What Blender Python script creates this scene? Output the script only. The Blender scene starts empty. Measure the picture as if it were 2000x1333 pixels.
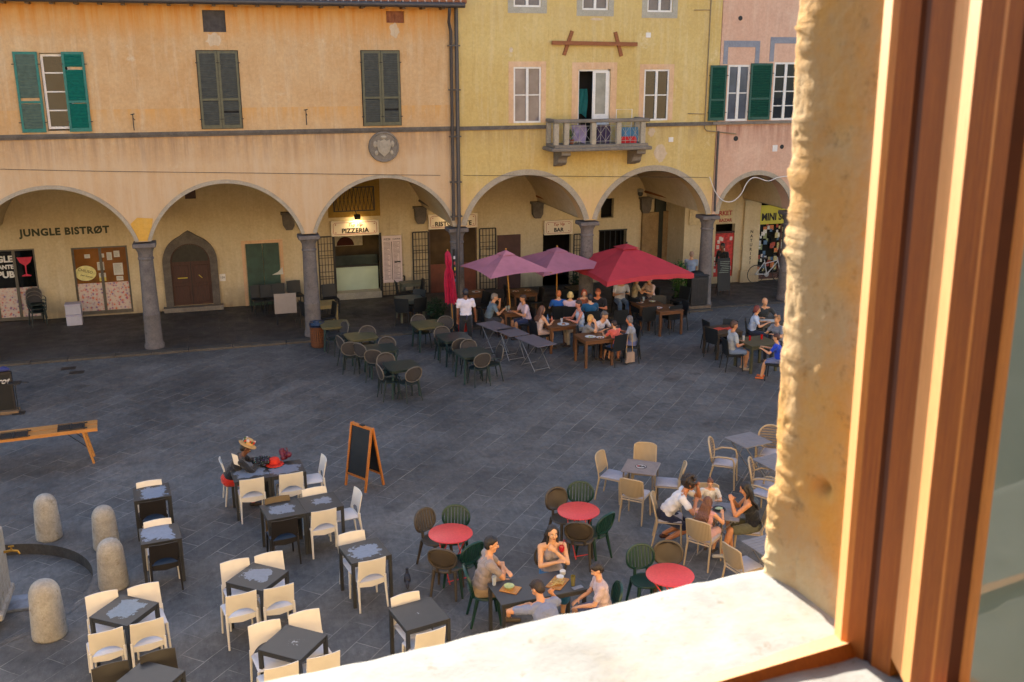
import bpy, bmesh, math, random
from mathutils import Vector, Matrix
from math import sin, cos, pi, radians, sqrt, atan2
random.seed(7)
S = bpy.context.scene
COL = S.collection
# ---------------------------------------------------------------- camera
HC, PITCH, YAW, FPX = 7.85, radians(15.8), radians(16.89), 1944.0
cam_d = bpy.data.cameras.new("camera"); cam = bpy.data.objects.new("camera", cam_d); COL.objects.link(cam)
cam.location = (0, 0, HC); cam.rotation_euler = (pi/2 - PITCH, 0, -YAW)
cam_d.sensor_width = 36; cam_d.lens = FPX*36/2000; cam_d.clip_start = .05; cam_d.clip_end = 600
cam_d.dof.use_dof = True; cam_d.dof.focus_distance = 19; cam_d.dof.aperture_fstop = 9
S.camera = cam
_fw = Vector((sin(YAW)*cos(PITCH), cos(YAW)*cos(PITCH), -sin(PITCH))); _rt = Vector((cos(YAW), -sin(YAW), 0)); _up = _rt.cross(_fw)
def ray(px, py): return _fw + _rt*((px-1000)/FPX) - _up*((py-666.5)/FPX)
def at(px, py, z=0.0):
    d = ray(px, py); return Vector((0, 0, HC)) + d*((z-HC)/d.z)
def atY(px, py, y):
    d = ray(px, py); return Vector((0, 0, HC)) + d*(y/d.y)
FY = 28.4            # street face of the arcade
BY = 32.95           # wall at the back of the arcade
def F(px, py, y=FY): p = atY(px, py, y); return p.x, p.z
def B(px, py, y=BY): p = atY(px, py, y); return p.x, p.z
# ---------------------------------------------------------------- world, sun
SUN_EL, SUN_AZ = radians(24), radians(-5)      # azimuth from +Y towards +X
W = bpy.data.worlds.new("World"); S.world = W; W.use_nodes = True
nt = W.node_tree; nt.nodes.clear()
wo = nt.nodes.new("ShaderNodeOutputWorld"); wb = nt.nodes.new("ShaderNodeBackground"); sk = nt.nodes.new("ShaderNodeTexSky")
sk.sky_type = 'NISHITA'; sk.sun_disc = False; sk.sun_elevation = SUN_EL; sk.sun_rotation = SUN_AZ; sk.altitude = 50; sk.air_density = 1; sk.dust_density = 1.2; sk.ozone_density = 1.2
wb.inputs[1].default_value = 0.13
nt.links.new(sk.outputs[0], wb.inputs[0]); nt.links.new(wb.outputs[0], wo.inputs[0])
sl = bpy.data.lights.new("sun", 'SUN'); sl.energy = 5.0; sl.angle = radians(.5); sl.color = (1, .93, .82)
sun = bpy.data.objects.new("sun", sl); COL.objects.link(sun)
sd = Vector((sin(SUN_AZ)*cos(SUN_EL), cos(SUN_AZ)*cos(SUN_EL), sin(SUN_EL)))
sun.rotation_euler = sd.to_track_quat('Z', 'Y').to_euler(); sun.location = (0, 40, 30)
S.view_settings.view_transform = 'Standard'; S.view_settings.look = 'None'; S.view_settings.exposure = 1.74; S.view_settings.gamma = 1
S.render.engine = 'CYCLES'; S.cycles.use_denoising = True; S.cycles.max_bounces = 8; S.cycles.diffuse_bounces = 5
S.cycles.sample_clamp_indirect = 6; S.cycles.caustics_reflective = False; S.cycles.caustics_refractive = False
# ---------------------------------------------------------------- materials
def lin(c):
    return tuple(((v/255)/12.92 if v/255 <= .04045 else ((v/255+.055)/1.055)**2.4) for v in c)
def newmat(name):
    m = bpy.data.materials.new(name); m.use_nodes = True; n = m.node_tree; b = n.nodes["Principled BSDF"]; return m, n, b
def N(n, t, **kw):
    o = n.nodes.new(t)
    for k, v in kw.items():
        if k.startswith("i_"): o.inputs[k[2:].replace("_", " ")].default_value = v
        else: setattr(o, k, v)
    return o
def noise(n, vec, scale, detail=4, rough=.55):
    o = N(n, "ShaderNodeTexNoise"); o.inputs["Scale"].default_value = scale; o.inputs["Detail"].default_value = detail; o.inputs["Roughness"].default_value = rough
    n.links.new(vec, o.inputs["Vector"]); return o.outputs["Fac"]
def ramp(n, fac, stops):
    r = N(n, "ShaderNodeValToRGB"); e = r.color_ramp.elements
    while len(e) < len(stops): e.new(.5)
    for k, (p, c) in enumerate(stops):
        e[k].position = p; e[k].color = (*c, 1) if isinstance(c, tuple) else (c, c, c, 1)
    n.links.new(fac, r.inputs[0]); return r.outputs[0]
def mix(n, fac, a, b, mode='MIX'):
    m = N(n, "ShaderNodeMix", data_type='RGBA', blend_type=mode)
    for sock, v in ((m.inputs[0], fac), (m.inputs[6], a), (m.inputs[7], b)):
        if hasattr(v, "links"): n.links.new(v, sock)
        elif isinstance(v, tuple): sock.default_value = (*v, 1)
        else: sock.default_value = v
    return m.outputs[2]
def mth(n, op, a, b=None):
    m = N(n, "ShaderNodeMath", operation=op)
    for k, v in enumerate((a, b)):
        if v is None: continue
        if hasattr(v, "links"): n.links.new(v, m.inputs[k])
        else: m.inputs[k].default_value = v
    return m.outputs[0]
def pos(n, scale=(1, 1, 1), obj=False, rot=0.0, loc=(0, 0, 0)):
    s = N(n, "ShaderNodeTexCoord").outputs["Object"] if obj else N(n, "ShaderNodeNewGeometry").outputs["Position"]
    mp = N(n, "ShaderNodeMapping"); mp.inputs["Scale"].default_value = scale; mp.inputs["Rotation"].default_value = (0, 0, rot); mp.inputs["Location"].default_value = loc
    n.links.new(s, mp.inputs[0]); return mp.outputs[0]
def bump(n, b, h, strength=.3, dist=.01):
    bp = N(n, "ShaderNodeBump"); bp.inputs["Strength"].default_value = strength; bp.inputs["Distance"].default_value = dist
    n.links.new(h, bp.inputs["Height"]); n.links.new(bp.outputs[0], b.inputs["Normal"])
_mc = {}
def mat(col, rough=.6, var=.18, sc=9, bmp=.0, metal=0, spec=.5, name=None, emit=0):
    key = (col, rough, var, sc, bmp, metal, spec, emit)
    if key in _mc: return _mc[key]
    m, n, b = newmat(name or "paint_%d" % len(_mc)); c = lin(col)
    f = noise(n, pos(n, obj=True), sc, 5)
    lo = tuple(x*(1-var) for x in c); hi = tuple(min(1, x*(1+var)) for x in c)
    n.links.new(ramp(n, f, [(.3, lo), (.7, hi)]), b.inputs["Base Color"])
    b.inputs["Roughness"].default_value = rough; b.inputs["Metallic"].default_value = metal; b.inputs["Specular IOR Level"].default_value = spec
    if bmp: bump(n, b, noise(n, pos(n, obj=True), sc*4, 6), bmp, .01)
    if emit: b.inputs["Emission Color"].default_value = (*c, 1); b.inputs["Emission Strength"].default_value = emit
    _mc[key] = m; return m
def plaster(name, base, stain, pale, stain_bounce_bands=None, drips=()):
    m, n, b = newmat(name); p = pos(n)
    big = noise(n, p, .38, 6, .7); mid = noise(n, p, 2.2, 6, .65); fine = noise(n, p, 14, 6, .7)
    streak = noise(n, pos(n, (3.2, 3.2, .28)), 1.3, 6, .7)
    c = mix(n, ramp(n, big, [(.38, 0.0), (.66, .75)]), lin(base), lin(stain))
    c = mix(n, ramp(n, streak, [(.5, 0.0), (.7, .5)]), c, lin(pale))
    c = mix(n, ramp(n, noise(n, pos(n, (5, 5, .35), loc=(4, 0, 9)), 1.1, 7, .75), [(.56, 0.0), (.76, .45)]), c, tuple(x*.62 for x in lin(stain)))
    c = mix(n, ramp(n, mid, [(.53, 0.0), (.7, .4)]), c, lin(stain))
    c = mix(n, ramp(n, noise(n, pos(n, (1, 1, 1), loc=(7, 3, 1)), 1.1, 8, .75), [(.62, 0.0), (.67, .6)]), c, lin(pale))
    dark = ramp(n, fine, [(.3, .86), (.7, 1.06)])
    c = mix(n, 1.0, c, dark, 'MULTIPLY')
    if stain_bounce_bands:
        sp = N(n, "ShaderNodeSeparateXYZ"); n.links.new(p, sp.inputs[0])
        for z0, z1, col in stain_bounce_bands:
            r = N(n, "ShaderNodeMapRange"); r.inputs[1].default_value = z0; r.inputs[2].default_value = z1
            n.links.new(mth(n, 'ADD', sp.outputs[2], mth(n, 'MULTIPLY', mid, .5)), r.inputs[0])
            c = mix(n, mth(n, 'MULTIPLY', r.outputs[0], ramp(n, streak, [(.3, .25), (.65, .95)])), c, lin(col))
    if drips:
        sp2 = N(n, "ShaderNodeSeparateXYZ"); n.links.new(p, sp2.inputs[0]); st2 = noise(n, pos(n, (4, 4, .22), loc=(2, 5, 3)), 1.6, 6, .72)
        for zt, ln, col, am in drips:
            r1 = N(n, "ShaderNodeMapRange"); r1.inputs[1].default_value = zt-ln; r1.inputs[2].default_value = zt; n.links.new(mth(n, 'ADD', sp2.outputs[2], mth(n, 'MULTIPLY', mth(n, 'SUBTRACT', st2, .5), ln*.9)), r1.inputs[0])
            lt = mth(n, 'LESS_THAN', sp2.outputs[2], zt); f_ = mth(n, 'MULTIPLY', mth(n, 'MULTIPLY', r1.outputs[0], lt), ramp(n, st2, [(.4, .1), (.6, am)])); c = mix(n, f_, c, lin(col))
    n.links.new(c, b.inputs["Base Color"]); b.inputs["Roughness"].default_value = .92; b.inputs["Specular IOR Level"].default_value = .15
    bump(n, b, mth(n, 'ADD', fine, mth(n, 'MULTIPLY', mid, 2)), .35, .012); return m
def stone(name, c1, c2, sc=5, spots=None, rough=.85, bs=.5):
    m, n, b = newmat(name); p = pos(n)
    c = ramp(n, noise(n, p, sc, 8, .7), [(.3, lin(c1)), (.7, lin(c2))])
    c = mix(n, 1.0, c, ramp(n, noise(n, p, sc*7, 6, .8), [(.3, .75), (.7, 1.12)]), 'MULTIPLY')
    if spots: c = mix(n, ramp(n, noise(n, pos(n, loc=(3, 9, 2)), sc*1.4, 7, .75), [(.55, 0.0), (.66, .8)]), c, lin(spots))
    n.links.new(c, b.inputs["Base Color"]); b.inputs["Roughness"].default_value = rough; b.inputs["Specular IOR Level"].default_value = .25
    bump(n, b, noise(n, p, sc*5, 8, .7), bs, .015); return m
def paving(name, dark, light, joint, rot, bw, rh, warm=None):
    m, n, b = newmat(name); p = pos(n, rot=rot)
    wob = N(n, "ShaderNodeTexNoise"); wob.inputs["Scale"].default_value = 1.3; n.links.new(p, wob.inputs["Vector"])
    vm = N(n, "ShaderNodeVectorMath", operation='MULTIPLY_ADD'); vm.inputs[1].default_value = (.05, .05, 0)
    n.links.new(wob.outputs["Color"], vm.inputs[0]); n.links.new(p, vm.inputs[2])
    br = N(n, "ShaderNodeTexBrick"); br.offset = .5; br.inputs["Scale"].default_value = 1; br.inputs["Brick Width"].default_value = bw; br.inputs["Row Height"].default_value = rh
    br.inputs["Mortar Size"].default_value = .007; br.inputs["Mortar Smooth"].default_value = .3; br.inputs["Bias"].default_value = 0
    br.inputs["Color1"].default_value = (.39, .39, .39, 1); br.inputs["Color2"].default_value = (.61, .61, .61, 1); br.inputs["Mortar"].default_value = (.5, .5, .5, 1)
    n.links.new(vm.outputs[0], br.inputs["Vector"])
    c = mix(n, ramp(n, noise(n, pos(n), .35, 6, .65), [(.35, 0.0), (.65, 1.0)]), lin(dark), lin(light))
    c = mix(n, .55, c, mix(n, 1.0, c, br.outputs["Color"], 'OVERLAY'))
    c = mix(n, 1.0, c, ramp(n, noise(n, pos(n), 7, 8, .75), [(.3, .72), (.7, 1.22)]), 'MULTIPLY')
    c = mix(n, 1.0, c, ramp(n, noise(n, pos(n, (4.5, 1.2, 1), rot=-.5), 3, 6, .75), [(.35, .82), (.68, 1.16)]), 'MULTIPLY')
    c = mix(n, ramp(n, noise(n, pos(n, loc=(5, 2, 0)), 1.6, 5, .6), [(.58, 0.0), (.72, .55)]), c, tuple(x*.45 for x in lin(dark)))
    jf = mth(n, 'MULTIPLY', br.outputs["Fac"], ramp(n, noise(n, pos(n, loc=(2, 2, 2)), 1.1, 5, .7), [(.42, 0.03), (.6, .9)]))
    c = mix(n, jf, c, lin(joint))
    c = mix(n, ramp(n, noise(n, pos(n, loc=(1, 8, 0)), 34, 3, .6), [(.66, 0.0), (.70, .5)]), c, lin(joint))
    c = mix(n, ramp(n, noise(n, pos(n, loc=(6, 1, 0)), 9, 4, .7), [(.64, 0.0), (.72, .6)]), c, tuple(x*.4 for x in lin(dark)))
    if warm: c = mix(n, ramp(n, noise(n, pos(n, loc=(11, 0, 0)), .5, 4), [(.5, 0.0), (.7, .5)]), c, lin(warm))
    n.links.new(c, b.inputs["Base Color"]); b.inputs["Specular IOR Level"].default_value = .35
    n.links.new(ramp(n, noise(n, pos(n), 2.5, 5), [(.3, .5), (.7, .8)]), b.inputs["Roughness"])
    h = mth(n, 'SUBTRACT', mth(n, 'MULTIPLY', noise(n, pos(n), 18, 7, .7), .6), br.outputs["Fac"])
    bump(n, b, h, .5, .012); return m
def wood(name, c1, c2, sc=6, axis=(1, 12, 12), rough=.45, coat=0):
    m, n, b = newmat(name); p = pos(n, axis, obj=True)
    f = noise(n, p, sc, 6, .65)
    c = ramp(n, f, [(.28, lin(c1)), (.72, lin(c2))])
    c = mix(n, 1.0, c, ramp(n, noise(n, pos(n, tuple(a*3 for a in axis), obj=True), sc*2, 4), [(.3, .82), (.7, 1.1)]), 'MULTIPLY')
    n.links.new(c, b.inputs["Base Color"]); b.inputs["Roughness"].default_value = rough; b.inputs["Coat Weight"].default_value = coat
    bump(n, b, f, .12, .004); return m
def patched(name, base, patch, seed, amount=.5, rough=.5, fine=7):
    """painted table top with a worn patch of its own shape in the middle"""
    m, n, b = newmat(name); p = pos(n, obj=True, loc=(seed*3.1, seed*1.7, 0))
    tc = N(n, "ShaderNodeTexCoord"); sp = N(n, "ShaderNodeSeparateXYZ"); n.links.new(tc.outputs["Object"], sp.inputs[0])
    r_ = random.Random(seed*7)
    ax = mth(n, 'ABSOLUTE', mth(n, 'ADD', mth(n, 'MULTIPLY', sp.outputs[0], r_.uniform(.85, 1.15)), r_.uniform(-.04, .04))); ay = mth(n, 'ABSOLUTE', mth(n, 'ADD', mth(n, 'MULTIPLY', sp.outputs[1], r_.uniform(.9, 1.25)), r_.uniform(-.05, .05)))
    d = mth(n, 'POWER', mth(n, 'ADD', mth(n, 'POWER', ax, 4), mth(n, 'POWER', ay, 4)), .25)
    v = mth(n, 'ADD', mth(n, 'MULTIPLY', d, 3.2), mth(n, 'MULTIPLY', noise(n, p, fine, 7, .7), 1.5))
    f = ramp(n, mth(n, 'MULTIPLY', v, .5), [(amount*.5+.15, 1.0), (amount*.5+.165, 0.0)])
    cb = ramp(n, noise(n, p, 12, 5), [(.3, tuple(x*.8 for x in lin(base))), (.7, lin(base))])
    cp = ramp(n, noise(n, p, 20, 6), [(.3, tuple(x*.8 for x in lin(patch))), (.7, lin(patch))])
    n.links.new(mix(n, f, cb, cp), b.inputs["Base Color"]); b.inputs["Roughness"].default_value = rough; b.inputs["Specular IOR Level"].default_value = .6
    return m
def glassy(col=(20, 24, 30), rough=.04):
    m, n, b = newmat("window_glass_%d" % len(bpy.data.materials)); c = lin(col)
    n.links.new(ramp(n, noise(n, pos(n), 1.5, 3), [(.3, tuple(x*.6 for x in c)), (.7, tuple(x*1.3 for x in c))]), b.inputs["Base Color"])
    b.inputs["Roughness"].default_value = rough; b.inputs["Specular IOR Level"].default_value = .4
    bump(n, b, noise(n, pos(n), 2.0, 2), .06, .02); return m
# ---------------------------------------------------------------- mesh builder
class MB:
    def __init__(s): s.v = []; s.f = []; s.mi = []; s.cur = 0; s.M = None
    def add(s, vs, fs):
        o = len(s.v)
        s.v += [(s.M @ Vector(v) if s.M else Vector(v)) for v in vs]
        s.f += [tuple(o+i for i in f) for f in fs]; s.mi += [s.cur]*len(fs); return s
    def box(s, x0, x1, y0, y1, z0, z1):
        vs = [(x, y, z) for z in (z0, z1) for y in (y0, y1) for x in (x0, x1)]
        return s.add(vs, [(0, 2, 3, 1), (4, 5, 7, 6), (0, 1, 5, 4), (2, 6, 7, 3), (0, 4, 6, 2), (1, 3, 7, 5)])
    def cbox(s, c, d, rz=0, rx=0, ry=0, bev=0):
        R = Matrix.Translation(Vector(c)) @ Matrix.Rotation(rz, 4, 'Z') @ Matrix.Rotation(ry, 4, 'Y') @ Matrix.Rotation(rx, 4, 'X')
        x, y, z = (q/2 for q in d)
        if bev:
            e = bev; vs = []
            for sz, ins in ((-z, e), (-z+e, 0), (z-e, 0), (z, e)):
                X, Yy = x-ins, y-ins
                vs += [(-X+e, -Yy, sz), (X-e, -Yy, sz), (X, -Yy+e, sz), (X, Yy-e, sz), (X-e, Yy, sz), (-X+e, Yy, sz), (-X, Yy-e, sz), (-X, -Yy+e, sz)]
            fs = [tuple(range(7, -1, -1)), tuple(range(24, 32))]
            for k in range(3):
                for i in range(8): fs.append((k*8+i, k*8+(i+1) % 8, k*8+8+(i+1) % 8, k*8+8+i))
            return s.add([R @ Vector(v) for v in vs], fs)
        vs = [R @ Vector((a, b, c2)) for c2 in (-z, z) for b in (-y, y) for a in (-x, x)]
        return s.add(vs, [(0, 2, 3, 1), (4, 5, 7, 6), (0, 1, 5, 4), (2, 6, 7, 3), (0, 4, 6, 2), (1, 3, 7, 5)])
    def tube(s, p0, p1, r0, r1=None, n=8, caps=True):
        return s.path([p0, p1], [r0, r0 if r1 is None else r1], n, caps)
    def path(s, pts, r, n=8, caps=True, closed=False):
        pts = [Vector(p) for p in pts]; m = len(pts)
        rs = r if isinstance(r, (list, tuple)) else [r]*m
        vs = []; prev = None
        for i, p in enumerate(pts):
            if closed: t = (pts[(i+1) % m]-pts[i-1])
            else: t = (pts[min(i+1, m-1)]-pts[max(i-1, 0)])
            t.normalize()
            a = prev if prev is not None else (Vector((0, 0, 1)) if abs(t.z) < .9 else Vector((1, 0, 0)))
            u = t.cross(a); 
            if u.length < 1e-4: u = t.cross(Vector((0, 1, 0)))
            u.normalize(); w = u.cross(t); prev = w
            for k in range(n):
                an = 2*pi*k/n+pi/n; vs.append(p+(u*cos(an)+w*sin(an))*rs[i])
        fs = []
        for i in range(m if closed else m-1):
            j = (i+1) % m
            for k in range(n): fs.append((i*n+k, i*n+(k+1) % n, j*n+(k+1) % n, j*n+k))
        if caps and not closed: fs += [tuple(range(n-1, -1, -1)), tuple((m-1)*n+k for k in range(n))]
        return s.add(vs, fs)
    def lathe(s, prof, c=(0, 0, 0), n=24, sx=1, sy=1):
        vs = [(c[0]+r*cos(2*pi*k/n)*sx, c[1]+r*sin(2*pi*k/n)*sy, c[2]+z) for r, z in prof for k in range(n)]
        fs = [(i*n+k, i*n+(k+1) % n, i*n+n+(k+1) % n, i*n+n+k) for i in range(len(prof)-1) for k in range(n)]
        fs += [tuple(range(n-1, -1, -1)), tuple((len(prof)-1)*n+k for k in range(n))]
        return s.add(vs, fs)
    def sheet(s, fn, nu, nv, th=.012, ax=(0, 1, 0)):
        """solid shell around the parametric sheet fn(u,v), thickened along ax"""
        A = Vector(ax)*th; g = [[Vector(fn(i/nu, j/nv)) for j in range(nv+1)] for i in range(nu+1)]
        vs = [g[i][j] for i in range(nu+1) for j in range(nv+1)]; k = len(vs); vs += [v+A for v in vs]
        id_ = lambda i, j: i*(nv+1)+j
        fs = []
        for i in range(nu):
            for j in range(nv):
                q = (id_(i, j), id_(i+1, j), id_(i+1, j+1), id_(i, j+1)); fs.append(q); fs.append(tuple(k+a for a in q[::-1]))
        for i in range(nu): fs.append((id_(i, 0), k+id_(i, 0), k+id_(i+1, 0), id_(i+1, 0))); fs.append((id_(i+1, nv), k+id_(i+1, nv), k+id_(i, nv), id_(i, nv)))
        for j in range(nv): fs.append((id_(0, j+1), k+id_(0, j+1), k+id_(0, j), id_(0, j))); fs.append((id_(nu, j), k+id_(nu, j), k+id_(nu, j+1), id_(nu, j+1)))
        return s.add(vs, fs)
    def prism(s, poly, y0, y1):
        """polygon in x,z extruded along y"""
        n = len(poly); vs = [(x, y0, z) for x, z in poly]+[(x, y1, z) for x, z in poly]
        return s.add(vs, [tuple(range(n)), tuple(range(2*n-1, n-1, -1))]+[(i, n+i, n+(i+1) % n, (i+1) % n) for i in range(n)])
    def flat(s, poly, z0, z1):
        n = len(poly); vs = [(x, y, z0) for x, y in poly]+[(x, y, z1) for x, y in poly]
        return s.add(vs, [tuple(range(n-1, -1, -1)), tuple(range(n, 2*n))]+[(i, (i+1) % n, n+(i+1) % n, n+i) for i in range(n)])
    def ball(s, c, r, n=10, rz=0, sc=(1, 1, 1), R=None):
        if not isinstance(r, (tuple, list)): r = (r, r, r)
        M = Matrix.Translation(Vector(c)) @ (R.to_4x4() if R else Matrix.Rotation(rz, 4, 'Z'))
        vs = [M @ Vector((0, 0, -r[2]))]; m = max(4, n//2+1)
        for i in range(1, m):
            a = -pi/2+pi*i/m
            for k in range(n): vs.append(M @ Vector((r[0]*cos(a)*cos(2*pi*k/n), r[1]*cos(a)*sin(2*pi*k/n), r[2]*sin(a))))
        vs.append(M @ Vector((0, 0, r[2]))); L = len(vs)-1; fs = []
        for k in range(n):
            fs.append((0, 1+(k+1) % n, 1+k)); fs.append((L, L-n+k, L-n+(k+1) % n))
            for i in range(m-2): fs.append((1+i*n+k, 1+i*n+(k+1) % n, 1+(i+1)*n+(k+1) % n, 1+(i+1)*n+k))
        return s.add(vs, fs)
    def cap(s, p0, p1, r0, r1, n=10):
        s.path([p0, p1], [r0, r1], n); s.ball(p0, r0, n); s.ball(p1, r1, n); return s
    def mesh(s, name, mats):
        me = bpy.data.meshes.new(name); me.from_pydata([tuple(v) for v in s.v], [], s.f)
        for m in (mats if isinstance(mats, (list, tuple)) else [mats]): me.materials.append(m)
        me.polygons.foreach_set("material_index", s.mi); me.validate(); me.update(); return me
    def build(s, name, mats, parent=None, smooth=False, angle=40):
        me = s.mesh(name, mats)
        if smooth:
            me.polygons.foreach_set("use_smooth", [True]*len(me.polygons))
            try: me.set_sharp_from_angle(angle=radians(angle))
            except Exception: pass
        o = bpy.data.objects.new(name, me); COL.objects.link(o)
        if parent is not None: o.parent = parent
        return o
def tag(o, label=None, cat=None, group=None, kind=None):
    if label: o["label"] = label
    if cat: o["category"] = cat
    if group: o["group"] = group
    if kind: o["kind"] = kind
    return o
def empty(name, loc=(0, 0, 0), rz=0, label=None, cat=None, group=None):
    o = bpy.data.objects.new(name, None); COL.objects.link(o); o.location = loc; o.rotation_euler = (0, 0, rz); o.empty_display_size = .1
    return tag(o, label, cat, group)
def kids(o): return [c for c in COL.objects if c.parent == o]
def copy_tree(o, parent=None):
    c = o.copy(); COL.objects.link(c); c.parent = parent
    for ch in KIDS.get(o.name) or kids(o): copy_tree(ch, c)
    return c
KIDS = {}
_protos = {}
def inst(key, maker, loc, rz, label, group=None):
    if key not in _protos:
        o = maker(); _protos[key] = o
    else:
        o = _protos[key]; ks = kids(o); c = o.copy(); COL.objects.link(c)
        for ch in ks:
            d = ch.copy(); COL.objects.link(d); d.parent = c
            for g in ([] if not ch.get("hassub") else kids(ch)):
                e = g.copy(); COL.objects.link(e); e.parent = d
        o = c
    o.location = loc; o.rotation_euler = (0, 0, rz); o["label"] = label
    if group: o["group"] = group
    return o
DG = bpy.context.evaluated_depsgraph_get
def text(body, size, loc, m, parent=None, name="lettering", rot=(pi/2, 0, 0), ext=.006, align='CENTER', off=0.0, spacing=1.0, sx=1.0, shear=0):
    cu = bpy.data.curves.new("t", 'FONT'); cu.body = body; cu.size = size; cu.extrude = ext; cu.align_x = align; cu.align_y = 'CENTER'; cu.offset = off; cu.space_character = spacing; cu.shear = shear; cu.resolution_u = 3
    t = bpy.data.objects.new("t", cu); COL.objects.link(t); bpy.context.view_layer.update()
    me = bpy.data.meshes.new_from_object(t.evaluated_get(DG())); bpy.data.objects.remove(t)
    me.materials.clear(); me.materials.append(m)
    for v in me.vertices: v.co.x *= sx
    o = bpy.data.objects.new(name, me); COL.objects.link(o); o.location = loc; o.rotation_euler = rot
    if parent is not None: o.parent = parent
    return o
# ================================================================ setting: ground
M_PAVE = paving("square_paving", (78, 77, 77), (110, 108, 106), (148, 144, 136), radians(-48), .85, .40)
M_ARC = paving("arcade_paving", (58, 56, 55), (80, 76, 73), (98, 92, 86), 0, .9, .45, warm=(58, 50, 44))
M_KERB = stone("kerb_stone", (78, 70, 62), (104, 94, 82), 2.5)
RC, RR = Vector((-3.85, 15.35, 0)), 1.62
m = MB(); n_ = 72
inner = [(RC.x+RR*cos(2*pi*k/n_), RC.y+RR*sin(2*pi*k/n_), 0) for k in range(n_)]
mid = [(RC.x+8*cos(2*pi*k/n_), RC.y+8*sin(2*pi*k/n_), 0) for k in range(n_)]
outer = []
for k in range(n_):
    a = 2*pi*k/n_; q = 160/max(abs(cos(a)), abs(sin(a))); outer.append((RC.x+q*cos(a), RC.y+q*sin(a), 0))
m.add(inner+mid+outer, [(k, (k+1) % n_, n_+(k+1) % n_, n_+k) for k in range(n_)]+[(n_+k, n_+(k+1) % n_, 2*n_+(k+1) % n_, 2*n_+k) for k in range(n_)])
for f_ in range(len(m.f)): m.f[f_] = m.f[f_][::-1]
tag(m.build("ground", M_PAVE), "grey stone paving of the square laid diagonally", kind="structure")
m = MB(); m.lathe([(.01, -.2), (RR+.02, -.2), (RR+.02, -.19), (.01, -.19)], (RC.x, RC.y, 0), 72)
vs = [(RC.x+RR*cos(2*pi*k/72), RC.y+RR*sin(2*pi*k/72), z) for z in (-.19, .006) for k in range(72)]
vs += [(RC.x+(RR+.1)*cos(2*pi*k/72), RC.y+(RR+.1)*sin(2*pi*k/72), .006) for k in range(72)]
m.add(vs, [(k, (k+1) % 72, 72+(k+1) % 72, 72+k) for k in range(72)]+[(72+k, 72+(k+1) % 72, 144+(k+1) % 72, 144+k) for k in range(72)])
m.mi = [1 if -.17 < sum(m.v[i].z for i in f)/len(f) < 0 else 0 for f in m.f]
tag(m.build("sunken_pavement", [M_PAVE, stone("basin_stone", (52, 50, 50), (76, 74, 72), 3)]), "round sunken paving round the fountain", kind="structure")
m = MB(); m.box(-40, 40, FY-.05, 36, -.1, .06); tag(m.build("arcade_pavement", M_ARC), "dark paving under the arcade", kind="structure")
m = MB()
x = -14.0
while x < 14.5:
    L = random.uniform(.9, 1.6); m.cbox((x+L/2, FY-.19, -.02), (L-.008, .27, .16), bev=.012); x += L
tag(m.build("kerb", M_KERB), "brown stone kerb of the arcade", kind="structure")
# ================================================================ buildings across the square
M_OR = plaster("orange_plaster", (196, 164, 124), (184, 142, 94), (202, 184, 158), [(8.55, 9.3, (198, 148, 84)), (6.1, 5.4, (194, 168, 138))], [(5.88, .8, (150, 122, 98), .8), (9.2, .9, (190, 122, 50), .8), (6.6, .5, (200, 146, 74), .6)])  # orange band under the eaves puts bounced light into the plaster colour
M_YE = plaster("yellow_plaster", (198, 174, 116), (188, 158, 94), (208, 190, 150), [(4.75, 3.9, (206, 170, 126))], [(5.88, .6, (160, 134, 92), .7), (9.3, .7, (186, 160, 110), .5)])
M_PK = plaster("pink_plaster", (204, 168, 146), (190, 148, 124), (210, 182, 160), [(4.9, 4.0, (198, 164, 142))], [(5.88, .8, (146, 100, 84), .8)])
M_CR = plaster("cream_plaster", (200, 184, 152), (184, 164, 130), (208, 194, 164), [(1.0, 0.2, (120, 104, 84))])
M_PATCH = plaster("bare_plaster_patch", (208, 172, 138), (196, 156, 118), (214, 186, 158))
M_ST = stone("grey_sandstone", (106, 98, 90), (138, 128, 116), 3)
M_STD = stone("dark_sandstone", (80, 74, 70), (112, 104, 96), 4)
M_COLM = stone("column_stone", (96, 90, 90), (124, 116, 112), 5, (84, 78, 74))
M_TRIM = stone("arch_trim_stone", (150, 140, 124), (174, 162, 144), 3)
M_ROOF = stone("roof_tiles", (120, 74, 54), (156, 104, 78), 6)
M_IRON = mat((30, 30, 33), .55, .3, name="dark_iron"); M_PIPE = mat((62, 56, 56), .5, .2, name="painted_pipe")
M_WHITE = mat((208, 204, 200), .5, .08, name="white_paint"); M_TEAL = mat((0, 100, 92), .55, .22, 14, name="teal_shutter_paint")
M_TEALD = mat((84, 104, 98), .6, .2, name="worn_slat"); M_GRN = mat((8, 68, 56), .55, .2, name="green_shutter_paint")
M_OLIVE = mat((82, 80, 60), .6, .2, name="olive_frame_paint"); M_SLATE = mat((74, 78, 78), .55, .2, name="slate_slat_paint")
M_GLASS = glassy(); M_GLASSP = glassy((80, 84, 96), .08); M_CURT = mat((150, 148, 158), .8, .25, 5, name="net_curtain")
M_BROWN = wood("brown_door_wood", (46, 24, 18), (74, 38, 28), 4, (10, 10, 1), .6); M_BLACK = mat((16, 16, 18), .6, .2, name="black_paint")
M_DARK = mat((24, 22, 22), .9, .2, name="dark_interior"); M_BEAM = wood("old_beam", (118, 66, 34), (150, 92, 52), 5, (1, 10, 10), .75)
def arcz(x, xm, a, zs, zc):
    h = zc-zs; R = (a*a+h*h)/(2*h); c = zc-R; d = R*R-(x-xm)**2
    return c+sqrt(max(d, 0))
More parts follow.
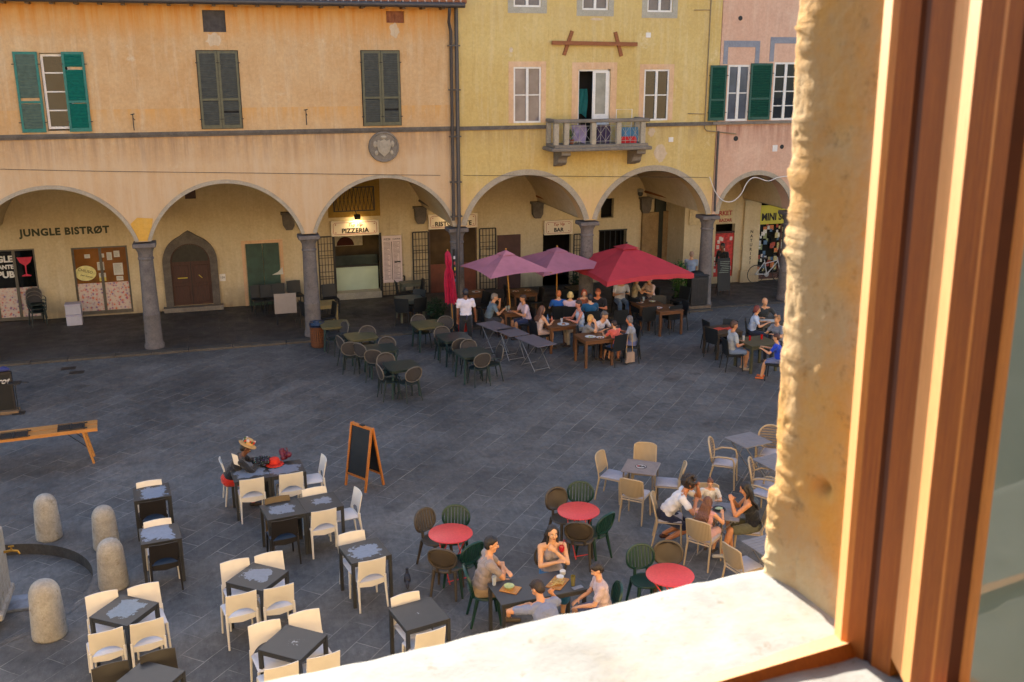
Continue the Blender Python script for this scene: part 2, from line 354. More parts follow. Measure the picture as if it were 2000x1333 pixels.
def arcade_wall(parent, bays, zs, zc, x0, x1, ztop, holes, mat_, pier=.2, y0=FY, th=.55, rec=.16, nseg=28):
    xs = {round(x0, 4), round(x1, 4)}
    info = []
    for a, b in bays:
        l, r = a+pier, b-pier; info.append((l, r, (l+r)/2, (r-l)/2))
        for k in range(nseg+1): xs.add(round(max(x0, min(x1, (l+r)/2-(r-l)/2*cos(pi*k/nseg))), 4))
    for h in holes: xs.add(round(h[0], 4)); xs.add(round(h[1], 4))
    xs = sorted(xs)
    def low(x, xmid):
        for l, r, xm, hw in info:
            if l <= xmid <= r: return arcz(x, xm, hw, zs, zc)
        return zs
    m = MB()
    for xa, xb in zip(xs[:-1], xs[1:]):
        xm = (xa+xb)/2; za, zb = low(xa, xm), low(xb, xm)
        m.add([(xa, y0, za), (xb, y0, zb), (xb, y0+th, zb), (xa, y0+th, za)], [(0, 3, 2, 1)])
        hs = sorted([h for h in holes if h[0] < xm < h[1]], key=lambda h: h[2])
        cur = (za, zb)
        for h in hs:
            m.add([(xa, y0, cur[0]), (xb, y0, cur[1]), (xb, y0, h[2]), (xa, y0, h[2])], [(0, 1, 2, 3)]); cur = (h[3], h[3])
        m.add([(xa, y0, cur[0]), (xb, y0, cur[1]), (xb, y0, ztop), (xa, y0, ztop)], [(0, 1, 2, 3)])
        m.add([(xa, y0+th, za), (xb, y0+th, zb), (xb, y0+th, ztop), (xa, y0+th, ztop)], [(0, 3, 2, 1)])
        m.add([(xa, y0, ztop), (xb, y0, ztop), (xb, y0+th, ztop), (xa, y0+th, ztop)], [(0, 1, 2, 3)])
    for a, b, c, d in holes:
        y1 = y0+rec
        m.add([(a, y0, c), (b, y0, c), (b, y0, d), (a, y0, d), (a, y1, c), (b, y1, c), (b, y1, d), (a, y1, d)], [(0, 4, 5, 1), (1, 5, 6, 2), (2, 6, 7, 3), (3, 7, 4, 0)])
    for xx, s_ in ((x0, 1), (x1, -1)):
        m.add([(xx, y0, zs), (xx, y0+th, zs), (xx, y0+th, ztop), (xx, y0, ztop)], [(0, 1, 2, 3)])
    o = m.build("wall", mat_, parent)
    # vault behind each arch
    v = MB()
    for l, r, xm, hw in info:
        pts = [xm-hw*cos(pi*k/nseg) for k in range(nseg+1)]
        pts = [min(max(p, x0), x1) for p in pts]
        for xa, xb in zip(pts[:-1], pts[1:]):
            if xb-xa < 1e-4: continue
            z1, z2 = arcz(xa, xm, hw, zs, zc)+.02, arcz(xb, xm, hw, zs, zc)+.02
            v.add([(xa, y0+th, z1), (xb, y0+th, z2), (xb, BY+.05, z2), (xa, BY+.05, z1)], [(0, 3, 2, 1)])
    for a, b in bays:
        for xx in (a, b): 
            if x0-.01 <= xx <= x1+.01: v.box(max(x0, xx-pier), min(x1, xx+pier), y0+th+.002, BY+.05, zs, zs+.35)
    v.build("vault", M_CR, parent, True)
    return info
def arch_trim(parent, info, zs, zc, w, m_, y0=FY, proud=.03):
    for l, r, xm, hw in info:
        m = MB(); h = zc-zs; R = (hw*hw+h*h)/(2*h); c = zc-R; a0 = math.asin(min(1, hw/R)); 
        if R < hw+1e-6: a0 = pi/2
        n = 36; vs = []
        for k in range(n+1):
            a = -a0+2*a0*k/n
            for rr in (R-.004, R+w):
                for yy in (y0-proud, y0+.04): vs.append((xm+rr*sin(a), yy, c+rr*cos(a)))
        fs = []
        for k in range(n):
            o = k*4; fs += [(o, o+2, o+6, o+4), (o+1, o+5, o+7, o+3), (o, o+4, o+5, o+1), (o+2, o+3, o+7, o+6)]
        fs += [(0, 1, 3, 2), (4*n, 4*n+2, 4*n+3, 4*n+1)]
        m.add(vs, fs); m.build("arch_trim", m_, parent)
def column(parent, x, y=FY+.27, base=.06, m_=None, tagband=False):
    m = MB()
    m.lathe([(.27, 0), (.27, .1), (.245, .14), (.235, .22), (.225, .95), (.232, .97), (.22, 1.0), (.205, 1.6), (.19, 2.5), (.21, 2.52), (.21, 2.56), (.19, 2.58), (.2, 2.72), (.25, 2.82), (.27, 2.86)], (x, y, base), 28)
    m.cbox((x, y, base+2.92), (.60, .56, .12), bev=.015)
    o = m.build("column", m_ or M_COLM, parent, True, 35)
    return o
def window(parent, x0, x1, z0, z1, y, nx=2, nz=2, fr=.05, mat_f=None, glass=None, sub=False, curtain=False, th=.05):
    m = MB(); mf = mat_f or M_WHITE
    m.box(x0, x0+fr, y-th, y, z0, z1); m.box(x1-fr, x1, y-th, y, z0, z1); m.box(x0+fr, x1-fr, y-th, y, z0, z0+fr); m.box(x0+fr, x1-fr, y-th, y, z1-fr, z1)
    for k in range(1, nx):
        xx = x0+(x1-x0)*k/nx; w = fr*.75 if nx == 2 else fr*.4; m.box(xx-w, xx+w, y-th-.004, y-.006, z0+fr, z1-fr)
    for k in range(1, nz):
        zz = z0+(z1-z0)*k/nz; m.box(x0+fr, x1-fr, y-th+.006, y-.01, zz-.016, zz+.016)
    o = m.build("window", mf, parent); o["hassub"] = 1
    g = MB(); g.box(x0+fr*.5, x1-fr*.5, y-.02, y-.012, z0+fr*.5, z1-fr*.5); g.build("glass", glass or M_GLASS, o)
    if curtain:
        c = MB(); 
        for xa, xb in curtain:
            c.sheet(lambda u, v: (xa+(xb-xa)*u, y+.03+.012*sin(u*26), z0+.03+(z1-z0-.06)*v), 24, 1, .004)
        c.build("curtain", M_CURT, o, True)
    return o
def shutter(parent, x0, x1, z0, z1, y, frame, slat, n=26, gaps=(), label=None, tilt=.5):
    """louvred leaf hanging in the plane y (its front at y-.04)"""
    m = MB(); f = .06
    m.box(x0, x0+f, y-.04, y, z0, z1); m.box(x1-f, x1, y-.04, y, z0, z1); m.box(x0+f, x1-f, y-.04, y, z1-f, z1); m.box(x0+f, x1-f, y-.04, y, z0, z0+f*1.6)
    zc = z0+(z1-z0)*.38; m.box(x0+f, x1-f, y-.038, y-.002, zc-.03, zc+.03)
    m.cur = 1; a0, a1 = z0+f*1.6, z1-f; st = (a1-a0)/n
    for k in range(n):
        zz = a0+st*(k+.5)
        if k in gaps or abs(zz-zc) < st*.6: continue
        m.cbox(((x0+x1)/2, y-.02, zz), (x1-x0-2*f, .012, st*1.12), rx=tilt)
    o = m.build("shutter", [frame, slat], parent)
    if label: o["label"] = label
    for zz in (z0+.25, z1-.3):
        for a_, b_ in ((x0-.05, x0+.02), (x1-.02, x1+.05)): h = MB(); h.box(a_, b_, y-.05, y-.042, zz-.012, zz+.012); h.build("hinge", M_IRON, o)
    o["hassub"] = 1
    return o
# ---------------------------------------------------------------- orange building
OB = empty("orange_building", (0, 0, 0), 0, "long orange plastered arcade building with the teal shutters on the left", "building")
ZS, SC = 3.10, 6.0
x_or0, x_or1 = -14.6, 7.0
wx0, wz1 = F(75, 104); wx1 = F(125, 104)[0]
hole_w = (wx0, wx1+.1, 6.08, wz1)
v1 = (F(394, 20)[0], F(439, 20)[0], F(416, 63)[1], F(416, 20)[1]); v2 = (F(754, 22)[0], F(789, 22)[0], F(770, 45)[1], F(770, 22)[1])
infoO = arcade_wall(OB, [(-15, -10.6), (-10.6, -6.2), (-6.2, -1.8), (-1.8, 2.62), (2.62, 7.02)], ZS, 4.6, x_or0, x_or1, 9.35, [hole_w, v1, v2], M_OR)
arch_trim(OB, infoO[1:], ZS, 4.6, .095, M_TRIM)
m = MB(); m.box(x_or0, x_or1, FY-.07, FY+.01, SC-.075, SC); m.box(x_or0, x_or1, FY-.04, FY+.01, SC-.13, SC-.075); m.build("string_course", M_STD, OB)
for cx in (-10.6, -6.2, -1.8, 2.62): column(OB, cx)
column(OB, 6.98)
w = window(OB, wx0+.01, wx1+.09, 6.12, wz1-.02, FY+.15, 1, 4, .06, glass=M_GLASS)
zt, zb = wz1+.03, 6.05
shutter(OB, F(24, 103)[0], F(72, 103)[0], zb, zt, FY-.02, M_TEAL, M_TEALD, 24, (9,), "teal shutter leaf with greyed slats left of its window")
shutter(OB, F(119, 103)[0], F(163, 103)[0], zb, zt, FY-.02, M_TEAL, M_TEAL, 24, (8, 19), "teal shutter leaf with a broken slat right of its window")
for a, b in ((383, 463), (705, 779)):
    xa, xb = F(a, 101)[0], F(b, 101)[0]; xm = (xa+xb)/2; z1_ = F((a+b)/2, 100)[1]
    k = MB(); k.box(xa-.02, xb+.02, FY-.012, FY+.01, 6.05, z1_+.02); k.build("shutter_backing", M_DARK, OB)  # flat near-black sheet, shade between the slats put into its colour
    shutter(OB, xa, xm-.004, 6.06, z1_, FY-.02, M_OLIVE, M_SLATE, 30); shutter(OB, xm+.004, xb, 6.06, z1_, FY-.02, M_OLIVE, M_SLATE, 30, (5,))
for v, mm in ((v1, M_DARK), (v2, M_ROOF)):
    k = MB(); k.box(v[0], v[1], FY+.1, FY+.12, v[2], v[3])
    for q in range(1, 6): xx = v[0]+(v[1]-v[0])*q/6; k.box(xx-.006, xx+.006, FY+.08, FY+.098, v[2], v[3])
    k.build("attic_vent", mm if mm is M_ROOF else mat((62, 58, 60), .7, .3), OB)
# medallion
mc = F(749, 287); k = MB(); R0 = .43
for r_, y_ in ((R0, .05), (R0-.05, .075)):
    k.prism([(mc[0]+r_*cos(2*pi*q/40), mc[1]+r_*sin(2*pi*q/40)) for q in range(40)], FY-y_, FY+.01)
k.path([(mc[0]+(R0-.03)*cos(2*pi*q/40), FY-.075, mc[1]+(R0-.03)*sin(2*pi*q/40)) for q in range(40)], .028, 6, closed=True)
shp = [(-.17, .2), (-.2, .05), (-.16, -.12), (0, -.27), (.16, -.12), (.2, .05), (.17, .2), (.08, .17), (0, .22), (-.08, .17)]
k.build("coat_of_arms", M_ST, OB, True, 30); k = MB(); k.prism([(mc[0]+a, mc[1]+b) for a, b in shp], FY-.115, FY-.07); k.prism([(mc[0]+a*.7, mc[1]+b*.7) for a, b in shp], FY-.135, FY-.11)
for a in (-.24, .24): k.ball((mc[0]+a, FY-.08, mc[1]+.08), (.06, .03, .09)); k.ball((mc[0]+a*.9, FY-.08, mc[1]-.16), (.05, .03, .07))
k.ball((mc[0], FY-.09, mc[1]+.27), (.09, .035, .05)); k.build("shield_relief", M_TRIM, OB, True, 30)
# eaves, gutter, roof
k = MB(); k.box(x_or0, x_or1+.1, FY-.42, FY+.6, 9.26, 9.33)
xx = x_or0+.2
while xx < x_or1: k.box(xx, xx+.09, FY-.38, FY+.02, 9.17, 9.262); xx += .55
k.build("eaves", wood("eave_boards", (60, 44, 34), (84, 64, 48), 4), OB)
k = MB(); k.path([(x_or0, FY-.5, 9.28), (x_or1+.12, FY-.5, 9.28)], .075, 10); k.build("gutter", M_PIPE, OB, True)
k = MB(); k.add([(x_or0, FY-.48, 9.36), (x_or1+.1, FY-.48, 9.36), (x_or1+.1, 35.2, 11.9), (x_or0, 35.2, 11.9), (x_or1+.1, 41.6, 9.4), (x_or0, 41.6, 9.4)], [(0, 1, 2, 3), (3, 2, 4, 5)])
xx = x_or0
while xx < x_or1: k.tube((xx+.1, FY-.5, 9.37), (xx+.1, 31, 10.3), .085, n=8); xx += .2
k.build("roof", M_ROOF, OB, True)
# body behind the arcade (upper storey and back rooms)
def rear(parent, x0, x1, ztop, yb):
    k = MB(); k.box(x0, x1, yb+1.9, 41, -.2, ztop); k.box(x0, x1, FY+.56, yb+1.9, 4.95, ztop); k.build("rear_rooms", M_CR, parent)
rear(OB, x_or0, x_or1, 9.3, BY)
for px, py in ((262, 250), (598, 240)):
    k = MB(); xx, zz = F(px, py); k.tube((xx, FY-.09, zz-.06), (xx, FY-.09, zz+.34), .012); k.tube((xx-.05, FY-.09, zz+.34), (xx+.05, FY-.12, zz+.36), .012); k.tube((xx, FY-.09, zz+.25), (xx+.04, FY, zz+.2), .01); k.build("iron_hook", M_IRON, OB)
# pale and bare patches on the wall
def blob(parent, px, py, r, m_, y=FY, sx=1, sz=1, seed=0, name="plaster_patch"):
    xx, zz = F(px, py); rr = random.Random(seed*17+px); n = 22
    k = MB(); k.prism([(xx+r*sx*cos(2*pi*q/n)*(1+rr.uniform(-.22, .22)), zz+r*sz*sin(2*pi*q/n)*(1+rr.uniform(-.22, .22))) for q in range(n)], y-.004, y+.003)
    return k.build(name, m_, parent)
M_PALE = plaster("pale_repair", (196, 176, 150), (186, 160, 130), (210, 196, 176))
M_OCH = plaster("ochre_patch", (206, 160, 76), (198, 148, 62), (210, 172, 100))
blob(OB, 418, 78, .2, M_PALE, sz=.8); blob(OB, 770, 60, .13, M_PALE, sz=1.4)
for cx, m_ in ((-1.8, M_OCH), (2.62, M_OR)):
    if m_ is M_OCH: k = MB(); k.prism([(cx-.17, 3.12), (cx+.17, 3.12), (cx+.2, 3.3), (cx+.3, 3.72), (cx-.1, 3.76), (cx-.28, 3.6), (cx-.2, 3.3)], FY-.004, FY+.002); k.build("plaster_patch", m_, OB)
# ---------------------------------------------------------------- yellow building
YB = empty("yellow_building", (0, 0, 0), 0, "tall yellow arcade building with the stone balcony and two timber crosses", "building")
x_y0, x_y1 = 7.0, 15.26
hy = []
for a, b, t in ((1003, 1057, 131), (1259, 1308, 136)):
    hy.append((F(a, t)[0], F(b, t)[0], 6.06, F((a+b)/2, t)[1]))
dz = F(1160, 136)[1]; hd = (F(1130, 136)[0], F(1193, 136)[0], 5.3, dz)
hu = []
for a, b, t in ((1003, 1057, 14), (1137, 1188, 20), (1264, 1313, 24)):
    hu.append((F(a, t)[0], F(b, t)[0], F((a+b)/2, t)[1], F((a+b)/2, t)[1]+1.6))
infoY = arcade_wall(YB, [(7.0, 11.14), (11.14, 15.28)], ZS, 4.55, x_y0, x_y1, 13.6, hy+[hd]+hu, M_YE, pier=.2)
arch_trim(YB, infoY, ZS, 4.55, .16, M_TRIM, proud=.012)
column(YB, 11.14); column(YB, 15.28)
bx0, bx1 = F(1075, 243)[0], F(1262, 243)[0]
k = MB(); k.box(x_y0, bx0, FY-.05, FY+.01, SC-.12, SC-.01); k.box(bx1, x_y1, FY-.05, FY+.01, SC-.12, SC-.01); k.build("string_course", M_STD, YB)
for q, h in enumerate(hy): window(YB, h[0], h[1], h[2], h[3], FY+.06, 2, 2, .05, glass=(glassy((120, 110, 110), .06) if q == 0 else M_GLASS), curtain=[(h[0]+.08, h[0]+.32), (h[1]-.2, h[1]-.08)])
for h in hu: window(YB, h[0], h[1], h[2], h[3], FY+.08, 2, 2, .05, glass=M_GLASSP)
def band(parent, h, w, m_, top=True, bottom=False, y=FY, t=.008, name="window_surround"):
    k = MB(); a, b, c, d = h
    k.box(a-w, a, y-t, y+.002, c, d); k.box(b, b+w, y-t, y+.002, c, d)
    if top: k.box(a-w, b+w, y-t-.001, y+.002, d, d+w)
    if bottom: k.box(a-w, b+w, y-t-.001, y+.002, c-w, c)
    return k.build(name, m_, parent)
M_GSUR = stone("grey_surround", (154, 148, 134), (174, 168, 152), 4)
for h in hy: band(YB, h, .15, M_PATCH)
band(YB, (hd[0], hd[1], 6.0, hd[3]), .2, M_PATCH)
for h in hu: band(YB, h, .17, M_GSUR, True, True)
for args in ((1092, 120, .01, M_PATCH), (1290, 300, .25, M_PALE), (1273, 258, .14, M_PALE), (1118, 170, .01, M_PATCH), (1165, 38, .12, M_PALE), (998, 98, .07, M_PALE)):
    if args[2] > .02: blob(YB, *args, sx=(1.5 if args[0] == 1165 else .8), sz=(.3 if args[0] == 1165 else 1))
# balcony door: one sliding leaf, painted dark panels in place of the unlit room
k = MB(); a, b, c, d = hd; xm = F(1158, 150)[0]
fr = k
fr.box(a, a+.04, FY+.04, FY+.1, c, d); fr.box(b-.06, b, FY+.04, FY+.1, c, d); fr.box(a, b, FY+.04, FY+.1, d-.05, d)
o = fr.build("balcony_door", M_WHITE, YB); o["hassub"] = 1
k = MB(); k.box(xm, xm+.09, FY+.0, FY+.038, c, d-.05); k.box(b-.15, b-.06, FY, FY+.038, c, d-.05); k.box(xm+.09, b-.15, FY, FY+.038, d-.1, d-.05); k.box(xm+.09, b-.15, FY, FY+.038, 5.9, 6.28); k.build("door_leaf", M_WHITE, o)
k = MB(); k.box(xm+.09, b-.15, FY+.01, FY+.02, 6.28, d-.1); k.build("glass", glassy((120, 126, 126), .06), o)
k = MB(); k.box(a-.1, b+.1, FY+.5, FY+.52, 5.3, d+.1); k.box(a+.002, a+.006, FY+.165, FY+.5, 5.3, d); k.box(b-.006, b-.002, FY+.165, FY+.5, 5.3, d); k.build("dark_backing", M_DARK, YB)
def laundry(name, pts, y, m_, lab, cat, wob=.03, par=None):
    k = MB(); (x0, z1), (x1, z0) = pts
    k.sheet(lambda u, v: (x0+(x1-x0)*u+.02*sin(v*5), y+wob*sin(u*9+v*3), z1-(z1-z0)*v*(1-.1*sin(u*4))), 12, 8, .006)
    o = k.build(name, m_, None, True); return tag(o, lab, cat)
# rear mass with a notch behind the balcony door
def rear2(parent, x0, x1, ztop, yb):
    k = MB(); k.box(x0, x1, yb+1.9, 41, -.2, ztop); k.box(x0, x1, FY+1.3, yb+1.9, 4.95, ztop); k.build("rear_rooms", M_CR, parent)
rear2(YB, x_y0, x_y1, 13.5, BY)
k = MB(); k.add([(x_y0-.2, FY-.5, 13.55), (x_y1+.2, FY-.5, 13.55), (x_y1+.2, 35, 15.2), (x_y0-.2, 35, 15.2), (x_y1+.2, 41.5, 13.5), (x_y0-.2, 41.5, 13.5)], [(0, 1, 2, 3), (3, 2, 4, 5)])
k.box(x_y0-.2, x_y1+.2, FY-.5, FY+.6, 13.45, 13.54); k.build("roof", M_ROOF, YB)
# timber crosses pinned to the wall
k = MB(); (ax, az), (bx_, bz) = F(1076, 84), F(1242, 87)
k.cbox(((ax+bx_)/2, FY-.09, (az+bz)/2), (bx_-ax, .07, .11), ry=atan2(az-bz, bx_-ax)); 
for p, q in (((1117, 61), (1101, 108)), ((1201, 63), (1213, 110))):
    (cx, cz), (ex, ez) = F(*p), F(*q); L = math.hypot(cx-ex, cz-ez)
    k.cbox(((cx+ex)/2, FY-.03, (cz+ez)/2), (.1, .05, L), ry=atan2(cx-ex, cz-ez))
k.build("timber_brace", M_BEAM, YB)
# balcony (part with its own pieces)
YF = FY-.78
def G(px, py): p = atY(px, py, YF); return p.x, p.z
bxl, bxr = G(1087, 270)[0], G(1262, 270)[0]; zr = G(1170, 233)[1]; zf = G(1170, 288)[1]
k = MB(); k.cbox(((bxl+bxr)/2, FY-.42, zf-.05), (bxr-bxl+.34, .92, .1), bev=.02); k.cbox(((bxl+bxr)/2, FY-.40, zf+.04), (bxr-bxl+.12, .84, .09), bev=.01)
bal = k.build("balcony", M_ST, YB); bal["hassub"] = 1
k = MB(); k.cbox(((bxl+bxr)/2, YF+.06, zr-.05), (bxr-bxl+.2, .2, .1), bev=.02)
for sx_ in (bxl, bxr): k.cbox((sx_, FY-.36, zr-.05), (.16, .7, .096), bev=.015)
k.build("handrail", M_ST, bal)
posts = [G(1107, 270)[0], G(1160, 270)[0], G(1209, 270)[0], G(1256, 270)[0]]
for xx in posts+[bxl]:
    k = MB(); w_ = .15; k.cbox((xx, YF+.06, (zf+.08+zr-.1)/2), (w_, .14, zr-zf-.18), bev=.012); k.build("baluster_post", M_TRIM, bal)
for sx_ in (bxl, bxr):
    k = MB(); k.cbox((sx_, FY-.06, (zf+zr-.02)/2), (.13, .12, zr-zf-.2), bev=.01); k.build("baluster_post", M_TRIM, bal)
for q in range(3):
    xa, xb = posts[q]+.075, posts[q+1]-.075; z0_, z1_ = zf+.09, zr-.1; k = MB(); y_ = YF+.06
    k.tube((xa, y_, z1_-.1), (xb, y_, z1_-.1), .007, n=5); k.tube((xa, y_, z0_+.08), (xb, y_, z0_+.08), .007, n=5)
    nn = 2
    for i in range(nn*2+1): xx = xa+(xb-xa)*i/(nn*2); k.tube((xx, y_, z0_), (xx, y_, z1_), .006, n=5)
    for i in range(nn):
        p, r = xa+(xb-xa)*i/nn, xa+(xb-xa)*(i+1)/nn
        k.tube((p, y_, z0_+.08), (r, y_, z1_-.1), .006, n=5); k.tube((p, y_, z1_-.1), (r, y_, z0_+.08), .006, n=5)
    k.build("lattice_panel", mat((150, 146, 140), .5, .2), bal)
for px in (1096, 1241):
    xx = atY(px, 310, FY-.3).x; k = MB(); prof = [(0, 0), (-.72, 0), (-.74, -.12), (-.62, -.16), (-.5, -.17), (-.42, -.26), (-.4, -.36), (-.28, -.44), (-.1, -.46), (0, -.5)]
    k.M = Matrix.Translation((xx, FY, zf-.1)) @ Matrix.Rotation(pi/2, 4, 'Z'); k.prism(prof, -.14, .14); k.M = None; k.build("bracket", M_ST, bal)
# things kept on the balcony
k = MB(); fx0, fz = G(1200, 205)[0]+.25, 6.35
k.path([(fx0, FY-.35, zf+.1), (fx0, FY-.35, 6.42), (fx0+.5, FY-.35, 6.42), (fx0+.5, FY-.35, zf+.1)], .012, 6)
for zz in (5.7, 5.95): k.tube((fx0, FY-.35, zz), (fx0+.5, FY-.35, zz), .006, n=5)
tag(k.build("drying_rack", M_WHITE), "white tube drying rack standing on the balcony", "drying rack")
laundry("towel", (G(1216, 250), G(1250, 285)), YF+.2, mat((70, 120, 160), .8), "light blue towel hanging behind the balcony lattice", "towel")
laundry("cloth", (G(1217, 268), G(1245, 290)), YF+.14, mat((180, 24, 34), .8), "red cloth hanging low behind the right balcony lattice", "cloth")
laundry("sheet", (G(1172, 245), G(1196, 282)), YF+.22, mat((52, 40, 74), .8), "dark purple cloth hanging behind the middle balcony lattice", "cloth")
laundry("shirt", (G(1122, 246), G(1150, 280)), YF+.24, mat((130, 120, 160), .8), "lilac garment hanging behind the left balcony lattice", "garment")
laundry("garment", ((F(1136, 190)[0], 7.0), (F(1155, 190)[0], 6.2)), FY+.35, mat((10, 96, 100), .8), "teal garment hanging in the dark balcony doorway", "garment")
def leaves(k, c, r, n, size, rnd, droop=.3):
    for _ in range(n):
        while True:
            p = Vector((rnd.uniform(-1, 1), rnd.uniform(-1, 1), rnd.uniform(-1, 1)))
            if p.length <= 1: break
        q = Vector(c)+Vector((p.x*r[0], p.y*r[1], p.z*r[2])); a, b = rnd.uniform(0, 2*pi), rnd.uniform(-.9, .5)
        d = Vector((cos(a)*cos(b), sin(a)*cos(b), sin(b)))*size*rnd.uniform(.6, 1.3); w = d.cross(Vector((rnd.uniform(-.4, .4), rnd.uniform(-.4, .4), 1))).normalized()*size*.32
        k.add([q, q+d*.5+w, q+d, q+d*.5-w], [(0, 1, 2, 3)])
M_LEAF = mat((62, 98, 34), .6, .45, 3, name="leaf_green"); M_LEAFD = mat((28, 56, 30), .6, .4, 3, name="leaf_dark")
def potplant(x, y, z, h, r, m_, label, pot=(120, 66, 44), seed=1, n=260, ph=.28, pr=.16, ls=.1):
    o = empty("potted_plant", (x, y, z), 0, label, "plant"); rnd = random.Random(seed)
    k = MB(); k.lathe([(pr*.7, 0), (pr, ph), (pr*1.08, ph), (pr*1.08, ph-.04), (pr*.9, ph-.03)], n=16); k.build("pot", mat(pot, .8), o, True)
    k = MB(); 
    for _ in range(6): k.tube((0, 0, ph-.05), (rnd.uniform(-r, r)*.5, rnd.uniform(-r, r)*.5, ph+h*.7), .01, .005, 5)
    leaves(k, (0, 0, ph+h*.5), (r, r, h*.55), n, ls, rnd); k.build("foliage", m_, o); return o
p = G(1117, 284); potplant(p[0]+.08, YF+.25, zf+.09, .35, .14, M_LEAF, "small flowering plant in a pot on the left of the balcony", ph=.14, pr=.08, n=120, ls=.05)
# ---------------------------------------------------------------- pink building
PB = empty("pink_building", (0, 0, 0), 0, "pink arcade building with the dark green shutters at the right", "building")
x_p0, x_p1 = 15.28, 24.5; PY = 31.5
wa = (F(1423, 130)[0], F(1466, 130)[0], 6.0, F(1445, 127)[1]); wb_ = (F(1513, 125)[0], F(1560, 125)[0], 6.0, F(1535, 122)[1])
infoP = arcade_wall(PB, [(15.36, 18.3), (18.3, 21.24), (21.24, 24.18)], ZS, 4.3, x_p0, x_p1, 12.2, [wa, wb_], M_PK, pier=.16)
arch_trim(PB, infoP, ZS, 4.3, .14, M_TRIM, proud=.01)
for cx in (18.3, 21.24): column(PB, cx)
window(PB, *wa, FY+.06, 2, 2, .06, glass=M_GLASSP, curtain=[(wa[0]+.08, wa[1]-.08)]); window(PB, *wb_, FY+.06, 2, 4, .06, glass=M_GLASS, curtain=[(wb_[0]+.08, wb_[0]+.5)])
shutter(PB, F(1387, 128)[0], F(1419, 128)[0], 6.02, F(1400, 128)[1], FY-.03, M_GRN, M_GRN, 30)
shutter(PB, F(1466, 124)[0], F(1508, 124)[0], 6.02, F(1486, 124)[1], FY-.03, M_GRN, M_GRN, 30)
k = MB(); k.box(F(1389, 245)[0], x_p1, FY-.1, FY+.01, 5.9, 5.985); k.build("window_sill", M_ST, PB)
M_BLU = stone("grey_blue_band", (120, 124, 136), (142, 144, 152), 4)
for h, t in ((wa, 80), (wb_, 73)):
    a, b = h[0]-.2, h[1]+.28; zt_ = F((1445 if h is wa else 1540), t)[1]; z0_ = h[3]+.02; k = MB()
    k.box(a, a+.15, FY-.012, FY+.002, z0_, zt_); k.box(b-.15, b, FY-.012, FY+.002, z0_, zt_); k.box(a+.15, b-.15, FY-.012, FY+.002, zt_-.19, zt_); k.build("window_surround", M_BLU, PB)
rear2(PB, x_p0, x_p1, 12, BY)
k = MB(); k.box(x_p0, x_p1+.3, FY-.5, 41, 12.2, 12.4); k.build("roof", M_ROOF, PB)
for px, py, r_ in ((1446, 36, .07), (1437, 271, .08), (1527, 287, .07)):
    xx, zz = F(px, py); k = MB(); k.prism([(xx+r_*cos(q*pi/8), zz+r_*sin(q*pi/8)) for q in range(16)], FY-.012, FY+.002); k.build("vent_hole", M_BLACK, PB)
k = MB(); xx, zz = F(1513, 290); k.cbox((xx, FY-.01, zz), (.17, .03, .2)); k.build("vent_cover", M_WHITE, PB)
for px, py in ((1266, 69), (1310, 273)): xx, zz = F(px, py); k = MB(); k.cbox((xx, FY-.01, zz), (.15, .03, .14)); k.build("vent_cover", M_WHITE, YB)
k = MB(); x0_, _ = F(1383, 100); k.path([(x0_, FY-.03, 13), (x0_, FY-.03, 5.8), (x0_+.08, FY-.03, 5.72), (F(1437, 262)[0], FY-.03, F(1437, 262)[1])], .018, 6)
k.tube((x0_, FY-.03, F(1385, 20)[1]), (F(1355, 20)[0], FY-.03, F(1355, 20)[1]), .012); k.tube((x0_, FY-.03, F(1385, 223)[1]), (F(1343, 222)[0], FY-.03, F(1343, 222)[1]), .012)
k.build("gas_pipe", mat((128, 112, 84), .6), YB)
# drainpipes and cables
k = MB(); xd = 6.9
k.path([(F(870, 15)[0], FY-.48, 9.2), (F(870, 15)[0], FY-.45, 9.05), (F(873, 35)[0], FY-.2, 8.85), (xd-.09, FY-.09, 8.6), (xd-.09, FY-.09, 3.3)], .045, 10)
k.path([(xd+.07, FY-.1, 9.3), (xd+.07, FY-.1, 3.25), (xd+.02, FY-.16, 2.9), (xd-.02, FY-.14, .1)], .055, 10)
for zz in (8.2, 7.0, 5.7, 4.4, 3.4): k.box(xd-.17, xd+.16, FY-.16, FY-.002, zz, zz+.035)
tag(k.build("drainpipe", M_PIPE, None, True), "pair of dark drainpipes between the orange and yellow facades", "drainpipe")
k = MB(); k.path([(15.32, FY-.06, 5.7), (15.32, FY-.06, 4.4), (15.34, FY-.06, 3.2)], .035, 8)
tag(k.build("drainpipe", M_PIPE, None, True), "thin brown pipe between the yellow and pink facades", "pipe")
def cable(name, pts, y, r, m_, lab):
    P = [atY(px, py, y) for px, py in pts]; Q = []
    for i in range(len(P)-1):
        a = P[max(i-1, 0)]; b = P[i]; c = P[i+1]; d = P[min(i+2, len(P)-1)]
        for t in range(6):
            t /= 6; Q.append(.5*((2*b)+(c-a)*t+(2*a-5*b+4*c-d)*t*t+(3*b-a-3*c+d)*t**3))
    Q.append(P[-1]); k = MB(); k.path(Q, r, 6); return tag(k.build(name, m_, None, True), lab, "cable")
cable("cable", [(1386, 346), (1397, 375), (1412, 392), (1430, 394), (1447, 380), (1460, 356), (1475, 347), (1500, 354), (1520, 347), (1552, 344), (1640, 342)], FY-.12, .014, M_WHITE, "white cable looping across the pink arch")
cable("cable", [(-40, 330), (200, 335), (450, 338), (860, 343)], FY-.05, .006, M_IRON, "thin dark cable across the orange facade above the arches")
cable("cable", [(905, 343), (1150, 345), (1383, 347)], FY-.05, .006, M_IRON, "thin dark cable across the yellow facade above the arches")
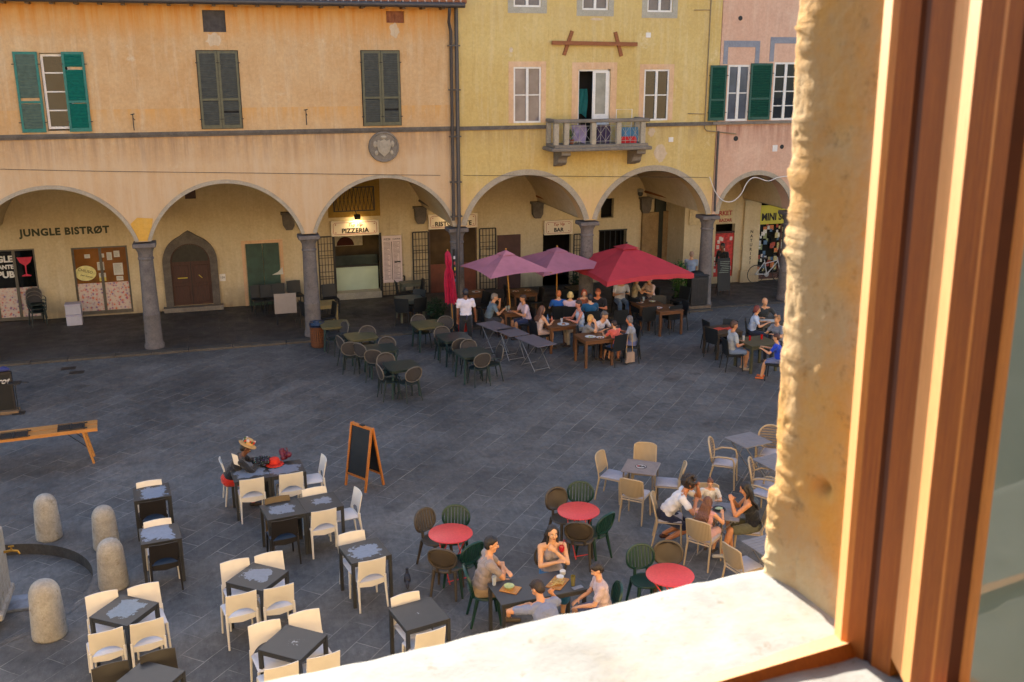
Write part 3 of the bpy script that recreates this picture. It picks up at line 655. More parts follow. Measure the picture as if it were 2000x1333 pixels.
# ================================================================ wall and shops under the arcade
def wall_holes(name, parent, x0, x1, z0, z1, y, holes, mat_, th=.2):
    xs = sorted({x0, x1}|{h[0] for h in holes}|{h[1] for h in holes}); k = MB()
    for xa, xb in zip(xs[:-1], xs[1:]):
        xm = (xa+xb)/2; cur = z0
        for h in sorted([h for h in holes if h[0] < xm < h[1]], key=lambda h: h[2]):
            if h[2] > cur: k.add([(xa, y, cur), (xb, y, cur), (xb, y, h[2]), (xa, y, h[2])], [(0, 1, 2, 3)])
            cur = h[3]
        k.add([(xa, y, cur), (xb, y, cur), (xb, y, z1), (xa, y, z1)], [(0, 1, 2, 3)])
    for a, b, c, d in holes:
        k.add([(a, y, c), (b, y, c), (b, y, d), (a, y, d), (a, y+th, c), (b, y+th, c), (b, y+th, d), (a, y+th, d)], [(0, 4, 5, 1), (1, 5, 6, 2), (2, 6, 7, 3), (3, 7, 4, 0)])
    return k.build(name, mat_, parent)
def BR(px0, py0, px1, py1, y=BY):
    a = B(px0, py0, y); b = B(px1, py1, y); return (min(a[0], b[0]), max(a[0], b[0]), max(.06, min(a[1], b[1])), max(a[1], b[1]))
def room(parent, h, depth, m_, y=BY+.2, name="shop_interior"):
    a, b, c, d = h; k = MB(); y1 = y+depth; a -= .3; b += .3; d += .2
    k.add([(a, y, c), (b, y, c), (b, y1, c), (a, y1, c), (a, y, d), (b, y, d), (b, y1, d), (a, y1, d)], [(0, 1, 2, 3), (3, 2, 6, 7), (0, 3, 7, 4), (1, 5, 6, 2), (4, 7, 6, 5)])
    return k.build(name, m_, parent)
hA = (B(-110, 480)[0], B(76, 560)[0], .06, B(40, 487)[1]); hB = (B(147, 560)[0], B(256, 560)[0], .1, B(200, 482)[1])
hP = (B(655, 520)[0], B(743, 520)[0], .06, B(700, 458)[1]); hG = (B(652, 390)[0], B(729, 390)[0], B(690, 411)[1], B(690, 367)[1])
hR = (B(838, 520)[0], B(932, 520)[0], .06, B(885, 445)[1])
hBar = (B(1060, 520)[0], B(1115, 520)[0], .06, B(1090, 456)[1]); hW = (B(1170, 480)[0], B(1222, 480)[0], 1.0, B(1196, 450)[1]); hw2 = (B(1174, 400)[0], B(1199, 400)[0], B(1186, 426)[1], B(1186, 388)[1])
wall_holes("arcade_wall", OB, x_or0, 7.0, .0, 5.1, BY, [hA, hB, hP, hG], M_CR)
wall_holes("arcade_wall", OB, 7.0, 7.0+.0001, 0, .1, BY, [], M_CR)
hRo = hR
wall_holes("arcade_wall", YB, 7.0, x_y1, .0, 5.1, BY, [(max(7.0, hR[0]), hR[1], hR[2], hR[3]), hBar, hW, hw2], M_CR)
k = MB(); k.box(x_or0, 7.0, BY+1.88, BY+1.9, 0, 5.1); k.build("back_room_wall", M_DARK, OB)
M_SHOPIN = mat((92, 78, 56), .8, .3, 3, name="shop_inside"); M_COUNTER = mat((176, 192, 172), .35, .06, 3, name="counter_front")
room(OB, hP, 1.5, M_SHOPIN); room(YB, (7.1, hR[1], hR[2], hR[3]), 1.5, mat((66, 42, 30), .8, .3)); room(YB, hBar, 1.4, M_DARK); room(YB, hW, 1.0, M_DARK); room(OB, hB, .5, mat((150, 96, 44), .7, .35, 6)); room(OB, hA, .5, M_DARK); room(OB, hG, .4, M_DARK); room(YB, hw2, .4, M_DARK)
# corbels, tie rods
for bx, par in ((-1.98, OB), (2.4, OB), (6.75, OB), (10.9, YB), (15.0, YB)):
    k = MB(); k.prism([(bx-.2, 3.02), (bx-.18, 2.66), (bx-.1, 2.52), (bx+.1, 2.52), (bx+.18, 2.66), (bx+.2, 3.02)], BY-.2, BY+.01); k.prism([(bx-.24, 3.02), (bx+.24, 3.02), (bx+.24, 3.1), (bx-.24, 3.1)], BY-.25, BY+.01)
    k.build("corbel", M_STD, par)
    k = MB(); k.tube((bx, BY-.02, 3.28), (bx+.18, FY+.56, 3.28), .045, n=6); k.build("tie_beam", M_BEAM if par is YB else M_STD, par)
def board(name, rect, y, m_, lab, cat="sign", t=.04):
    a, b, c, d = rect; o = empty(name, ((a+b)/2, y, (c+d)/2), 0, lab, cat); k = MB(); k.cbox((0, 0, 0), (b-a, t, d-c), bev=.004); k.build("board", m_, o); return o, (b-a), (d-c)
M_SIGN = mat((214, 200, 178), .5, .05, 3, name="sign_cream"); M_RED = mat((150, 44, 40), .6, .1, name="sign_red"); M_INK = mat((28, 24, 24), .6, .1, name="sign_black")
def shop_sign(rect, word, lab, size, dx=0):
    o, w_, h_ = board("shop_sign", rect, BY-.1, M_SIGN, lab, "sign", .08)
    k = MB(); r = .05; X, Z = w_/2-.07, h_/2-.06
    pts = [(-X+r, Z), (X-r, Z), (X, Z-r), (X, -Z+r), (X-r, -Z), (-X+r, -Z), (-X, -Z+r), (-X, Z-r)]
    k.path([(a, -.044, b) for a, b in pts], .007, 5, closed=True)
    k.build("border_line", M_RED, o)
    k = MB()
    for a, b in ((-X+.08, Z-.06), (X-.08, Z-.06), (-X+.08, -Z+.06), (X-.08, -Z+.06)): k.ball((a, -.044, b), (.02, .005, .02), 6)
    k.build("corner_stud", M_RED, o)
    text(word, size, (dx, -.045, -h_*.17), M_INK, o, "lettering", off=size*.03, spacing=1.05)
    text("Tuy Vip", size*.72, (dx, -.045, h_*.22), M_RED, o, "script", off=.001, shear=.35)
    return o
shop_sign(BR(645, 432, 739, 457), "PIZZERIA", "cream sign reading PIZZERIA under the lit lamp", .21)
shop_sign(BR(835, 419, 931, 443), "RISTORANTE", "cream sign reading RISTORANTE partly behind a column", .21)
shop_sign(BR(1061, 431, 1116, 456), "BAR", "small cream sign reading BAR over the dark doorway", .19)
a, b, c, d = BR(27, 441, 224, 464)
o = text("JUNGLE BISTRØT", .30, ((a+b)/2, BY-.01, (c+d)/2), mat((52, 56, 40), .7, .2), None, "wall_lettering", off=.013, spacing=1.12, ext=.004)
tag(o, "dark green letters JUNGLE BISTRØT on the wall under the left arch", "lettering")
# lit lamps over the signs
M_LAMP = mat((255, 214, 140), .5, 0, emit=6, name="lamp_lens")
def floodlight(px, py, lab, e=11):
    x, z = B(px, py); o = empty("floodlight", (x, BY-.45, z), 0, lab, "lamp"); k = MB(); k.cbox((0, 0, 0), (.2, .1, .16), rx=-.9, bev=.01); k.tube((0, .02, .05), (0, .45, .12), .015); k.build("lamp_body", M_IRON, o)
    k = MB(); k.cbox((0, .05, -.045), (.16, .01, .12), rx=.66); k.build("lens", M_LAMP, o)
    L = bpy.data.lights.new("lamp_light", 'SPOT'); L.energy = e; L.color = (1, .72, .36); L.spot_size = radians(150); L.shadow_soft_size = .06; L.spot_blend = .8
    l = bpy.data.objects.new("lamp_light", L); COL.objects.link(l); l.location = (0, .09, -.09); l.rotation_euler = (radians(38), 0, 0); l.parent = o
floodlight(694, 420, "lit black floodlight over the PIZZERIA sign"); floodlight(882, 404, "lit floodlight over the RISTORANTE sign, half behind the column", 7)
# pizzeria front
a, b, c, d = hP
o = empty("pizza_counter", ((a+b)/2, BY+.3, .06), 0, "pale green pizzeria counter with glass case behind the open shopfront", "counter"); w_ = b-a
k = MB(); k.cbox((0, .35, .62), (w_-.06, .6, .8)); k.build("counter_front", M_COUNTER, o)
k = MB(); k.cbox((0, .35, 1.045), (w_-.04, .66, .05)); k.build("counter_top", M_IRON, o)
k = MB(); k.cbox((0, .1, .11), (w_, 1.0, .22)); k.build("step", M_GSUR, o)
k = MB(); k.cbox((-.2, .4, 1.2), (.75, .35, .22)); k.build("food_tray", mat((180, 160, 110), .6, .4, 20), o)
k = MB()
for q in range(10): k.ball((random.uniform(-.8, .8), random.uniform(.2, .5), 1.11), (.09, .08, .04), 8)
k.build("pizza", mat((176, 120, 60), .7, .5, 20), o, True)
k = MB(); k.box(-w_/2+.04, w_/2-.04, .05, .06, 1.08, 1.42); k.build("case_glass", glassy((60, 66, 60)), o)
o = empty("pizza_oven", ((a+b)/2-.15, BY+1.5, 1.0), 0, "white pizza oven with a dark arched mouth at the back of the pizzeria", "oven")
k = MB(); k.box(-.62, .55, 0, .2, .6, 1.15); k.build("oven_front", mat((196, 188, 170), .7), o)
k = MB(); k.prism([(-.3*cos(q*pi/12)-.05, .62+.3*sin(q*pi/12)) for q in range(13)], -.03, 0.0); k.build("oven_mouth", mat((70, 24, 20), .8), o)
k = MB(); k.box(a-.06, a+.02, BY-.03, BY+.05, .06, d+.02); k.box(b-.02, b+.06, BY-.03, BY+.05, .06, d+.02); k.box(a+.02, b-.02, BY-.03, BY+.05, d-.04, d+.02); tag(k.build("door_frame", M_IRON), "black frame round the open pizzeria front", "door frame")
def menu(rect, lab):
    o, w_, h_ = board("menu_board", rect, BY-.16, mat((206, 186, 180), .5, .05, 3), lab, "menu board", .02)
    rnd = random.Random(5); k = MB()
    for sx_ in (-1, 1):
        zz = h_/2-.22
        while zz > -h_/2+.12:
            l = rnd.uniform(.12, .24); k.box(sx_*w_*.24-w_*.19, sx_*w_*.24-w_*.19+l, -.0125, -.0105, zz, zz+.012); k.box(sx_*w_*.24+w_*.12, sx_*w_*.24+w_*.17, -.0125, -.0105, zz, zz+.012); zz -= .042
    k.build("menu_text", mat((90, 60, 60), .7), o)
    text("PIZZE", .09, (-w_*.24, -.011, h_/2-.12), M_INK, o, "heading"); text("CUCINA", .07, (w_*.24, -.011, h_/2-.12), M_INK, o, "heading")
    k = MB(); k.box(-.02, .0, -.0125, -.0105, -h_/2+.1, h_/2-.2); k.box(w_*.1, w_*.42, -.0135, -.0105, -.12, -.07); k.build("menu_rule", M_INK, o)
menu(BR(744, 460, 785, 549), "tall pink menu board right of the pizzeria front")
def lattice(rect, lab, y=BY-.08, nx=5, nz=9, group=None):
    a, b, c, d = rect; k = MB()
    for i in range(nx+1): xx = a+(b-a)*i/nx; w_ = .022 if i in (0, nx) else .009; k.box(xx-w_, xx+w_, y-.012, y+.012, c, d)
    for i in range(nz+1): zz = c+(d-c)*i/nz; w_ = .02 if i in (0, nz) else .008; k.box(a, b, y-.006, y+.006, zz-w_, zz+w_)
    for i in (3, 6): zz = c+(d-c)*(i+.35)/nz; k.box(a, b, y-.006, y+.006, zz-.008, zz+.008)
    return tag(k.build("lattice_gate", M_IRON), lab, "gate", group)
lattice((B(622, 500)[0], B(652, 500)[0], .1, B(640, 462)[1]), "black lattice gate folded back left of the pizzeria front")
lattice((B(743, 500)[0], B(788, 500)[0], .1, .75), "low part of the black lattice gate under the pink menu board", nx=6, nz=4)
lattice((B(806, 500)[0], B(836, 500)[0], .1, B(820, 453)[1]), "black lattice gate left of the restaurant entrance")
lattice((B(936, 500)[0], B(967, 500)[0], .1, B(950, 446)[1]), "black lattice gate right of the restaurant entrance")
lattice((B(1119, 500)[0], B(1142, 500)[0], .1, B(1130, 457)[1]), "black lattice gate right of the bar doorway", nx=4)
# grated window over the pizzeria
a, b, c, d = hG; k = MB()
for i in range(11): k.tube((a+(b-a)*i/10, BY-.05, c), (a+(b-a)*(i+1 if i < 10 else 10)/10, BY-.05, d), .008, n=5); k.tube((a+(b-a)*i/10, BY-.05, d), (a+(b-a)*(i+1 if i < 10 else 10)/10, BY-.05, c), .008, n=5)
k.box(a-.03, b+.03, BY-.06, BY-.03, c-.03, c); k.box(a-.03, b+.03, BY-.06, BY-.03, d, d+.03); k.box(a-.03, a, BY-.06, BY-.03, c, d); k.box(b, b+.03, BY-.06, BY-.03, c, d)
k.build("window_grate", M_IRON, OB)
k = MB(); k.box(B(640, 400)[0], B(742, 400)[0], BY-.012, BY+.001, B(690, 424)[1], 4.25); k.build("wall_panel", plaster("ochre_wall", (150, 122, 62), (140, 110, 52), (160, 134, 80)), OB)
# tiny vent top of second arch
k = MB(); a, b, c, d = BR(360, 370, 383, 388); k.box(a, b, BY-.03, BY+.01, c, d+.1); k.build("wall_vent", M_BROWN, OB)
# patterned shop window films with orange, violet and red star motifs
def filmmat():
    m, n, b = newmat("patterned_film"); p = pos(n, (1, 1, 1))
    c = lin((196, 180, 168))
    for sc, col, off in ((7, (196, 92, 40), 0), (9, (96, 52, 130), 3), (11, (186, 56, 70), 6)):
        v = N(n, "ShaderNodeTexVoronoi"); v.feature = 'F1'; v.distance = 'MANHATTAN'; v.inputs["Scale"].default_value = sc
        mp = N(n, "ShaderNodeMapping"); mp.inputs["Location"].default_value = (off, 0, off); n.links.new(p, mp.inputs[0]); n.links.new(mp.outputs[0], v.inputs["Vector"])
        c = mix(n, ramp(n, v.outputs["Distance"], [(.28, .9), (.34, 0.0), (.44, 0.0), (.5, .7), (.55, 0.0)]), c, lin(col))
    n.links.new(c, b.inputs["Base Color"]); b.inputs["Roughness"].default_value = .4; return m
M_FILM = filmmat(); M_SF = mat((84, 78, 70), .5, .2, name="shop_frame"); M_PAPER = mat((190, 188, 178), .7, .08, name="paper")
def bistro_front(h, lab, kind):
    a, b, c, d = h; o = empty("shopfront", ((a+b)/2, BY+.12, 0), 0, lab, "shopfront"); X = (b-a)/2; zc = c+(d-c)*.46
    k = MB(); k.box(-X, -X+.06, -.04, .04, c, d); k.box(X-.06, X, -.04, .04, c, d); k.box(-X+.06, X-.06, -.04, .04, d-.06, d); k.box(-X+.06, X-.06, -.04, .04, c, c+.1)
    nd = 2 if kind == 'B' else 4
    for q in range(1, nd): xx = -X+2*X*q/nd; k.box(xx-.04, xx+.04, -.05, .045, c+.1, d-.06)
    k.build("frame", M_SF, o)
    k = MB(); k.box(-X+.05, X-.05, .0, .01, zc, d-.05); k.build("glass", glassy((14, 15, 16)) if kind == 'A' else glassy((120, 78, 36), .12), o)
    k = MB(); k.box(-X+.05, X-.05, -.006, -.001, c+.09, zc); k.build("patterned_film", M_FILM, o)
    return o, X, zc, d
o, X, zc, d = bistro_front(hB, "narrow bistro shopfront with notes and an oval yellow sign on its glass", 'B')
rnd = random.Random(3)
for x_, z_, w_, h_ in ((.06, 1.95, .1, .12), (-.38, 1.95, .16, .12), (-.02, 1.62, .2, .26), (-.0, 1.33, .2, .14), (.26, 1.92, .15, .24), (.48, 1.98, .17, .2), (.48, 1.5, .28, .38), (.5, 1.2, .2, .14), (.0, 1.2, .2, .12)):
    k = MB(); k.box(x_-w_/2, x_+w_/2, -.012, -.008, z_-h_/2, z_+h_/2); 
    for q in range(int(h_/.04)-1): k.cur = 1; k.box(x_-w_*.38, x_+w_*rnd.uniform(.1, .38), -.0145, -.0125, z_+h_/2-.05-q*.035, z_+h_/2-.043-q*.035); k.cur = 0
    k.build("notice", [M_PAPER if rnd.random() < .75 else mat((196, 180, 90), .7), mat((90, 90, 96), .7)], o)
k = MB(); k.prism([(-.48+.31*cos(q*pi/14), 1.42+.24*sin(q*pi/14)) for q in range(28)], -.03, -.015); k.build("oval_sign", mat((206, 196, 130), .6), o)
text("CHIUSO", .12, (-.48, -.031, 1.49), M_INK, o, "lettering", rot=(pi/2, .3, 0)); text("per turno", .09, (-.46, -.031, 1.33), M_INK, o, "lettering", rot=(pi/2, .3, 0))
k = MB()
for q in range(16): x_ = -X+.15+q*(2*X-.3)/15; k.lathe([(.03, 0), (.03, .16), (.012, .22), (.012, .27)], (x_, .2, 1.12+(.0 if q % 2 else .5)), 8)
k.build("wine_bottle", mat((22, 30, 20), .2, .2), o, True)
o, X, zc, d = bistro_front(hA, "dark glass pub front with white lettering and a pink cocktail glass, at the left edge", 'A')
xm_ = (hA[0]+hA[1])/2
tx = B(14, 500)[0]-xm_+.25
for s_, z_, sz in (("JUNGLE", 1.98, .26), ("RISTORANTE", 1.74, .17), ("PUB", 1.5, .27)): text(s_, sz, (B(22, 500)[0]-xm_, -.012, z_), M_WHITE, o, "lettering", align='RIGHT', off=sz*.04)
k = MB(); cx = B(47, 510)[0]-xm_; k.prism([(cx-.22, 2.02), (cx+.22, 2.02), (cx+.15, 1.86), (cx+.02, 1.76), (cx+.015, 1.5), (cx+.13, 1.46), (cx+.13, 1.43), (cx-.13, 1.43), (cx-.13, 1.46), (cx-.015, 1.5), (cx-.02, 1.76), (cx-.15, 1.86)], -.012, -.002); k.build("cocktail_picture", mat((186, 20, 60), .5), o)
# arched door with stone surround
(ax, _), (bx_, _) = B(320, 540), B(427, 540); xm = (ax+bx_)/2; zs_ = 1.62; R1 = (bx_-ax)/2; R2 = R1-.23
k = MB(); n = 20
vo = [(xm-R1*cos(pi*q/n), zs_+R1*sin(pi*q/n)*(1.05)+(.14*max(0, 1-abs(q-n/2)/2.2))) for q in range(n+1)]; vi = [(xm-R2*cos(pi*q/n), zs_+R2*sin(pi*q/n)) for q in range(n+1)]
vo = [(vo[0][0], .06)]+vo+[(vo[-1][0], .06)]; vi = [(vi[0][0], .06)]+vi+[(vi[-1][0], .06)]
vs = [(x, y, z) for (x, z), (X_, Z_) in zip(vo, vi) for x, z in ((x, z), (X_, Z_)) for y in (BY-.1, BY+.01)]
fs = []
for q in range(len(vo)-1): o_ = q*4; fs += [(o_, o_+2, o_+6, o_+4), (o_, o_+4, o_+5, o_+1), (o_+2, o_+3, o_+7, o_+6)]
k.add(vs, fs); k.build("door_surround", M_STD, OB)
k = MB(); k.prism([(xm-R2, .22)]+[(xm-R2*cos(pi*q/n), zs_+R2*sin(pi*q/n)) for q in range(n+1)]+[(xm+R2, .22)], BY-.025, BY-.001); dr = k.build("arched_door", M_BROWN, OB); dr["hassub"] = 1
k = MB(); k.prism([(xm-R2+.03, zs_+.02)]+[(xm-(R2-.05)*cos(pi*q/n), zs_+.02+(R2-.06)*sin(pi*q/n)) for q in range(n+1)], BY-.03, BY-.026); k.build("fanlight", mat((30, 28, 24), .3, .5, 8), dr)
for sx_ in (-1, 1):
    for z0_, z1_ in ((.32, .85), (.95, 1.52)):
        k = MB(); cx = xm+sx_*R2*.5; k.cbox((cx, BY-.03, (z0_+z1_)/2), (R2*.74, .02, z1_-z0_), bev=.008); k.build("door_panel", M_BROWN, dr)
k = MB(); k.box(xm-.008, xm+.008, BY-.034, BY-.02, .22, zs_); k.build("door_gap", M_BLACK, dr)
k = MB(); k.box(xm-R1-.08, xm+R1+.08, BY-.3, BY+.01, .0, .2); k.build("door_step", M_ST, OB)
k = MB(); k.box(xm-.42, xm-.12, BY-.042, BY-.0405, 1.1, 1.13); k.cbox((xm+.28, BY-.0415, 1.14), (.14, .001, .02), ry=.8); k.build("faded_writing", mat((190, 170, 60), .7), dr)
k = MB(); a, b, c, d = BR(428, 536, 441, 549); k.box(a, b, BY-.01, BY+.001, c, d); k.build("house_plate", M_WHITE, OB)
text("159", .1, ((a+b)/2, BY-.014, (c+d)/2), M_INK, OB, "house_number", ext=.002)
# green double door with painted marks
a, b, c, d = BR(479, 477, 552, 604); k = MB(); xm = (a+b)/2; k.box(a, xm-.006, BY-.05, BY+.001, c, d); k.box(xm+.006, b, BY-.05, BY+.001, c, d)
o = k.build("green_door", mat((40, 66, 56), .6, .35, 4), OB); o["hassub"] = 1
band(OB, (a-.03, b+.03, c, d), .1, M_PATCH, y=BY, t=.02, name="door_surround")
k = MB(); k.add([(xm+.25, BY-.054, 1.05), (xm+.62, BY-.054, 1.05), (xm+.6, BY-.054, 1.3), (xm+.45, BY-.054, 1.14)], [(0, 1, 2, 3)]); k.build("torn_poster", M_PAPER, o)
# restaurant entrance in the dark bay behind the column
a, b, c, d = hR; a = 7.1
k = MB(); k.box(a-.02, b, BY+.1, BY+.14, .06, 1.0); k.build("panel_door", mat((104, 52, 34), .5, .2, 5), YB)
o = empty("restaurant_door", ((hR[0]+hR[1])/2, BY+.05, .06), 0, "restaurant glass door with brown lower panel behind the column and pole", "door"); X = (hR[1]-hR[0])/2
k = MB(); k.box(-X, -X+.06, -.04, .04, 0, d); k.box(X-.05, X, -.04, .04, 0, d); k.box(-.03, .03, -.04, .04, 0, d-.06); k.box(-X+.06, X-.05, -.04, .04, d-.1, d-.04); k.build("frame", mat((70, 50, 38), .5), o)
k = MB(); k.box(-X+.05, X-.05, -.005, .0, 1.0, d-.1); k.build("glass", glassy((78, 62, 44), .1), o)
k = MB(); k.box(-X+.05, X-.05, -.02, .01, 0, 1.0); k.build("lower_panel", mat((104, 52, 34), .5, .2, 5), o)
a, b, c, d = BR(971, 460, 1016, 575); k = MB(); k.box(a, b, BY-.04, BY+.001, .06, d); k.build("brown_shutter", mat((74, 46, 40), .6, .2, 5), YB)
# window right of the bar
k = MB(); a, b, c, d = hW
for q in range(6): xx = a+(b-a)*q/5; k.box(xx-.01, xx+.01, BY-.03, BY, c, d)
k.box(a-.03, b+.03, BY-.03, BY, d-.02, d+.03); k.build("window_bars", M_IRON, YB)
for px0, px1, py in ((1253, 1278, 415), (1293, 1310, 412)):
    a, b, c, d = BR(px0, py, px1, 560); k = MB(); k.box(a, b, BY-.14, BY+.001, .06, d); k.build("stone_pilaster", stone("bare_stone", (128, 104, 74), (158, 134, 98), 4), YB)
a, b, c, d = BR(1279, 380, 1292, 560); k = MB(); k.box(a, b, BY-.12, BY+.001, .06, d); k.build("tall_shutter", mat((26, 34, 30), .6, .2), YB)
(ax, _), (bx_, _) = B(1309, 480), B(1349, 480); xm = (ax+bx_)/2; R1 = (bx_-ax)/2; k = MB(); n = 12; zs_ = 2.25
def ogive(R, zz): 
    L = []
    for q in range(n+1): t = q/n; L.append((xm-R*(1-t)**.62, zz+R*1.35*sin(t*pi/2)**1.2)) 
    return L+[(2*xm-x, z) for x, z in L[-2::-1]]
vo = [(xm-R1, .06)]+ogive(R1, zs_)+[(xm+R1, .06)]; R2 = R1-.17; vi = [(xm-R2, .06)]+ogive(R2, zs_)+[(xm+R2, .06)]
vs = [(x, y, z) for (x0_, z0_), (x1_, z1_) in zip(vo, vi) for x, z in ((x0_, z0_), (x1_, z1_)) for y in (BY-.1, BY+.01)]; fs = []
for q in range(len(vo)-1): o_ = q*4; fs += [(o_, o_+2, o_+6, o_+4), (o_, o_+4, o_+5, o_+1), (o_+2, o_+3, o_+7, o_+6)]
k.add(vs, fs); k.build("door_surround", M_STD, YB)
k = MB(); k.prism(vi, BY-.03, BY-.002); k.build("pointed_door", M_BROWN, YB)
o = empty("security_camera", (B(1248, 378)[0], BY-.12, B(1248, 378)[1]), 0, "small grey dome camera on the wall under the second yellow arch", "camera")
k = MB(); k.ball((0, 0, 0), (.1, .1, .1), 12); k.build("dome", mat((60, 60, 62), .3), o, True); k = MB(); k.lathe([(.05, .05), (.11, .07), (.11, .16), (.05, .18)], n=14); k.tube((0, 0, .12), (0, .12, .14), .03); k.build("housing", mat((150, 146, 138), .5), o, True)
o, w_, h_ = board("price_board", (B(1304, 505)[0], B(1334, 505)[0], B(1320, 520)[1]+.0, B(1320, 493)[1]), BY-.5, mat((190, 170, 160), .6), "white price board standing beyond the red umbrella", "board", .03)
k = MB()
for q in range(5): k.box(-.3+q*.13, -.22+q*.13, -.018, -.0155, -.2, .15)
k.build("print", mat((120, 60, 50), .6, .5, 20), o)
for sx_ in (-.3, .3): k = MB(); k.tube((sx_, 0, -h_/2), (sx_, .05, -1.4), .02); k.build("leg", M_IRON, o)
# pink building: back wall nearer, with the mini market
mk = [(B(1394, 520, PY)[0], B(1431, 520, PY)[0], .3, B(1412, 438, PY)[1]), (B(1474, 480, PY)[0], B(1474, 480, PY)[0]+2.6, .1, B(1510, 392, PY)[1])]
mk[0] = (max(mk[0][0], 16.0), mk[0][1], mk[0][2], mk[0][3])
wall_holes("arcade_wall", PB, 16.0, 24.4, 0, 5.1, PY, [mk[0], mk[1]], M_CR)
k = MB(); k.box(15.9, 16.0, PY, BY+.4, 0, 5.1); k.build("arcade_wall", M_CR, PB)
wall_holes("arcade_wall", PB, x_p0-.02, 16.0, 0, 5.1, BY, [], M_CR)
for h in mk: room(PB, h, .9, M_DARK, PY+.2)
M_YSIGN = mat((186, 182, 62), .5, .06, 3, name="sign_yellow")
a = B(1483, 415, PY)[0]; z0_, z1_ = B(1510, 434, PY)[1], B(1510, 400, PY)[1]
o, w_, h_ = board("shop_sign", (a, a+2.3, z0_-.05, z1_), PY-.08, M_YSIGN, "yellow shop sign reading MINI SUPERMARKET in black", "sign", .06)
text("MINI SUPERMARKET", .36, (-w_/2+.04, -.035, -.09), M_INK, o, "lettering", align='LEFT', off=.012, sx=.82); text("BEVITION", .14, (-.35, -.035, h_/2-.1), mat((120, 110, 20), .6), o, "lettering", align='LEFT')
a, b, c, d = mk[1]; X = (b-a)/2; o = empty("shopfront", ((a+b)/2, PY+.1, 0), 0, "mini market window full of cards and goods beside the bicycle", "shopfront")
k = MB(); k.box(-X, -X+.1, -.12, .04, .06, d+.05); k.box(X-.1, X, -.12, .04, .06, d+.05); k.box(-X, X, -.12, .04, d-.02, d+.08); k.box(-.25, -.19, -.06, .03, .1, d); k.box(-X+.1, X-.1, -.06, .03, .1, .3); k.build("frame", mat((70, 34, 22), .5), o)
k = MB(); k.box(-X+.1, X-.1, .05, .06, .3, d); k.build("glass", glassy((34, 36, 32), .06), o)
rnd = random.Random(9); cols = [(190, 190, 190), (150, 60, 40), (180, 170, 120), (70, 100, 130), (200, 200, 190), (120, 130, 90), (190, 110, 60)]
for gi, c_ in enumerate(cols):
    for q in range(14): k = MB(); xx, zz = -X+.12+rnd.uniform(0, 1.4), rnd.uniform(.35, d-.3); s_ = rnd.uniform(.07, .15); yy = rnd.uniform(-.03, .03); k.box(xx, xx+s_, yy-.001*gi, yy+.004, zz, zz+s_*rnd.uniform(1, 1.5)); k.build("postcard", mat(c_, .6, .5, 30), o)
a, b, c, d = mk[0]; X = (b-a)/2; o = empty("shopfront", ((a+b)/2, PY+.05, 0), 0, "market window covered with red posters behind the right column", "shopfront")
k = MB(); k.box(-X, X, 0, .02, c, d-.35); k.build("poster", mat((176, 44, 36), .6, .6, 9), o)
k = MB()
for q in range(14): xx, zz = rnd.uniform(-X, X-.14), rnd.uniform(c, d-.55); k.box(xx, xx+.1, -.004-.001*q, -.001, zz, zz+.13)
k.build("label", mat((196, 180, 170), .6, .3), o)
k = MB(); k.box(-X, X, -.05, .0, d-.33, d-.27); k.build("frame", M_BROWN, o)
o, w_, h_ = board("shop_sign", (16.05, B(1429, 420, PY)[0], B(1415, 436, PY)[1], B(1415, 408, PY)[1]), PY-.05, mat((190, 170, 130), .6), "faded sign with red MARKET lettering behind the right column", "sign", .03)
text("MARKET", .22, (w_/2-.02, -.018, .1), M_RED, o, "lettering", align='RIGHT', off=.006); text("BAZAR", .16, (w_/2-.02, -.018, -.15), M_RED, o, "lettering", align='RIGHT', off=.004)
a, b, c, d = BR(1456, 360, 1474, 556, PY); k = MB(); k.box(a, b, PY-.1, PY+.001, .06, 3.3); k.box(a-.05, b+.05, PY-.14, PY+.001, .06, .5); k.build("pilaster", M_CR, PB)
for q, ch in enumerate("NATURISI"): text(ch, .15, ((a+b)/2, PY-.104, 1.9-q*.16), M_INK, PB, "graffiti", off=.004, ext=.002)
# ================================================================ our own side: sunlit house with the open window
WROT = radians(5.7)
SZ = 7.05                                    # sill height
P0 = at(1505, 1105, SZ); P1 = at(1644, 1238, SZ)
WL = Vector((cos(WROT), sin(WROT), 0)); WN = Vector((-sin(WROT), cos(WROT), 0))
M_HOME = plaster("home_plaster", (212, 184, 140), (202, 168, 120), (220, 196, 160))
HB = empty("home_building", (P0.x, P0.y, 0), WROT, "sunlit ochre plastered house whose open window we look out of", "building")
def hb(px, py, yl=None, z=None):
    """pixel -> local coordinates of the home building on z=const or local y=const"""
    d = ray(px, py); o = Vector((0, 0, HC)); 
    if z is not None: p = o+d*((z-HC)/d.z)
    else: t = (WN.dot(P0)+yl-WN.dot(o))/WN.dot(d); p = o+d*t
    q = p-Vector((P0.x, P0.y, 0)); return q.dot(WL), q.dot(WN), p.z
# wall round the opening: local x from -1.9 (open side) to 0 (right jamb), z SZ .. 9.3; local y 0 = outer face
WT = .55; dep = -.205
k = MB()
for (xa, xb, za, zb) in ((-26, -1.7, 0, 13), (.6, 26, 0, 13), (-1.7, .0, 0, SZ-.12), (-1.7, .0, 9.4, 13)):
    k.box(xa, xb, -WT-.0, -.006, za, zb)
k.box(.02, .6, dep, -.007, 0, 13); k.box(.02, .6, -WT, dep, 0, SZ-.12); k.box(.02, .6, -WT, dep, 9.4, 13)
k.build("wall", M_HOME, HB)
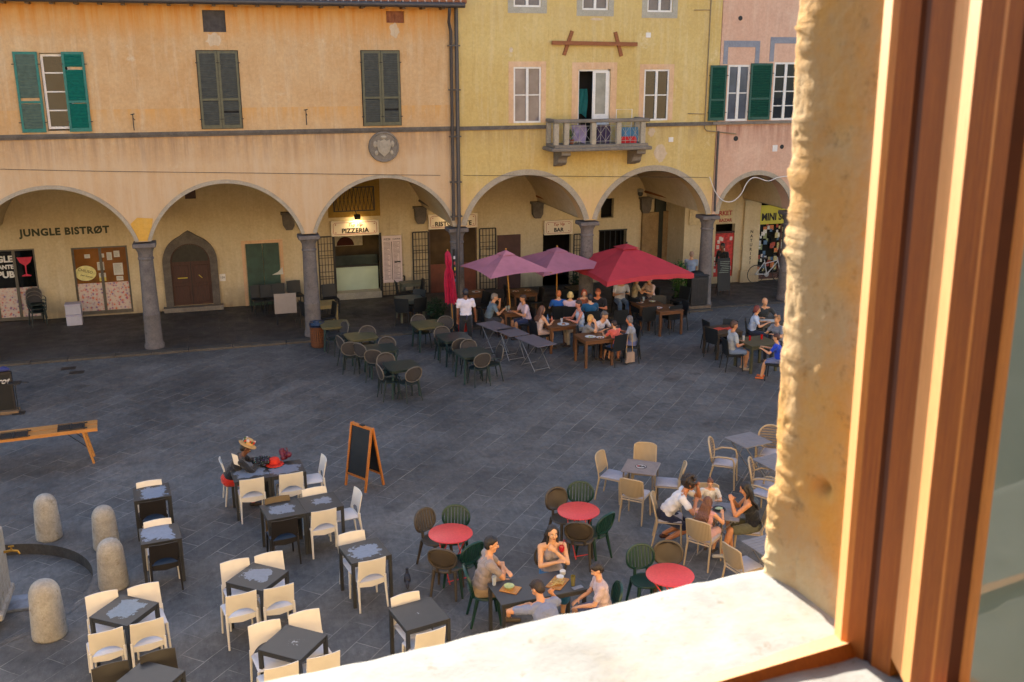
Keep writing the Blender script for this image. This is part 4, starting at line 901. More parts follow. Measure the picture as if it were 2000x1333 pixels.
# rough jamb: displaced reveal with a rounded, chipped outer corner
def mottled():
    m, n, b = newmat("jamb_plaster"); p = pos(n)
    c = mix(n, ramp(n, noise(n, pos(n, loc=(1, 4, 2)), 7, 6, .65), [(.42, 0.0), (.62, 1.0)]), lin((186, 142, 86)), lin((176, 148, 110)))
    c = mix(n, ramp(n, noise(n, pos(n, loc=(9, 1, 5)), 3.2, 6, .6), [(.5, 0.0), (.66, .8)]), c, lin((200, 146, 66)))
    c = mix(n, ramp(n, noise(n, pos(n, loc=(4, 4, 0)), 22, 7, .75), [(.56, 0.0), (.68, .7)]), c, lin((128, 100, 66)))
    sp = N(n, "ShaderNodeSeparateXYZ"); n.links.new(p, sp.inputs[0])
    r = N(n, "ShaderNodeMapRange"); r.inputs[1].default_value = SZ+.17; r.inputs[2].default_value = SZ+.02; n.links.new(mth(n, 'ADD', sp.outputs[2], mth(n, 'MULTIPLY', noise(n, p, 14, 6, .7), .14)), r.inputs[0])
    c = mix(n, mth(n, 'MULTIPLY', r.outputs[0], .8), c, lin((206, 192, 158)))
    n.links.new(c, b.inputs["Base Color"]); b.inputs["Roughness"].default_value = .95; b.inputs["Specular IOR Level"].default_value = .1
    bump(n, b, mth(n, 'ADD', noise(n, p, 60, 8, .7), mth(n, 'MULTIPLY', noise(n, p, 16, 5), 1)), .8, .005); return m
from mathutils import noise as mn
def nz(p, s=1.0): return mn.noise(Vector(p)*s)
k = MB(); NZ, NP = 520, 44; z0_, z1_ = SZ-.01, 9.35; vs = []
prof = []                                     # (x,y) from outer face round the corner to the frame
for q in range(NP+1):
    t = q/NP
    if t < .2: prof.append((.12*(1-t/.2)+.013, 0.0, 1))
    elif t < .45: a = (t-.2)/.25; prof.append((.013*(1-a), -.055*a, 2))
    else: prof.append((0.0, -.055-(t-.45)/.55*(-dep-.055+.03), 0))
for i in range(NZ+1):
    z = z0_+(z1_-z0_)*i/NZ; chip = .003*nz((.31, .27, z), 5.3)+.0012*nz((3.37, 1.41, z), 17.7)+.0016*nz((2.2, 5.13, z), 41)+.0012*nz((1.9, .7, z), 113)+.006*max(0, nz((6.21, 1.17, z), 11.3)-.25)+(.014 if z < SZ+.145 else 0)+.004*nz((3, 1, z), 3)
    cw = min(.98, max(.12, .62+.7*nz((9.23, 2.41, z), 9.7)+.5*nz((9.6, 7.3, z), 31)+.35*nz((4.6, 7.3, z), 97)))
    for x, y, kd in prof:
        if kd == 2: y = y*cw
        b_ = max(0, 1-abs(y+.008)/.07) if kd != 1 else .4
        dx = -chip*b_-.0008*nz((x, y*1, z), 20)-.0016*nz((x+5, y, z), 110)-.004*max(0, nz((x+2, y, z), 42)-.2)-0
        hole = math.exp(-(((z-at(1600, 952, 0).z*0-hb(1600, 952, yl=-.12)[2])/.012)**2+((y+.125)/.014)**2)); hole2 = .35*math.exp(-(((z-hb(1650, 262, yl=-.12)[2])/.02)**2+((y+.1)/.03)**2))
        vs.append((x+dx+.02*hole+.02*hole2-.030*(z-SZ)-.012, y-(.0025*nz((x, 4, z), 40) if kd == 1 else 0)*1+0, z))
w_ = NP+1; k.add(vs, [(i*w_+j, i*w_+j+1, (i+1)*w_+j+1, (i+1)*w_+j) for i in range(NZ) for j in range(NP)])
M_JAMB = mottled(); k.build("jamb", M_JAMB, HB, True, 180)

# sill: pale worn stone slab
def sillmat():
    m, n, b = newmat("sill_stone"); p = pos(n)
    c = ramp(n, noise(n, p, 9, 8, .7), [(.3, lin((140, 137, 130))), (.65, lin((166, 164, 158)))])
    c = mix(n, ramp(n, noise(n, pos(n, loc=(3, 3, 0)), 28, 8, .75), [(.6, 0.0), (.66, .7)]), c, lin((126, 116, 98)))
    c = mix(n, ramp(n, noise(n, pos(n, loc=(8, 1, 0)), 5, 5, .7), [(.55, 0.0), (.68, .4)]), c, lin((168, 154, 124)))
    n.links.new(c, b.inputs["Base Color"]); b.inputs["Roughness"].default_value = .9; bump(n, b, noise(n, p, 90, 8, .7), .4, .003); return m
k = MB(); NX, NY = 130, 26; vs = []
for i in range(NX+1):
    x = -1.75+(1.85)*i/NX
    ed = .005*nz((x, 0, 5), 4)+.0015*nz((x, 0, 9), 30)
    for j in range(NY+1):
        t = j/NY; 
        if t > .8: a = (t-.8)/.2*pi/2; y = -.010+ed+.012*sin(a); z = SZ-.012*(1-cos(a))-.0*t
        else: y = -.5+(.490+ed)*t/.8; z = SZ
        z += .0022*nz((x, y, 0), 22)+.003*nz((x, y, 3), 8); vs.append((x, y, z))
    vs.append((x, -.006+ed, SZ-.14))
w_ = NY+2; k.add(vs, [(i*w_+j, (i+1)*w_+j, (i+1)*w_+j+1, i*w_+j+1) for i in range(NX) for j in range(NY+1)])
k.build("window_sill", sillmat(), HB, True, 180)
# timber window: fixed frame (jamb + bottom rail) and the casement swung inwards
M_W1 = wood("window_wood", (178, 98, 22), (206, 128, 44), 9, (30, 30, 1), .6); M_W2 = wood("window_wood_shaded", (138, 68, 8), (168, 92, 18), 9, (30, 30, 1), .6)  # second wood is a darker copy for faces turned from the sun
M_W3 = wood("window_wood_sunlit", (198, 130, 68), (216, 152, 92), 9, (30, 30, 1), .6); M_SEAL = mat((120, 26, 8), .6, .1, name="rubber_seal"); M_GROOVE_SHADE = mat((84, 38, 8), .8, .2)  # paler copy for sunlit faces; groove brown has its shade in the colour
def az(px, py=1000):
    d = ray(px, py); return Vector((d.x, d.y))
def chain(start, segs):
    """walk a plan profile: each entry = (photo column, facing angle) in world plan; returns world xy points"""
    p = Vector(start); out = [p.copy()]
    for px, a in segs:
        a = radians(a); t = Vector((-sin(a), -cos(a))); d = az(px)
        # p + t*s = d*r
        det = t.x*(-d.y)+d.x*t.y; s = (-p.x*(-d.y)-d.x*p.y)/det
        p = p+t*s; out.append(p.copy())
    return out
def loc_(p): q = Vector((p.x-P0.x, p.y-P0.y, 0)); return (q.dot(WL), q.dot(WN))
def extrude(pts, z0, z1, name, parent, mats, idx, thick):
    k = MB()
    for i in range(len(pts)-1):
        k.cur = idx[i]; a, b = pts[i], pts[i+1]; nseg = 24
        for q in range(nseg):
            za, zb = z0+(z1-z0)*q/nseg, z0+(z1-z0)*(q+1)/nseg
            k.add([(a[0], a[1], za), (b[0], b[1], za), (b[0], b[1], zb), (a[0], a[1], zb)], [(0, 1, 2, 3)])
    # close the back
    k.cur = 0; a, b = pts[-1], pts[0]; c, d = (b[0]+thick, b[1]), (a[0]+thick, a[1])
    for u, v in ((a, d), (d, c), (c, b)): k.add([(u[0], u[1], z0), (v[0], v[1], z0), (v[0], v[1], z1), (u[0], u[1], z1)], [(0, 1, 2, 3)])
    return k.build(name, mats, parent)
st = Vector((P0.x, P0.y))+Vector((WN.x, WN.y))*dep
d_ = az(1653); s0 = st.y/d_.y
seg = [(1668, 22), (1681, -12), (1717, -22), (1726, -50), (1735, 8), (1775, -16)]
pts = chain(d_*s0, seg); lp = [loc_(p) for p in pts]
lp = [(lp[0][0]+.03, lp[0][1]+.004)]+lp
FR = tag(empty("window_frame", (P0.x, P0.y, 0), WROT), "fixed orange brown timber frame of the open window, with its bottom rail", "window frame")
extrude(lp, SZ-.0, 9.35, "jamb_post", FR, [M_W1, M_W2, M_W3, M_GROOVE_SHADE, M_SEAL], [2, 2, 0, 1, 3, 3, 1], .12)
pe = pts[-1]
seg2 = [(1820, 20), (1862, -16), (1868, 8), (1896, -16), (1921, -45), (1944, 2)]
pts2 = chain(pe, seg2); lp2 = [loc_(p) for p in pts2]
CS = tag(empty("casement", (P0.x, P0.y, 0), WROT), "timber casement swung inwards at the right edge, its glass mirroring the sill", "casement")
extrude(lp2, SZ+.03, 9.3, "stile", CS, [M_W2, M_W3, M_GROOVE_SHADE, M_W1], [1, 0, 3, 0, 2, 3], .05)
k = MB(); a = lp2[-1]; dr_ = Vector((-.02, -1)).normalized(); dr_ = Vector((WL.x*0, 0)) if 0 else dr_
g = Vector(a); ge = g+Vector((.015, -.42))
k.add([(g.x, g.y, SZ+.06), (ge.x, ge.y, SZ+.06), (ge.x, ge.y, 9.2), (g.x, g.y, 9.2)], [(0, 1, 2, 3)])
mg, n_g, b_g = newmat("casement_glass"); b_g.inputs["Base Color"].default_value = (*lin((120, 128, 112)), 1); b_g.inputs["Roughness"].default_value = .03; b_g.inputs["Specular IOR Level"].default_value = .8
k.build("glass", mg, CS)
k = MB(); k.box(g.x-.03, g.x+.05, ge.y, g.y+.02, SZ+.02, SZ+.075); k.build("bottom_rail", M_W1, CS)
# bottom rail of the fixed frame: profile in (y,z)
k = MB(); xr = lp[1][0]+.02; y_a = dep
def zr_at(py, y): return hb(1600, py, yl=y)[2]
prof = [(y_a+.004, SZ-.02, 2), (y_a+.002, SZ+.001, 2)]
def nxt(py, ang):        # next profile point on the ray row py at column 1600, moving towards the room
    y0_, z0_ = prof[-1][:2]
    for q in range(400):
        y = y0_-q*.0005*cos(ang); z = z0_+q*.0005*sin(ang)
        if zr_at(py, y) <= z: break
    return y, z
for py, an, mi in ((1271, .35, 2), (1318, 1.05, 1), (1330, -.9, 3), (1345, .9, 0)):
    target = zr_at(py, prof[-1][0]); y, z = prof[-1][:2]
    # solve by marching along direction (−cos, sin)
    best = None
    for q in range(1, 300):
        yy = prof[-1][0]-q*.0006*cos(an); zz = prof[-1][1]+q*.0006*sin(an)*(-1 if an > 0 and mi == 1 else 1)
        e = abs(zr_at(py, yy)-zz)
        if best is None or e < best[0]: best = (e, yy, zz)
    prof.append((best[1], best[2], mi))
prof.append((prof[-1][0]-.05, prof[-1][1]+.004, 0)); prof.append((prof[-1][0]-.01, SZ-.1, 0))
for i in range(len(prof)-1):
    k.cur = prof[i+1][2]; (ya, za, _), (yb, zb, _) = prof[i], prof[i+1]
    for q in range(24):
        xa, xb = -1.7+(xr+1.7)*q/24, -1.7+(xr+1.7)*(q+1)/24; k.add([(xa, ya, za), (xb, ya, za), (xb, yb, zb), (xa, yb, zb)], [(0, 1, 2, 3)])
k.build("bottom_rail", [M_W1, M_W2, M_W3, M_GROOVE_SHADE], FR)
for o_ in (FR, CS): o_.matrix_world = Matrix.Translation((P0.x, P0.y, SZ)) @ Matrix.Rotation(WROT, 4, 'Z') @ Matrix.Rotation(-radians(1.3), 4, 'Y') @ Matrix.Translation((0, 0, -SZ))
print("PROFILE", [(round(a, 3), round(b-SZ, 3)) for a, b, c in prof], [tuple(round(v, 3) for v in p) for p in lp], [tuple(round(v, 3) for v in p) for p in lp2])
# room behind the camera
k = MB(); X0, X1, Y0, Y1, Z0, Z1 = -3, 2.6, -3.5, dep-.345, 6.2, 9.6
for bx in ((X0-.1, X1+.1, Y0, Y0+.1, Z0, Z1), (X0-.1, X0, Y0, Y1, Z0, Z1), (X1, X1+.1, Y0, Y1, Z0, Z1), (X0-.1, X1+.1, Y0, Y1, Z0-.1, Z0), (X0-.1, X1+.1, Y0, Y1, Z1, Z1+.1)): k.box(*bx)
k.build("room", mat((200, 190, 172), .8, .05), HB)
# ================================================================ furniture
M_WPL = mat((216, 210, 200), .45, .05, 4, name="cream_plastic"); M_WSEAT = mat((200, 200, 206), .4, .05, 4, name="white_seat")
M_BPL = mat((32, 28, 26), .45, .2, 5, name="dark_plastic"); M_BRPL = mat((92, 76, 52), .5, .1, 4, name="brown_plastic")
M_BEI = mat((176, 154, 124), .5, .08, 5, name="beige_resin"); M_CUSH = mat((168, 164, 172), .8, .06, 20, name="pale_cushion")
M_GPL = mat((16, 52, 42), .4, .2, 4, name="green_plastic"); M_BNPL = mat((70, 60, 48), .5, .15, 4, name="taupe_plastic"); M_NAVY = mat((34, 48, 66), .5, .2, 4)
M_TBL = mat((52, 52, 52), .5, .12, 5, name="dark_table_metal"); M_RTOP = mat((206, 62, 60), .45, .1, 30, name="red_enamel")
M_RATT = mat((58, 54, 54), .8, .25, 60, name="woven_infill"); M_RIM = mat((110, 102, 92), .6, .15, name="woven_rim"); M_DGR = mat((22, 38, 38), .5, .2, 6, name="dark_green_resin")
M_BLK = mat((18, 22, 26), .55, .2, 6, name="black_wicker"); M_OAK = wood("cafe_table_wood", (88, 54, 32), (116, 76, 44), 5, (1, 10, 10), .5); M_GREY = mat((120, 118, 122), .5, .1, name="grey_slats")
M_METAL = mat((150, 150, 150), .4, .1, metal=.6, name="bare_metal"); M_FTOP = mat((104, 98, 104), .4, .12, 4, name="folding_top")
def leg(parent, p0, p1, r0, r1, m_, n=8, name="leg"):
    k = MB(); k.path([p0, p1], [r0, r1], n); return k.build(name, m_, parent, True, 50)
def shell_chair(mback, mseat, arch=True, key=""):
    """stacking chair: one bent plastic shell, arched slot over the seat"""
    o = empty("cafe_chair", cat="chair"); W_ = .43
    def back(u, v):
        x = (u-.5)*W_; s = abs(x)/(W_/2)
        z0_ = .47+(.105*max(0, 1-(abs(x)/.175)**2)**.7 if arch else 0); z1_ = .835-.004*s*s; z = z0_+(z1_-z0_)*v
        y = -.185-.085*(z-.45)/.39-.03*(1-s*s)*(.5+.5*v); return (x*(1-.03*v), y, z)
    k = MB(); k.sheet(back, 20, 8, .014); k.build("backrest", mback, o, True, 50)
    k = MB(); k.cbox((0, .012, .445), (W_-.01, .42, .035), bev=.014); k.build("seat", mseat, o, True, 40)
    k = MB(); k.sheet(lambda u, v: ((u-.5)*W_, -.2-.012*(1-(2*u-1)**2), .46-.07*v+.03*(1-abs(2*u-1))*(-v)), 10, 1, .012)
    k.build("seat_rim", mback, o, True, 50)
    for sx in (-1, 1):
        leg(o, (sx*.198, .20, .44), (sx*.212, .222, 0), .021, .014, mback)
        k = MB(); k.path([(sx*.208, -.205, .52), (sx*.206, -.205, .42), (sx*.216, -.262, 0)], [.018, .021, .014], 8); k.build("leg", mback, o, True, 50)
    return o
def oval_ring(k, c, rx, rz, y0, tilt, r, n=28, flat=1.0, p=2.4):
    pts = []
    for q in range(n):
        a = 2*pi*q/n; x = rx*math.copysign(abs(cos(a))**(2/p), cos(a)); z = rz*math.copysign(abs(sin(a))**(2/p), sin(a)); pts.append((x, y0-(z+rz)*tilt-.03*(1-(x/rx)**2), c+z))
    k.path(pts, r, 6, closed=True); return pts
def round_chair(frame, fill, solid=False):
    """monobloc chair with a round back; slotted or solid"""
    o = empty("bistro_chair", cat="chair"); zc = .70; rx, rz = .215, .175
    k = MB(); oval_ring(k, zc, rx, rz, -.2, .22, .021); k.build("back_frame", frame, o, True, 60)
    k = MB()
    if solid:
        k.sheet(lambda u, v: ((u-.5)*2*rx*.97*sqrt(max(0, 1-(2*v-1)**2))**.8, -.2-(2*v*rz)*.22-.03*(1-((u-.5)*2)**2), zc-rz*.96+2*rz*.96*v), 10, 14, .01)
    else:
        for q in range(7):
            x0_ = -rx+.028+q*(2*rx-.056)/7+.006; x1_ = x0_+(2*rx-.056)/7-.014
            def f(u, v, a=x0_, b=x1_):
                x = a+(b-a)*u; hz = rz*sqrt(max(0.02, 1-(x/rx)**2))*.98; z = -hz+2*hz*v; return (x, -.2-(z+rz)*.22-.03*(1-(x/rx)**2), zc+z)
            k.sheet(f, 2, 6, .012)
        k.box(-rx*.95, rx*.95, -.245, -.232, zc-rz*.72, zc-rz*.6) if False else None
    k.build("backrest", fill, o, True, 60)
    k = MB(); k.lathe([(.2, 0), (.228, .006), (.232, .02), (.222, .034), (.19, .03), (.01, .026)], (0, .01, .425), 28, 1, 1.0); k.build("seat", frame, o, True, 40)
    k = MB()
    for sx in (-1, 1): k.path([(sx*.1, -.19, .44), (sx*.1, -.2, .55)], [.028, .024], 6)
    k.build("back_support", frame, o, True, 50)
    for sx in (-1, 1):
        leg(o, (sx*.165, .15, .44), (sx*.2, .2, 0), .03, .018, frame); leg(o, (sx*.165, -.14, .44), (sx*.2, -.24, 0), .03, .018, frame)
    return o
def resin_chair():
    o = empty("beige_chair", cat="chair"); W_ = .42
    def back(u, v):
        s = 2*u-1; x = s*W_/2*(1-.02*v); top = .86-.035*abs(s)**5; bot = .545-.055*(1-s*s); z = bot+(top-bot)*v
        return (x, -.19-.095*(z-.45)/.4-.035*(1-s*s), z)
    k = MB(); k.sheet(back, 24, 10, .012); k.build("backrest", M_BEI_WOV, o, True, 50)
    k = MB(); pts = [back(0, v/6) for v in range(7)]+[back(u/12, 1) for u in range(1, 13)]+[back(1, v/6) for v in range(5, -1, -1)]
    pts = [(-.205, -.2, .44)]+pts+[(.205, -.2, .44)]; k.path([(a, b+.006, c) for a, b, c in pts], .013, 6); k.build("back_frame", M_BEI, o, True, 60)
    k = MB(); k.cbox((0, .015, .45), (W_, .42, .022), bev=.012); k.build("seat", M_BEI, o, True)
    k = MB(); k.cbox((0, .02, .475), (W_-.03, .39, .032), bev=.014); k.build("cushion", M_CUSH, o, True)
    for sx in (-1, 1): leg(o, (sx*.19, .2, .45), (sx*.205, .225, 0), .02, .013, M_BEI); leg(o, (sx*.195, -.19, .45), (sx*.21, -.265, 0), .02, .013, M_BEI)
    k = MB(); k.tube((-.2, .21, .42), (.2, .21, .42), .014); k.tube((-.2, -.2, .42), (.2, -.2, .42), .014); k.build("stretcher", M_BEI, o, True)
    return o
def wov():
    m, n, b = newmat("beige_woven"); tc = N(n, "ShaderNodeTexCoord"); w = N(n, "ShaderNodeTexWave"); w.bands_direction = 'X'; w.inputs["Scale"].default_value = 14; n.links.new(tc.outputs["Object"], w.inputs["Vector"])
    n.links.new(ramp(n, w.outputs["Fac"], [(.15, lin((138, 118, 90))), (.5, lin((176, 154, 122)))]), b.inputs["Base Color"]); b.inputs["Roughness"].default_value = .55; bump(n, b, w.outputs["Fac"], .5, .004); return m
M_BEI_WOV = wov()
def arm_chair():
    """beige resin armchair, oval back of horizontal slats"""
    o = empty("slatted_armchair", cat="armchair"); zc = .68; rx, rz = .235, .235
    k = MB(); oval_ring(k, zc, rx, rz, -.18, .2, .017, p=2.2); k.build("back_frame", M_BEI, o, True, 60)
    k = MB()
    for q in range(9):
        z = -rz*.86+q*rz*1.72/8; hw = rx*sqrt(1-(z/rz)**2)
        k.sheet(lambda u, v: ((2*u-1)*hw, -.18-(z+rz)*.2-.035*(1-((2*u-1)*hw/rx)**2), zc+z-.016+.032*v), 10, 1, .01)
    k.build("backrest", mat((128, 112, 96), .5, .1, 6), o, True, 60)
    k = MB(); k.cbox((0, .02, .44), (.46, .44, .03), bev=.014); k.build("seat", M_BEI, o, True)
    k = MB(); k.cbox((0, .03, .468), (.42, .4, .035), bev=.015); k.build("cushion", M_CUSH, o, True)
    for sx in (-1, 1):
        k = MB(); k.path([(sx*.225, -.2, .6), (sx*.255, -.08, .645), (sx*.26, .1, .65), (sx*.25, .19, .625), (sx*.24, .215, .55), (sx*.235, .22, .44), (sx*.25, .245, 0)], [.014, .017, .018, .018, .018, .02, .014], 8); k.build("arm", M_BEI, o, True, 60)
        leg(o, (sx*.215, -.17, .45), (sx*.235, -.27, 0), .022, .014, M_BEI)
    return o
def wicker_arm():
    """dark armchair, round woven back with a pale rim"""
    o = empty("wicker_armchair", cat="armchair"); zc = .70; rx, rz = .225, .19
    k = MB(); oval_ring(k, zc, rx, rz, -.19, .2, .013, p=2.2); k.build("back_rim", M_RIM, o, True, 60)
    k = MB(); k.sheet(lambda u, v: ((u-.5)*2*rx*.96*sqrt(max(0, 1-(2*v-1)**2))**.8, -.19-(2*v*rz)*.2-.03*(1-((u-.5)*2)**2), zc-rz*.96+2*rz*.96*v), 10, 14, .008); k.build("backrest", M_RATT, o, True, 60)
    k = MB(); k.lathe([(.2, 0), (.225, .01), (.225, .03), (.2, .036), (.01, .034)], (0, .01, .42), 24); k.build("seat", M_DGR, o, True)
    for sx in (-1, 1):
        k = MB(); k.path([(sx*.215, -.2, .62), (sx*.25, -.05, .64), (sx*.255, .12, .62), (sx*.235, .2, .52), (sx*.2, .19, .44)], .013, 6); k.build("arm", M_DGR, o, True, 60)
        leg(o, (sx*.17, .16, .44), (sx*.21, .21, 0), .02, .013, M_DGR); leg(o, (sx*.17, -.15, .52), (sx*.215, -.25, 0), .02, .013, M_DGR)
    return o
def black_chair():
    o = empty("black_chair", cat="chair"); W_ = .44
    k = MB(); k.sheet(lambda u, v: ((u-.5)*W_*(1+.02*v), -.19-.07*v-.02*(1-(2*u-1)**2), .42+.45*v-.008*(2*u-1)**2*v), 10, 6, .022); k.build("backrest", M_BLK, o, True, 50)
    k = MB(); k.cbox((0, .01, .44), (W_, .44, .06), bev=.014); k.build("seat", M_BLK, o, True, 40)
    for sx in (-1, 1): leg(o, (sx*.195, .2, .42), (sx*.205, .215, 0), .018, .014, M_BLK); leg(o, (sx*.2, -.2, .42), (sx*.21, -.255, 0), .018, .014, M_BLK)
    return o
CH = {"white": (lambda: shell_chair(M_WPL, M_WSEAT), -.275, .83), "dark": (lambda: shell_chair(M_BPL, M_NAVY), -.275, .83), "brown": (lambda: shell_chair(M_BRPL, M_BRPL), -.275, .83),
      "slot": (lambda: round_chair(M_GPL, M_GPL), -.27, .875), "slotb": (lambda: round_chair(M_BNPL, M_BNPL), -.27, .875), "solid": (lambda: round_chair(M_BNPL, M_BNPL, True), -.27, .875),
      "beige": (resin_chair, -.28, .86), "arm": (arm_chair, -.27, .91), "wick": (wicker_arm, -.265, .89), "wickb": (wicker_arm, -.265, .89), "black": (black_chair, -.27, .87)}
def chair_at(kind, x, y, face, label, group=None, z=0):
    """face = world heading (deg from +X) the sitter looks at"""
    return inst(kind, CH[kind][0], (x, y, z), radians(face-90), label, group)
def chair(kind, px, py, face, label, group=None, z=0):
    mk_, yb, zt_ = CH[kind]; p = at(px, py, zt_+z); a = radians(face-90)
    return chair_at(kind, p.x+sin(a)*yb, p.y-cos(a)*yb, face, label, group, z)
TW = .63
def dark_table(cx, cy, rz, top, label, w=TW, group="dark square tables"):
    o = empty("cafe_table", (cx, cy, 0), rz, label, "table", group)
    k = MB(); k.cbox((0, 0, .728), (w, w, .024), bev=.005); k.build("tabletop", top, o)
    k = MB(); a = w/2-.022
    k.box(-a, a, -a-.012, -a+.012, .665, .716); k.box(-a, a, a-.012, a+.012, .665, .716); k.box(-a-.012, -a+.012, -a+.012, a-.012, .665, .716); k.box(a-.012, a+.012, -a+.012, a-.012, .665, .716); k.build("apron", M_TBL, o)
    for sx in (-1, 1):
        for sy in (-1, 1): k = MB(); k.cbox((sx*(w/2-.026), sy*(w/2-.026), .358), (.046, .046, .716)); k.build("leg", M_TBL, o)
    return o
def corners(*q, z=.74):
    P = [at(*c, z) for c in q]; c = sum(P, Vector())/len(P); d = (P[1]-P[0])+(P[2]-P[3]); return c.x, c.y, atan2(d.y, d.x)
GR_T, GR_W, GR_B = "dark square tables", "cream plastic chairs", "dark plastic chairs"
TB = (44, 42, 40)
def tops(i, patch, amt, fine=7): return patched("tabletop_%s" % "abcdefghijklmnop"[i], TB, patch, i+1, amt, .5, fine)
PB_ = (104, 110, 122)
# pair with the straw-hatted guest
cx, cy, a = .62, 17.14, radians(5.5); dx, dy = cos(a)*TW/2, sin(a)*TW/2
dark_table(cx-dx, cy-dy, a, tops(0, (118, 126, 140), 1.2, 4), "worn square table in front of the straw hat person, left of a joined pair", group=GR_T)
dark_table(cx+dx, cy+dy, a, tops(1, (112, 118, 132), 1.12, 8), "worn square table carrying the red hat, right of a joined pair", group=GR_T)
chair("white", 430.2, 899.7, 5, "cream chair the straw hat person sits on", GR_W); chair("white", 491.7, 935.8, 95, "cream chair at the near left side of the straw hat person's table", GR_W)
chair("white", 568.7, 925, 95, "cream chair at the near side of the table with the red hat", GR_W); chair("white", 634, 893.9, 185, "cream chair at the right end of the table with the red hat", GR_W)
cx, cy, a = 1.06, 15.48, radians(9); dx, dy = cos(a)*TW/2, sin(a)*TW/2
dark_table(cx-dx, cy-dy, a, tops(2, (118, 126, 140), 1.0, 7), "dark table with a large pale worn oval, left of the second joined pair", group=GR_T)
dark_table(cx+dx, cy+dy, a, tops(3, (118, 126, 140), .84, 7), "dark table with a small pale worn spot, right of the second joined pair", group=GR_T)
chair("brown", 540.4, 970.9, -81, "khaki brown chair behind the table with the large worn oval", GR_B); chair("white", 612.5, 953.4, -81, "cream chair behind the table with the small worn spot", GR_W)
chair("white", 701, 959, 189, "cream chair at the right end of the second joined pair of tables", GR_W); chair("dark", 556, 1015.8, 99, "black chair tucked under the table with the large worn oval", GR_B)
chair("white", 633, 997, 99, "cream chair at the near side of the table with the small worn spot", GR_W)
dark_table(1.82, 13.62, radians(11), tops(4, (120, 132, 150), 1.12, 11), "single dark table with a flaking blue grey top between two cream chairs", group=GR_T)
chair("white", 685.7, 1040, -80, "cream chair behind the single table with the flaking blue grey top", GR_W); chair("white", 727.5, 1093.7, 100, "cream chair in front of the single table with the flaking blue grey top", GR_W)
dark_table(.23, 13.28, radians(50), tops(5, (120, 128, 142), 1.0, 6), "dark table set diagonally with a grey worn blot, among four cream chairs", group=GR_T)
for px, py, f_, w_ in ((457.5, 1095, -80, "back left"), (523.7, 1081, -80, "back right"), (471, 1160, 100, "front left"), (545, 1146, 100, "front right")): chair("white", px, py, f_, "cream chair at the %s of the diagonal table with the grey worn blot" % w_, GR_W)
dark_table(.57, 11.44, radians(51), tops(6, (150, 154, 160), .46, 40), "dark slate table set diagonally with white scratches, just above the sill", group=GR_T)
for px, py, f_, w_ in ((515, 1216, -80, "back left"), (592.5, 1195, -80, "back right"), (550, 1301, 100, "front left"), (632.5, 1280, 100, "front right")): chair("white", px, py, f_, "cream chair at the %s of the scratched slate table above the sill" % w_, GR_W)
dark_table(2.24, 11.64, radians(12), tops(7, (150, 154, 160), .42, 40), "plain slate table near the four guests, a cream chair on either side", group=GR_T)
chair("white", 790, 1161, -78, "cream chair behind the plain slate table near the four guests", GR_W); chair("white", 842.5, 1232.5, 102, "cream chair in front of the plain slate table, cut by the sill", GR_W)
dark_table(-1.53, 12.88, radians(53), tops(8, (116, 130, 144), 1.14, 7), "diagonal dark table with a large blue grey patch beside the bollards", group=GR_T)
for px, py, f_, w_ in ((197.4, 1158.6, -78, "back left"), (278.9, 1143, -78, "back right"), (206, 1233, 102, "front left"), (286.6, 1214, 102, "front right")): chair("white", px, py, f_, "cream chair at the %s of the diagonal table beside the bollards" % w_, GR_W)
cx, cy, _ = corners((266, 1301), (350, 1320), (307, 1355), (223, 1335)); dark_table(cx, cy, radians(53), tops(9, (60, 70, 84), .2, 6), "bare slate table cut by the lower left edge of the view", group=GR_T)
chair("dark", 213.8, 1298, -78, "dark brown chair behind the cut-off table, left one", GR_B); chair("dark", 306.7, 1273, -78, "dark brown chair behind the cut-off table, right one", GR_B)
dark_table(-1.34, 16.78, radians(6), tops(10, (112, 128, 150), 1.16, 9), "small dark table farthest left with a mottled blue grey top", w=.6, group=GR_T)
dark_table(-1.15, 15.10, radians(6), tops(11, (120, 134, 156), 1.24, 3), "small dark table with a smooth blue grey top right of the bollards", w=.6, group=GR_T)
chair("white", 290.3, 940, -82, "cream chair behind the farthest left mottled table", GR_W); chair("dark", 297.4, 979, 98, "black chair tucked under the farthest left mottled table", GR_B)
chair("white", 306.7, 1016, -82, "cream chair behind the smooth blue grey table", GR_W); chair("dark", 319, 1063, 98, "black chair tucked under the smooth blue grey table", GR_B)
# red round tables
def red_table(px, py, label):
    p = at(px, py, .74); o = empty("round_table", (p.x, p.y, 0), random.uniform(0, 3), label, "table", "red round tables")
    k = MB(); k.lathe([(.33, 0), (.346, .004), (.346, .014), (.335, .02), (.01, .021)], (0, 0, .72), 48); k.build("tabletop", M_RTOP, o, True, 40)
    for s_ in (-1, 1):
        for y_ in (-.15, .15): k = MB(); k.tube((-s_*.24, y_, .71), (s_*.26, y_+.02*s_, 0), .01); k.build("leg", M_RTOP, o, True)
    k = MB(); k.tube((-.25, -.16, .05), (-.25, .16, .05), .009); k.tube((.25, -.16, .05), (.25, .16, .05), .009); k.build("stretcher", M_RTOP, o); return p
def toward(kind, px, py, c, label, group, off=0):
    p = at(px, py, CH[kind][2]); return chair(kind, px, py, math.degrees(atan2(c.y-p.y, c.x-p.x))+off, label, group)
G1 = "round backed plastic chairs"
r1 = red_table(880, 1041, "red round table nearest the cream chairs, left of the three"); r2 = red_table(1130, 997, "red round table between the seated woman and the beige chairs"); r3 = red_table(1308.7, 1122, "red round table at the sill edge below the family")
toward("slotb", 826.9, 996, r1, "brown slotted chair at the back left of the left red table", G1, 8); toward("slot", 890.7, 989, r1, "green slotted chair behind the left red table", G1)
